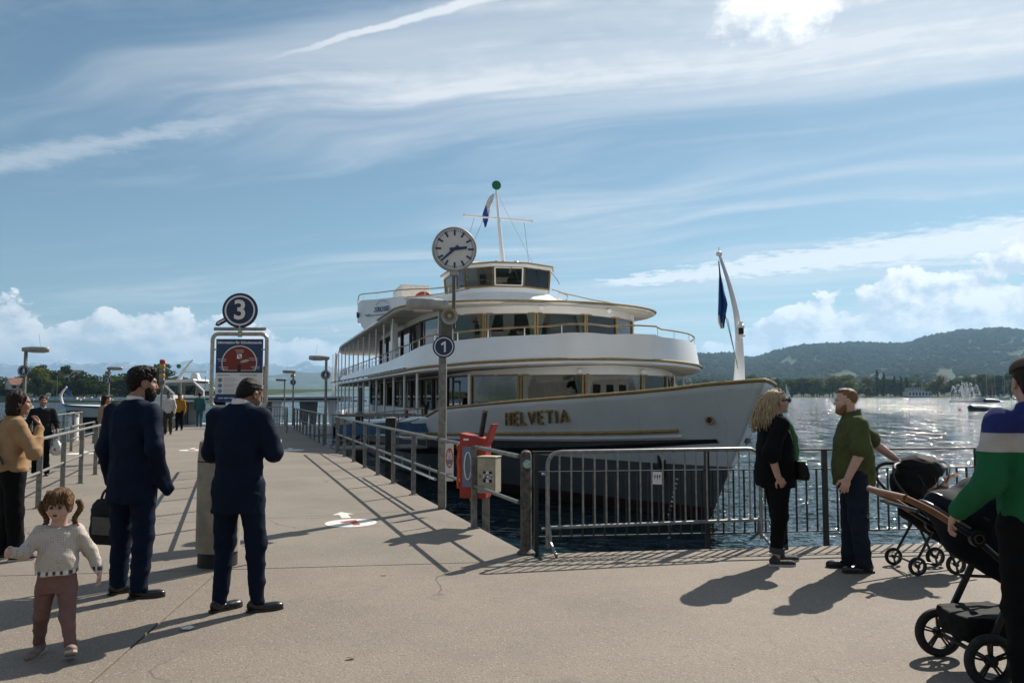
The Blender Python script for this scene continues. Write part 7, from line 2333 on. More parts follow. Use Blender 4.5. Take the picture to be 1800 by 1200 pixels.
# 8 -- person in the striped hooded top at the right edge, cut by the frame
def stripe_cloth(k):
    m = bpy.data.materials.new('striped_jersey'); m.use_nodes = True
    t = NT(m.node_tree); b = m.node_tree.nodes['Principled BSDF']; p = t.coord('Object'); x, y, z = t.xyz(p)
    n = t.noise(p, 320.0, 2, .5); nn = t.noise(p, 8.0, 4, .6)
    c = t.mix(z.step(1.305 * k, 1.307 * k), (.012, .125, .045), (.50, .47, .44)); c = t.mix(z.step(1.400 * k, 1.402 * k), c, (.022, .030, .150))
    c = t.mix(n.step(.35, .7) * .3, c, (.02, .03, .04)); c = t.mix(nn.step(.45, .75) * .18, c, (.01, .02, .03))
    t.link(c, b.inputs['Base Color']); b.inputs['Roughness'].default_value = .9; b.inputs['Specular IOR Level'].default_value = .2
    bn = t.node('ShaderNodeBump'); bn.inputs['Strength'].default_value = .3; bn.inputs['Distance'].default_value = .003
    t.link(n, bn.inputs['Height']); t.link(bn.outputs[0], b.inputs['Normal'])
    return m


P8 = Figure((2.80, 4.28, 0), facing(-.06, 1.0), 'person in a blue, white and green striped hooded top at the right edge', 1.84, .0125,
            elL=(-.285, -.03, 1.15), wrL=(-.345, .15, .975), elR=(.26, .05, 1.14), wrR=(.2, .25, 1.0), head=(.02, .06, 1.66), shL=(-.20, -.01, 1.44), shR=(.20, -.01, 1.44))
P8.make_body(SK_FAIR, yaw=rad(-14), pitch=rad(8), hands=[(((-.345 * P8.k, .15 * P8.k, .975 * P8.k), (-.05, .62, -.78), (.7, -.2, -.5), -1), dict(curl=.55, sc=1.05)), (((.2 * P8.k, .25 * P8.k, 1.0 * P8.k), (0, 1, -.2), (0, 0, -1), 1), dict(curl=.8))])
P8.trousers(C_BLACK, (.115, .086, .072), .05, 29, .010); P8.shoes(M_SHOE)
def hood(g_):
    k = P8.k
    g_.ell((.0, -.115 * k, 1.455 * k), (.150 * k, .085 * k, .095 * k), None, .025); g_.ell((0, -.03 * k, 1.53 * k), (.112 * k, .112 * k, .055 * k), None, .03); g_.ell((0, .01 * k, 1.56 * k), (.062 * k, .075 * k, .05 * k), None, .02, 's')
P8.top('hooded_top', stripe_cloth(P8.k), [(.90, .178, .140), (.94, .195, .150), (1.06, .200, .150), (1.2, .205, .150), (1.33, .215, .146), (1.42, .205, .126), (1.475, .150, .105), (1.52, .085, .085)], .97, (.084, .074, .052), 19, .013, 18, extra=hood)
hair_cap(P8, H_DKBR, [((0, -.020, .036), (.081, .104, .092)), ((0, -.06, -.03), (.068, .052, .07))], [((0, .115, -.03), (.085, .085, .12)), ((0, -.02, -.165), (.14, .14, .07))], .005, 110, 3)
capm = cloth('taupe_cap', (.10, .085, .075), .9)
g_ = Sdf(); g_.ell(P8.HT(0, -.016, .060), tuple(q * P8.hk for q in (.090, .112, .080)), P8.HM, .02); g_.half(P8.HT(0, 0, .058), P8.HM @ Vector((0, -.15, -1))); P8.garment('cap', g_, capm, .008)

# 9+ -- people farther along the pier: same care, coarser mesh
def far_person(loc, head, label, H, skin_, top_m, trou_m, hair_m, top_name='shirt', pose=None, long_hair=False, seed=1, sleeves=1.0, coat=False, bag=None, hat=None):
    f = Figure(loc, head, label, H, .020, **(pose or {}))
    f.make_body(skin_, fine=False, hands=[((f.J['wrR'], (0, .2, -1), (-1, 0, 0), 1), dict(curl=.5, sc=1.0)), ((f.J['wrL'], (0, .2, -1), (1, 0, 0), -1), dict(curl=.5, sc=1.0))])
    f.trousers(trou_m, seed=seed); f.shoes(M_SHOE)
    f.top(top_name, top_m, JACKET if coat else [(.88, .19, .145), (1.06, .178, .132), (1.2, .188, .138), (1.33, .196, .134), (1.42, .185, .117), (1.475, .135, .1), (1.52, .085, .085)], sleeves, (.075, .066, .05), seed, .014, 16)
    pr = [((0, -.02, .040), (.086, .108, .098))] + ([((0, -.08, -.08), (.085, .055, .14))] if long_hair else [((0, -.06, -.02), (.07, .05, .07))])
    hair_cap(f, hair_m, pr, [((0, .115, -.04), (.085, .085, .11))] + ([] if long_hair else [((0, -.02, -.16), (.14, .14, .075))]), .008, 70, seed, .012)
    return f


C_TEAL = cloth('teal_cotton', (.045, .135, .145), .85); C_TEALT = cloth('teal_trousers', (.050, .120, .165), .85)
far_person(pier(13.4, -5.78), facing(.6, .7), 'person with long dark hair and a beige coat behind the bearded suit wearer', 1.64, SK_TAN, cloth('beige_coat', (.31, .215, .13), .9), C_BLACK, H_DKBR, 'coat', None, True, 2, coat=True)
P10 = far_person(pier(28.15, -5.38), facing(.35, -.93), 'person in a white long-sleeved shirt coming along the pier', 1.76, SK_DARK, cloth('off_white_knit', (.60, .58, .55), .85), cloth('olive_trousers', (.05, .048, .034), .85), H_BLACK, 'pullover', dict(knL=(-.1, .08, .5), anR=(.1, -.1, .085), elR=(.26, -.05, 1.14), elL=(-.26, -.05, 1.14)), False, 3)
far_person(px_ground(350, 750), facing(-.30, .95), 'person in teal walking away along the pier with a dark shoulder strap', 1.76, SK_TAN, C_TEAL, C_TEALT, H_DKBR, 'shirt', dict(anR=(.1, -.18, .12), knR=(.1, .0, .5), anL=(-.1, .14, .085), knL=(-.1, .12, .5)), False, 4)
far_person(pier(39.0, -5.6), facing(-.2, .97), 'person in a dark red top beyond the walker in teal', 1.70, SK_TAN, cloth('dark_red_cotton', (.20, .018, .020), .85), C_BLACK, H_BLACK, 'shirt', None, False, 5)
far_person(pier(33.8, -3.45), facing(-.3, .95), 'person in dark clothes with a pale bag next to the information board', 1.74, SK_TAN, C_BLACK, C_BLACK, H_BLACK, 'jacket', dict(anR=(.1, -.12, .085)), False, 6)
far_person(pier(31.8, -5.15), facing(.2, -.97), 'person with an orange-yellow shoulder bag behind the one in white', 1.68, SK_TAN, cloth('mustard_knit', (.40, .20, .025), .85), C_BLACK, H_BLACK, 'pullover', None, True, 7)
far_person(pier(27.6, -6.7), facing(.3, -.95), 'person in pale clothes half hidden behind the bearded suit wearer', 1.60, SK_TAN, cloth('pale_blouse', (.55, .50, .46), .85), C_BLACK, H_DKBR, 'blouse', None, True, 8)


# ---------------------------------------------------------------- pushchairs
M_FRAME = mat('pushchair_frame_black', (.014, .014, .015), .38, .3, var=.2)
M_TYRE = mat('pushchair_tyre', (.017, .017, .017), .8, var=.3, vscale=30, bump=.3)
M_LEATHER = mat('handle_leather_brown', (.20, .085, .038), .5, var=.25, vscale=25, bump=.3)
C_NAVYFAB = cloth('pushchair_navy', (.0055, .0075, .0135), .8, 500, .3); C_BLKFAB = cloth('pushchair_black', (.0075, .0075, .008), .75, 600, .25)


def wheel(parent, c, r, w, axis=(0, 1, 0), spokes=5):
    M_ = Vector(axis).to_track_quat('Z', 'Y').to_matrix(); c = Vector(c)
    b = MB(); b.tube([c + M_ @ Vector((r * .86 * math.cos(a * PI / 18), r * .86 * math.sin(a * PI / 18), 0)) for a in range(36)], r * .15, 10, closed=True); ty = b.build('wheel', M_TYRE, parent, smooth=True)
    b = MB(); n = 36
    prof = [(r * .74, -w * .3), (r * .74, w * .3), (r * .66, w * .3), (r * .66, -w * .3)]
    b.grid([[c + M_ @ Vector((q * math.cos(k * 2 * PI / n), q * math.sin(k * 2 * PI / n), z)) for k in range(n)] for q, z in prof + prof[:1]], closed=True); b.build('rim', M_FRAME, ty, smooth=True)
    b = MB(); b.lathe([(0, -w * .5), (r * .2, -w * .5), (r * .24, 0), (r * .2, w * .5), (0, w * .5)], 16, c, M_); b.build('hub', M_FRAME, ty, smooth=True)
    for k in range(spokes):
        for dz in (-.10, .10):
            a = 2 * PI * k / spokes + .3; e = Vector((math.cos(a + dz), math.sin(a + dz), 0))
            MB().beam(c + M_ @ (Vector((math.cos(a + dz * 2.2), math.sin(a + dz * 2.2), 0)) * r * .2), c + M_ @ (e * r * .70), r * .07, w * .28, M_ @ Vector((0, 0, 1))).build('spoke', M_FRAME, ty)
    return ty


# near pushchair, navy, brown leather handle
YS = 4.88; HW = .23
q_ = lambda px, py, dy=0.0: px_at(px, py, YS) + Vector((0, dy, 0))
s1 = thing('pushchair', Vector((q_(1672, 930).x, YS, 0)), 'navy pushchair with brown leather handle beside the person in the striped top', 'pushchair')
for sd in (-1, 1):
    y = sd * HW
    arm = smooth_curve([q_(1558, 866, y), q_(1600, 886, y), q_(1642, 912, y), q_(1674, 932, y)], 4)
    MB().tube(arm[:8], .019, 10).build('handle_grip', M_LEATHER, s1, smooth=True)
    MB().tube(arm[7:], .017, 10).build('handle_arm', M_FRAME, s1, smooth=True)
    MB().tube([q_(1674, 932, y), q_(1735, 985, y), q_(1800, 1035, y), q_(1870, 1085, y)], .017, 10).build('front_leg', M_FRAME, s1, smooth=True)
    MB().beam(q_(1765, 968, y), q_(1705, 1098, y), .040, .022, (0, 1, 0)).build('rear_leg', M_FRAME, s1, bevel=.004)
    MB().beam(q_(1725, 1025, y), q_(1790, 1028, y), .02, .02, (0, 1, 0)).build('brace', M_FRAME, s1)
    MB().lathe([(0, -.018), (.045, -.018), (.048, 0), (.045, .018), (0, .018)], 20, q_(1676, 933, y + sd * .015), Matrix.Rotation(PI / 2, 3, 'X')).build('fold_hub', M_FRAME, s1, smooth=True)
    MB().lathe([(.020, -.003), (.028, -.003), (.028, .003), (.020, .003)], 20, q_(1676, 933, y + sd * .036), Matrix.Rotation(PI / 2, 3, 'X'), cap=False).build('hub_ring', M_CHROME, s1, smooth=True)
    wc = q_(1692, 1100, sd * (HW + .045)); wheel(s1, (wc.x, wc.y, .150), .150, .05)
    wf = q_(1868, 1110, sd * .18); wheel(s1, (wf.x, wf.y, .105), .105, .04)
MB().tube([q_(1558, 866, -HW), q_(1548, 864, -HW * .6), q_(1546, 864, 0), q_(1548, 864, HW * .6), q_(1558, 866, HW)], .019, 10).build('handle_bar', M_LEATHER, s1, smooth=True)
MB().tube([Vector((q_(1692, 1100).x, YS - HW, .15)), Vector((q_(1692, 1100).x, YS + HW, .15))], .014, 8).build('rear_axle', M_FRAME, s1, smooth=True)
MB().tube([q_(1580, 888, -HW), q_(1580, 888, HW)], .012, 8).build('fold_bar', M_FRAME, s1, smooth=True)
o_ = Vector(s1.location)
L_ = lambda px, py, dy=0: tuple(q_(px, py, dy) - o_)
g_ = Sdf()                                                             # seat shell and hood
g_.ell(L_(1700, 905), (.20, .225, .16), None, .05); g_.ell(L_(1735, 880), (.19, .23, .155), None, .05); g_.ell(L_(1660, 890), (.10, .20, .10), None, .05); g_.cone(L_(1690, 945), L_(1775, 985), .12, .15, .06)
g_.fold = folds(.010, 5, 16)
mesh_obj('seat_and_hood', [g_.mesh(.012)], C_NAVYFAB, s1)
for k, (ax, ay, bx_, by_) in enumerate(((1622, 880, 1668, 918), (1640, 866, 1700, 905))):
    rim = [q_(ax, ay, y * .95 * HW) * (1 - abs(y) ** 2) + q_(bx_, by_, y * HW) * abs(y) ** 2 for y in [-1 + i / 6 for i in range(13)]]
    MB().tube(rim, .009, 8).build('hood_rib', M_FRAME if k else mat('rib_grey', (.05, .052, .056), .4, .3), s1, smooth=True)
g_ = Sdf(); g_.loft([(.20, L_(1730, 1060)[0], 0, .20, .19), (.24, L_(1730, 1060)[0], 0, .23, .20), (.36, L_(1735, 1060)[0], 0, .25, .21)], .03, 3.5); g_.fold = folds(.010, 6, 20)
mesh_obj('basket', [g_.mesh(.013)], C_BLKFAB, s1)

# far compact black pushchair
YT = 7.62; HT_ = .20
w_ = lambda px, py, dy=0.0: px_at(px, py, YT) + Vector((0, dy, 0))
s2 = thing('pushchair', Vector((w_(1640, 900).x, YT, 0)), 'compact black pushchair with a hood, held by the bearded person', 'pushchair')
for sd in (-1, 1):
    y = sd * HT_
    MB().tube(smooth_curve([w_(1558, 822, y * .8), w_(1554, 838, y), w_(1578, 868, y), w_(1625, 910, y), w_(1700, 965, y)], 4), .014, 8).build('side_tube', M_FRAME, s2, smooth=True)
    MB().tube([w_(1632, 905, y), w_(1594, 975, y)], .013, 8).build('rear_leg', M_FRAME, s2, smooth=True)
    MB().tube([w_(1610, 880, y), w_(1660, 985, y)], .013, 8).build('front_leg', M_FRAME, s2, smooth=True)
    a_ = w_(1591, 983, sd * (HT_ + .03)); wheel(s2, (a_.x, a_.y, .085), .085, .045, spokes=3)
    a_ = w_(1662, 990, sd * (HT_ - .02)); wheel(s2, (a_.x, a_.y, .092), .092, .05, spokes=3)
MB().tube(smooth_curve([w_(1558, 822, -HT_ * .8), w_(1564, 816, -HT_ * .5), w_(1580, 814, 0), w_(1564, 816, HT_ * .5), w_(1558, 822, HT_ * .8)], 4), .017, 8).build('handle_bar', M_FRAME, s2, smooth=True)
MB().tube([w_(1600, 986), w_(1655, 992)], .010, 8).build('brake_bar', M_FRAME, s2)
MB().tube([w_(1591, 983, -HT_), w_(1591, 983, HT_)], .010, 8).build('rear_axle', M_FRAME, s2)
o_ = Vector(s2.location); L2 = lambda px, py, dy=0: tuple(w_(px, py, dy) - o_)
g_ = Sdf(); g_.ell(L2(1618, 828), (.20, .22, .165), None, .05); g_.ell(L2(1596, 850), (.15, .21, .17), None, .05); g_.ell(L2(1638, 846), (.09, .17, .12), None, .03, 's'); g_.cone(L2(1600, 895), L2(1668, 940), .11, .12, .05); g_.ell(L2(1650, 905), (.16, .19, .12), None, .05)
g_.fold = folds(.013, 9, 20); mesh_obj('hood_and_seat', [g_.mesh(.013)], C_BLKFAB, s2)
for k in range(3):
    c0 = Vector(L2(1605 + k * 12, 850 - k * 3)) + o_
    MB().tube([c0 + Vector((.03 * k + .16 * math.sin(a) * .55 * (k - .8), .222 * math.cos(a), .175 * math.sin(a))) for a in [PI * i / 12 for i in range(13)]], .006, 6).build('hood_rib', M_FRAME, s2, smooth=True)

# the infant in it: mostly hidden, one hand stretched out
inf = thing('person', w_(1640, 880), 'infant in the black pushchair stretching out one hand', 'person')
o_ = Vector(inf.location); LI = lambda px, py, dy=0: tuple(w_(px, py, dy) - o_)
g_ = Sdf(); g_.ell(LI(1634, 846, .0), (.062, .068, .074), None, .02); g_.cone(LI(1632, 862), LI(1640, 905), .065, .085, .04); g_.chain([LI(1636, 866, -.07), LI(1645, 850, -.15), LI(1649, 836, -.17)], [.030, .027, .020], .02)
h_ = Sdf(); hand_prims(h_, LI(1649, 836, -.17), (.75, -.1, .35), (0, -.6, -.5), -1, sc=.56, curl=.25, spread=.22)
mesh_obj('body', [g_.mesh(.009), h_.mesh(.004)], SK_PINK, inf)
g_ = Sdf(); g_.cone(LI(1632, 868), LI(1640, 905), .074, .092, .04); g_.chain([LI(1636, 866, -.07), LI(1645, 851, -.148)], [.038, .034], .02); mesh_obj('romper', [g_.mesh(.01)], cloth('romper_grey', (.12, .12, .125), .9), inf)


# ================================================================ across the water
M_HULLW = mat('boat_white', (.70, .70, .68), .4, var=.1); M_HULLB = mat('boat_dark_blue', (.020, .045, .075), .5, var=.15); M_COVB = mat('boat_cover_blue', (.035, .085, .20), .7, var=.2)
M_WINDK = mat('dark_pane', (.02, .024, .028), .15); M_ROOFT = mat('roof_tiles', (.22, .105, .065), .85, var=.3, vscale=.5); M_PLAST = mat('plaster_pale', (.62, .60, .55), .85, var=.12, vscale=.3); M_ROOFG = mat('roof_grey', (.13, .13, .13), .8, var=.2, vscale=.4)
RB = random.Random(17)


def boat_meshes(kind):
    hull = MB(); rows = []
    for i in range(9):
        u = i / 8; w = 1.0 * (math.sin(PI * min(1, .18 + u * .62)) ** .7) if u < .92 else 1.0 * (1 - (u - .92) / .08) * .55 + .03
        zt = .62 + .35 * u * u
        rows.append([Vector((-w, -3 + 6 * u, zt)), Vector((-w * .82, -3 + 5.8 * u, .15)), Vector((0, -3 + 5.6 * u, -.3)), Vector((w * .82, -3 + 5.8 * u, .15)), Vector((w, -3 + 6 * u, zt))])
    hull.grid(rows); hull.add(rows[0], [(0, 1, 2, 3, 4)]); top = [r[0] for r in rows] + [r[4] for r in rows[::-1]]; hull.add([p - Vector((0, 0, .06)) for p in top], [tuple(range(len(top)))])
    out = [('hull', hull, M_HULLB if kind == 'dark' else M_HULLW)]
    if kind in ('cover', 'dark'):
        c = MB(); c.grid([[Vector((x * .98 * (1 - .35 * max(0, y - .5)), -2.9 + 5.0 * y, .66 + .55 * math.sin(PI * (.25 + .5 * y)) * (1 - x * x) + .25 * y)) for x in (-1, -.6, 0, .6, 1)] for y in (0, .2, .4, .6, .8, 1)])
        out.append(('canvas_cover', c, M_COVB if kind == 'cover' else M_HULLB))
    elif kind == 'cabin':
        c = MB(); c.prism([(-.72, -1.2), (.72, -1.2), (.6, 1.2), (-.6, 1.2)], .6, 1.45); out.append(('cabin', c, M_HULLW))
        w = MB(); w.prism([(-.735, -1.0), (.735, -1.0), (.63, 1.1), (-.63, 1.1)], 1.0, 1.3); out.append(('cabin_windows', w, M_WINDK))
    else:
        c = MB(); c.prism([(-.5, -.9), (.5, -.9), (.35, 1.0), (-.35, 1.0)], .6, 1.05); out.append(('cabin', c, M_HULLW))
        m_ = MB(); m_.tube([(0, .4, .6), (0, .4, 10.5)], [.07, .045], 6); out.append(('mast', m_, mat('mast_alloy', (.50, .44, .33), .5, .3)))
        bm_ = MB(); bm_.tube([(0, .35, 1.6), (0, -2.4, 1.5)], .13, 6); out.append(('boom_with_sail', bm_, M_COVB))
        st_ = MB(); st_.tube([(0, .4, 10.4), (0, 2.9, .95)], .018, 4); out.append(('forestay', st_, M_STEEL))
    res = []
    for nm, b, m_ in out:
        o = b.build(nm, m_, smooth=nm == 'hull', angle=40); COL.objects.unlink(o); res.append((nm, o.data)); bpy.data.objects.remove(o)
    return res


BOATS = {k: boat_meshes(k) for k in ('cover', 'cabin', 'sail', 'dark')}


def boat(kind, loc, rz, sc, label, group=None, name=None):
    o = thing(name or {'cover': 'covered_boat', 'cabin': 'cabin_boat', 'sail': 'sailing_boat', 'dark': 'covered_boat'}[kind], loc, label, 'boat', group, rz); o.scale = (sc, sc, sc)
    for nm, me in BOATS[kind]:
        c = bpy.data.objects.new(nm, me); COL.objects.link(c); c.parent = o
    return o


BL = {'cover': 'blue-covered white boat on the left bank', 'cabin': 'white cabin boat on the left bank', 'sail': 'bare-masted sailing boat on the left bank'}
for i in range(27):
    px = 24 + i * 11.2 + RB.uniform(-4, 4); d = LEFT_D - 14 + RB.uniform(-8, 4) + max(0, px - 260) * .35
    k = RB.choice(['cover', 'cabin', 'cabin', 'sail', 'cover'])
    boat(k, ((px - 900) / FPX * d, d, WATER_Z), RB.uniform(1.0, 2.1), RB.uniform(.85, 1.15), BL[k] + ', ' + next(t for x, t in MARKS if px < x), 'boats moored along the left bank')
p = px_ground(53, 721, WATER_Z); boat('cabin', p, rad(200), .55, 'little motor boat coming over the water behind the smiling person', None, 'motor_boat')
# right: boats and masts of the marina
for i in range(16):
    px = 1706 + i * 8.5 + RB.uniform(-4, 4); d = RB.uniform(400, 480)
    boat('sail', ((px - 900) / FPX * d, d, WATER_Z), RB.uniform(0, 6.28), RB.uniform(1.2, 1.45) if i % 2 else RB.uniform(.85, 1.05), '%s-masted sailing boat in the right-hand marina, %s' % ('tall' if i % 2 else 'short', next(t for x, t in MARKS if px < x)), 'sailing boats in the right-hand marina')
p = px_ground(1722, 722, WATER_Z); boat('dark', p, rad(100), .80, 'dark blue covered boat nearest on the right water')
p = px_ground(1742, 707, WATER_Z); boat('dark', p, rad(95), 1.0, 'dark blue covered boat lying behind the nearest one')
p = px_ground(1700, 706, WATER_Z)
o = thing('floating_pontoon', p, 'low dark floating pontoon in front of the fountain', 'pontoon'); MB().box(p + Vector((0, 0, .15)), (13, 2.0, .5)).build('float', M_ROOFG, o, bevel=.05); MB().box(p + Vector((0, 0, .44)), (12.6, 1.8, .06)).build('deck', M_DECK, o)
p = px_ground(1687, 721, WATER_Z); o = thing('marker_buoy', p, 'small red marker buoy floating on the glittering water', 'buoy'); MB().lathe([(0, -.2), (.22, -.1), (.26, .1), (.16, .3), (0, .36)], 14, p).build('float', M_RED, o, smooth=True); MB().tube([p + Vector((0, 0, .3)), p + Vector((0, 0, .55))], .02, 6).build('ring_stem', M_GALV, o)
# white sail far off
p = px_ground(1383, 700.5, WATER_Z); p = Vector((p.x / p.y * 560, 560, WATER_Z)); o = thing('sailing_boat', p, 'far sailing boat with its white sail set, left of the bearded person', 'boat')
for nm, me in BOATS['sail']:
    if 'boom' in nm: continue
    c = bpy.data.objects.new(nm, me); COL.objects.link(c); c.parent = o
c = MB().add([(0, .3, 1.4), (.25, -1.4, 1.5), (.1, -2.6, 1.5), (.15, -1.2, 5.5), (0, .35, 10.2)], [(0, 1, 2, 3, 4)]).build('mainsail', mat('sail_cloth', (.76, .76, .74), .8), None, solid=.02); c.parent = o; o.rotation_euler = (0, 0, rad(70))

# ---------------------------------------------------------------- fountain
fc = px_ground(1698, 701, WATER_Z); fd_ = 430.0; fc = Vector((fc.x / fc.y * fd_, fd_, WATER_Z))
ft = thing('fountain', fc, 'lake fountain throwing white arched jets on the right', 'fountain'); M_SPRAY = mat('water_spray', (.86, .87, .88), .7, var=.05); ppm = FPX / fd_
MB().lathe([(6.5, -.2), (6.5, .35), (6.0, .5), (0, .5)], 24, fc).build('basin_ring', M_ROOFG, ft)
for k, (x0, xp, x1, h) in enumerate(((-28, -20, -15, 24), (-21, -12, -4, 28), (-14, -9, -4, 20), (-7, -5.5, -4, 31), (-2, -1, 0, 30), (1.5, 2.5, 4, 31), (3, 9, 16, 30), (6, 11, 15, 22), (12, 18, 26, 26), (-10, -6, -3, 24), (0, 4, 7, 20))):
    b = MB(); rr = random.Random(k)
    for j in range(230):
        u = rr.random(); x = (x0 + (x1 - x0) * u) / ppm; z = h / ppm * (1 - (2 * u - 1) ** 2) * (1 - .04 * rr.random())
        if abs(x1 - x0) < 4: z = h / ppm * rr.random() ** .7
        s_ = rr.uniform(.10, .26) * (1 + .5 * u); sag = rr.random() ** 5 * z * .45
        q = fc + Vector((x + rr.gauss(0, .07 + .12 * u), rr.gauss(0, .3), z - sag + rr.gauss(0, .1)))
        a = Vector((rr.gauss(0, 1), rr.gauss(0, 1), rr.gauss(0, 1))).normalized() * s_; c = a.orthogonal().normalized() * s_ * .6
        b.add([q - a, q - c, q + a, q + c], [(0, 1, 2, 3)])
    o = b.build('jet', M_SPRAY, ft); o['kind'] = 'stuff'


# ---------------------------------------------------------------- buildings on the far banks
def house(loc, w, d, h, rz, label, group=None, roof_m=None, name='house', gable=True, wall_m=None, rows=2, cols=4, windows=True):
    o = thing(name, loc, label, 'house' if 'house' in name or name == 'villa' else 'building', group, rz)
    def put(nm, b, m_, par=None):
        x = b.build(nm, m_); x.parent = par or o; return x
    b = MB(); b.box((0, 0, h / 2), (w, d, h))
    if gable: b.add([(-w / 2, -d / 2, h), (-w / 2, d / 2, h), (-w / 2, 0, h + d * .42), (w / 2, -d / 2, h), (w / 2, d / 2, h), (w / 2, 0, h + d * .42)], [(0, 1, 2), (3, 5, 4)])
    put('wall', b, wall_m or M_PLAST)
    r = MB()
    if gable:
        e = .35
        for sd in (-1, 1): r.add([(-w / 2 - e, sd * (d / 2 + e), h - .25), (w / 2 + e, sd * (d / 2 + e), h - .25), (w / 2 + e, 0, h + d * .42 + .1), (-w / 2 - e, 0, h + d * .42 + .1)], [(0, 1, 2, 3)])
        x = r.build('roof', roof_m or M_ROOFT, solid=.2); x.parent = o
    else:
        r.box((0, 0, h + .15), (w + .8, d + .8, .3)); put('roof', r, roof_m or M_ROOFG)
    if windows:
        fh = h / rows
        for i in range(rows):
            for j in range(cols):
                x = -w / 2 + (j + .5) * w / cols; z = fh * (i + .55)
                put('window', MB().box((x, -d / 2 - .03, z), (w / cols * .55, .08, fh * .5)), M_WINDK)
    return o


rb = px_at(1623, 697, 760.0); rb.z = WATER_Z + .6
house(rb + Vector((0, 12, 0)), 22, 12, 5.2, 0, 'low white lakeside restaurant with terrace beside the willow', None, M_ROOFG, 'restaurant', False, M_PLAST, 1, 7)
house(rb + Vector((-1, 14, 5.5)), 15, 9, 3.0, 0, 'glazed upper floor of the lakeside restaurant', None, M_ROOFG, 'roof_pavilion', False, M_PLAST, 1, 6)
v = px_at(61, 690, 440.0); house(Vector((v.x, 440, WATER_Z + 6.0)), 9.5, 8, 5.5, .1, 'white flat-roofed villa among the trees on the left bank', None, M_ROOFG, 'villa', False, mat('plaster_white', (.74, .73, .70), .8, var=.05), 2, 5)
v = px_at(26, 686, 430.0); house(Vector((v.x, 430, WATER_Z + 5.4)), 7, 8, 2.6, .9, 'gabled house with a brown tiled roof at the far left', None, M_ROOFT, 'gabled_house', True, M_PLAST, 1, 2)
v = px_at(122, 675, 450.0); house(Vector((v.x, 450, WATER_Z + 9.5)), 12, 9, 3.0, .2, 'wide pale house showing above the trees of the left bank', None, M_ROOFG, 'broad_house', True, M_PLAST, 1, 5)
def on_hill(px, d, dz=-.5):
    a = math.atan((px - 900) / FPX); return Vector((math.tan(a) * d, d, hill_right(a, d) + dz))
house(on_hill(1559, 1650), 22, 14, 22, .1, 'grey tower block standing behind the poplars', None, M_ROOFG, 'tower_block', False, mat('concrete_pale', (.45, .45, .44), .85, var=.1), 7, 5)
house(on_hill(1442, 2100, 6), 11, 11, 26, .3, 'slim stone church tower on the slope left of the bearded person', None, M_ROOFG, 'church_tower', False, mat('tower_stone', (.30, .28, .23), .9, var=.15), 5, 2)
for i in range(64):
    px = RB.uniform(1205, 1800); d = RB.uniform(950, 2100); p = on_hill(px, d, -.6)
    house(p, RB.uniform(10, 20), RB.uniform(8, 12), RB.uniform(6, 11), RB.uniform(-.5, .5), 'pale house with a %s roof on the far slope, %s' % ('grey' if i % 2 else 'red', next(t for x, t in MARKS if px < x)), 'houses on the far slope', M_ROOFG if i % 2 else M_ROOFT, 'hill_house', True, RB.choice([M_PLAST, MATS['plaster_white']]), windows=False)
mt = on_hill(1757, 4700, 0); o = thing('radio_mast', mt, 'thin lattice mast on the crest of the hill at the right', 'mast'); MB().tube([mt, mt + Vector((0, 0, 26))], [1.1, .5], 6).build('shaft', M_STEEL, o); MB().box(mt + Vector((0, 0, 19)), (4, 4, 2)).build('platform', M_STEEL, o)

# ---------------------------------------------------------------- the town front behind the viewpoint, mirrored in the ship's windows
for i, (x, w, h, m_, lb) in enumerate(((-52, 30, 19, M_PLAST, 'cream town house'), (-19, 32, 22, MATS['concrete_pale'], 'grey town house'), (15, 33, 20, M_PLAST, 'wide cream hotel'), (49, 32, 23, MATS['tower_stone'], 'sandstone town house'), (-88, 36, 21, MATS['tower_stone'], 'brown town house'), (86, 36, 20, M_PLAST, 'pale corner house'))):
    house(Vector((x * 1.5, -85, 0)), w, 16, h, PI, lb + ' across the road, mirrored in the ship\'s glass', 'town houses behind the quay', M_ROOFT, 'town_house', True, m_, 4, 7)
for i, x in enumerate((-34, -24, -13, -3, 9, 19, 30, 41)):
    plant('round', i % 3, L_DARK if i % 2 else L_MID, (x * 1.8, -58 - 6 * (i % 2), 0), .85, .95, 'plane tree on the promenade behind the viewpoint', 'promenade plane trees', 'plane_tree', 'tree')

# ---------------------------------------------------------------- low ferry lying across the pier end
fx = lambda px, z, Y=60.0: Vector(((px - 900) / FPX * Y, Y, z))
fer = thing('low_ferry', fx(430, WATER_Z), 'low white ferry with a blue roof stripe lying across the pier end', 'ferry')
MB().prism([(fx(286, 0).x, 58.4), (fx(300, 0).x, 57.2), (fx(600, 0).x, 57.2), (fx(600, 0).x, 61.8), (fx(300, 0).x, 61.8)], WATER_Z - .3, -.55).build('hull', M_HULLW, fer, bevel=.05)
rfb = MB().prism([(fx(290, 0).x, 57.6), (fx(612, 0).x, 57.6), (fx(612, 0).x, 61.6), (fx(290, 0).x, 61.6)], 1.12, 1.52).build('roof_band', M_HULLW, fer, bevel=.04)
MB().box((fx(451, 0).x, 57.57, 1.32), (fx(612, 0).x - fx(290, 0).x, .05, .13)).build('blue_stripe', M_HULLB, fer)
for px in (345, 400, 487, 502, 549, 563, 596):
    x = fx(px, 0).x; MB().prism([(x - .34, 1.12), (x + .34, 1.12), (x + .22, -.55), (x - .14, -.55)], 57.75, 58.05, lambda a, b_, h: Vector((a, h, b_))).build('pillar', M_ROOFG if px in (487, 549, 563, 345) else M_HULLW, fer)
MB().box((fx(330, 0).x, 59.2, .28), (2.0, 2.6, 1.66)).build('dark_cabin', mat('cabin_dark', (.05, .045, .04), .6), fer)
wb_ = [(-1.45, 1.52), (-1.05, 2.55), (.95, 2.62), (1.75, 1.9), (1.75, 1.52)]
cx = fx(333, 0).x
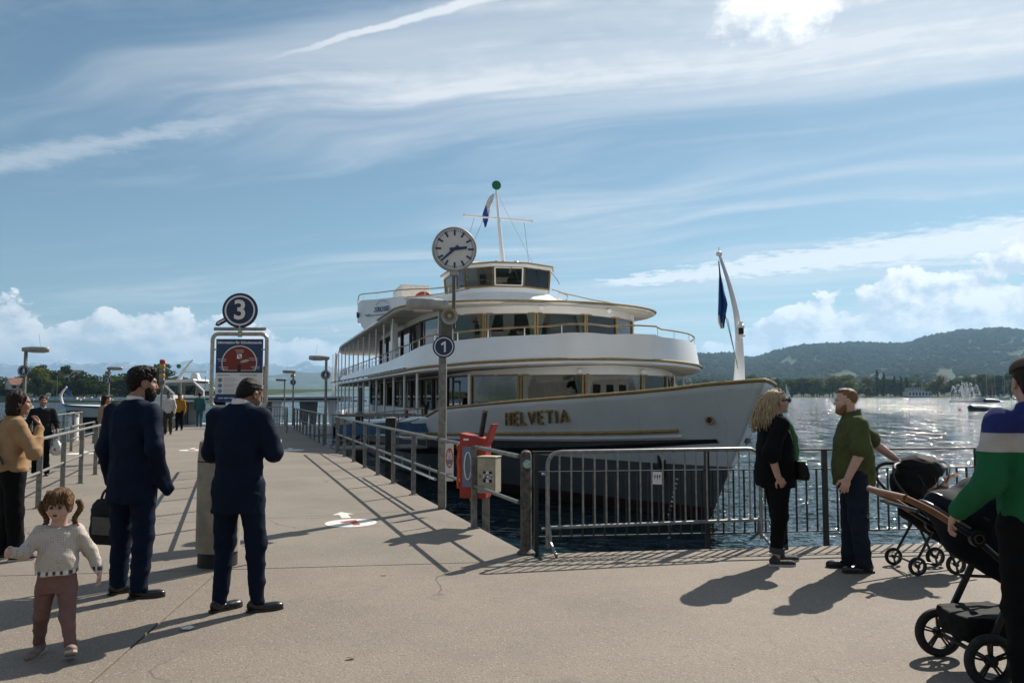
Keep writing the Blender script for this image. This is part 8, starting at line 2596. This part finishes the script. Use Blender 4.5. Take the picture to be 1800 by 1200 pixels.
wh = MB().prism([(cx + a, b_) for a, b_ in wb_], 58.4, 61.0, lambda a, b_, h: Vector((a, h, b_))).build('wheelhouse_glass', glass_mat('wheelhouse_glass', (.55, .60, .60), 1.4), fer)
for y in (58.37, 61.03):
    MB().tube([Vector((cx + a, y, b_)) for a, b_ in wb_], .07, 8).build('wheelhouse_frame', M_HULLW, wh)
    MB().tube([Vector((cx + .1, y, 1.52)), Vector((cx + .1, y, 2.58))], .04, 6).build('wheelhouse_mullion', M_HULLW, wh)
MB().prism([(cx - 1.15, 2.55), (cx + 1.1, 2.66), (cx + 1.0, 2.78), (cx - 1.0, 2.70)], 58.2, 61.2, lambda a, b_, h: Vector((a, h, b_))).build('wheelhouse_roof', M_HULLW, wh)
MB().tube(smooth_curve([Vector((cx - .55, 59.5, 2.7)), Vector((cx - .25, 59.5, 3.3)), Vector((cx + .15, 59.5, 3.9)), Vector((cx + .45, 59.5, 4.25))], 4), [.20 - .013 * i for i in range(13)], 8).build('curved_mast', M_HULLW, fer, smooth=True)
MB().lathe([(0, -.05), (.16, -.04), (.16, .04), (0, .05)], 16, Vector((cx - .55, 59.4, 3.75)), Matrix.Rotation(PI / 2, 3, 'X')).build('signal_disc', M_GREEN, fer, smooth=True)
b = MB(); b.prism([(cx + .35, 2.75), (cx + 1.0, 2.75), (cx + .8, 3.25), (cx + .5, 3.25)], 59.2, 59.8, lambda a, b_, h: Vector((a, h, b_))); b.build('radar_base', M_HULLW, fer); MB().box((cx + .6, 59.5, 3.33), (1.9, .12, .09)).build('radar_scanner', M_HULLW, fer)
MB().tube([Vector((cx + 1.6, 59, 1.5)), Vector((cx + 1.6, 59, 3.0))], .03, 6).build('whip_antenna', M_GALV, fer)

# ---------------------------------------------------------------- second ship moored on the left, name on its bow
YB = 55.0
b2 = thing('moored_ship', Vector(((110 - 900) / FPX * YB, YB, WATER_Z)), 'white ship with dark name letters moored left of the pier', 'ship')
X0, X1 = (78 - 900) / FPX * YB, (300 - 900) / FPX * YB
def b2w(u): return 2.6 * (1 - (1 - min(1, u / .35)) ** 2) ** .8
rows = []
for i in range(17):
    u = (i / 16) ** 1.4; x = X0 + (X1 - X0) * u; zt = .92 - .35 * u; w = b2w(u)
    rows.append([Vector((x, YB + 2.6 - w, zt)), Vector((x + .5 * (1 - u), YB + 2.6 - w * .93, .1)), Vector((x + 1.2 * (1 - u), YB + 2.6 - w * .75, WATER_Z - .3)), Vector((x + 1.2 * (1 - u), YB + 2.6 + w * .75, WATER_Z - .3)), Vector((x + .5 * (1 - u), YB + 2.6 + w * .93, .1)), Vector((x, YB + 2.6 + w, zt))])
b = MB(); b.grid(rows); b.add([r[0] for r in rows] + [r[5] for r in rows[::-1]], [tuple(range(2 * len(rows)))]); hu = b.build('hull', M_HULLW, b2, smooth=True, angle=40)
MB().tube([r[0] + Vector((0, -.03, .02)) for r in rows], .06, 6).build('blue_gunwale', M_COVB, b2, smooth=True)
b = MB(); b.grid([[r[1] + Vector((0, -.04, -.02)) for r in rows], [r[1] * .35 + r[2] * .65 + Vector((0, -.05, 0)) for r in rows]]); b.build('painted_shade_band', M_RUBBER, b2, solid=.05)  # shade on the lower hull, put in as a black band
for i, ch in enumerate('BACHTEL'):
    px = 113 + i * 5.4; x = (px - 900) / FPX * YB; u = (x - X0) / (X1 - X0)
    lettering(ch, .44, frame_matrix(Vector((x, YB + 2.6 - b2w(u) - .02, .36)), (1, -.04, 0)), M_RUBBER, 'letter', hu, depth=.01, bold=.012)
ms = smooth_curve([(X0 - .1, YB + 2.6, .9), (X0 - .25, YB + 2.6, 1.6), (X0 + .15, YB + 2.6, 2.2)], 4); st = MB().tube(ms, [.12 - .007 * i for i in range(9)], 8).build('jackstaff', M_HULLW, b2, smooth=True)
b = MB(); b.grid([[Vector((X0 + .15 + .12 * k, YB + 2.55 + .04 * (k % 2), 2.15 - .5 * j / 4 - .08 * k)) for k in range(4)] for j in range(5)]); b.build('flag', M_COVB, b2, solid=.01)
MB().box(((X0 + X1) / 2 + 3.4, YB + 2.6, 1.1), (X1 - X0 - 7, 3.6, 1.0)).build('deckhouse', M_HULLW, b2, bevel=.05)

# ---------------------------------------------------------------- haze over the lake
hz = bpy.data.materials.new('lake_haze'); hz.use_nodes = True; hz.node_tree.nodes.clear()
ho = hz.node_tree.nodes.new('ShaderNodeOutputMaterial'); pv = hz.node_tree.nodes.new('ShaderNodeVolumePrincipled')
pv.inputs['Color'].default_value = (.42, .70, 1.0, 1); pv.inputs['Density'].default_value = 7.0e-5; pv.inputs['Anisotropy'].default_value = .25
hz.node_tree.links.new(pv.outputs[0], ho.inputs['Volume'])
tag(MB().box((0, 10500, 595), (52000, 27000, 1205)).build('haze', hz), 'thin blue haze over lake and hills', 'haze', None, 'stuff')
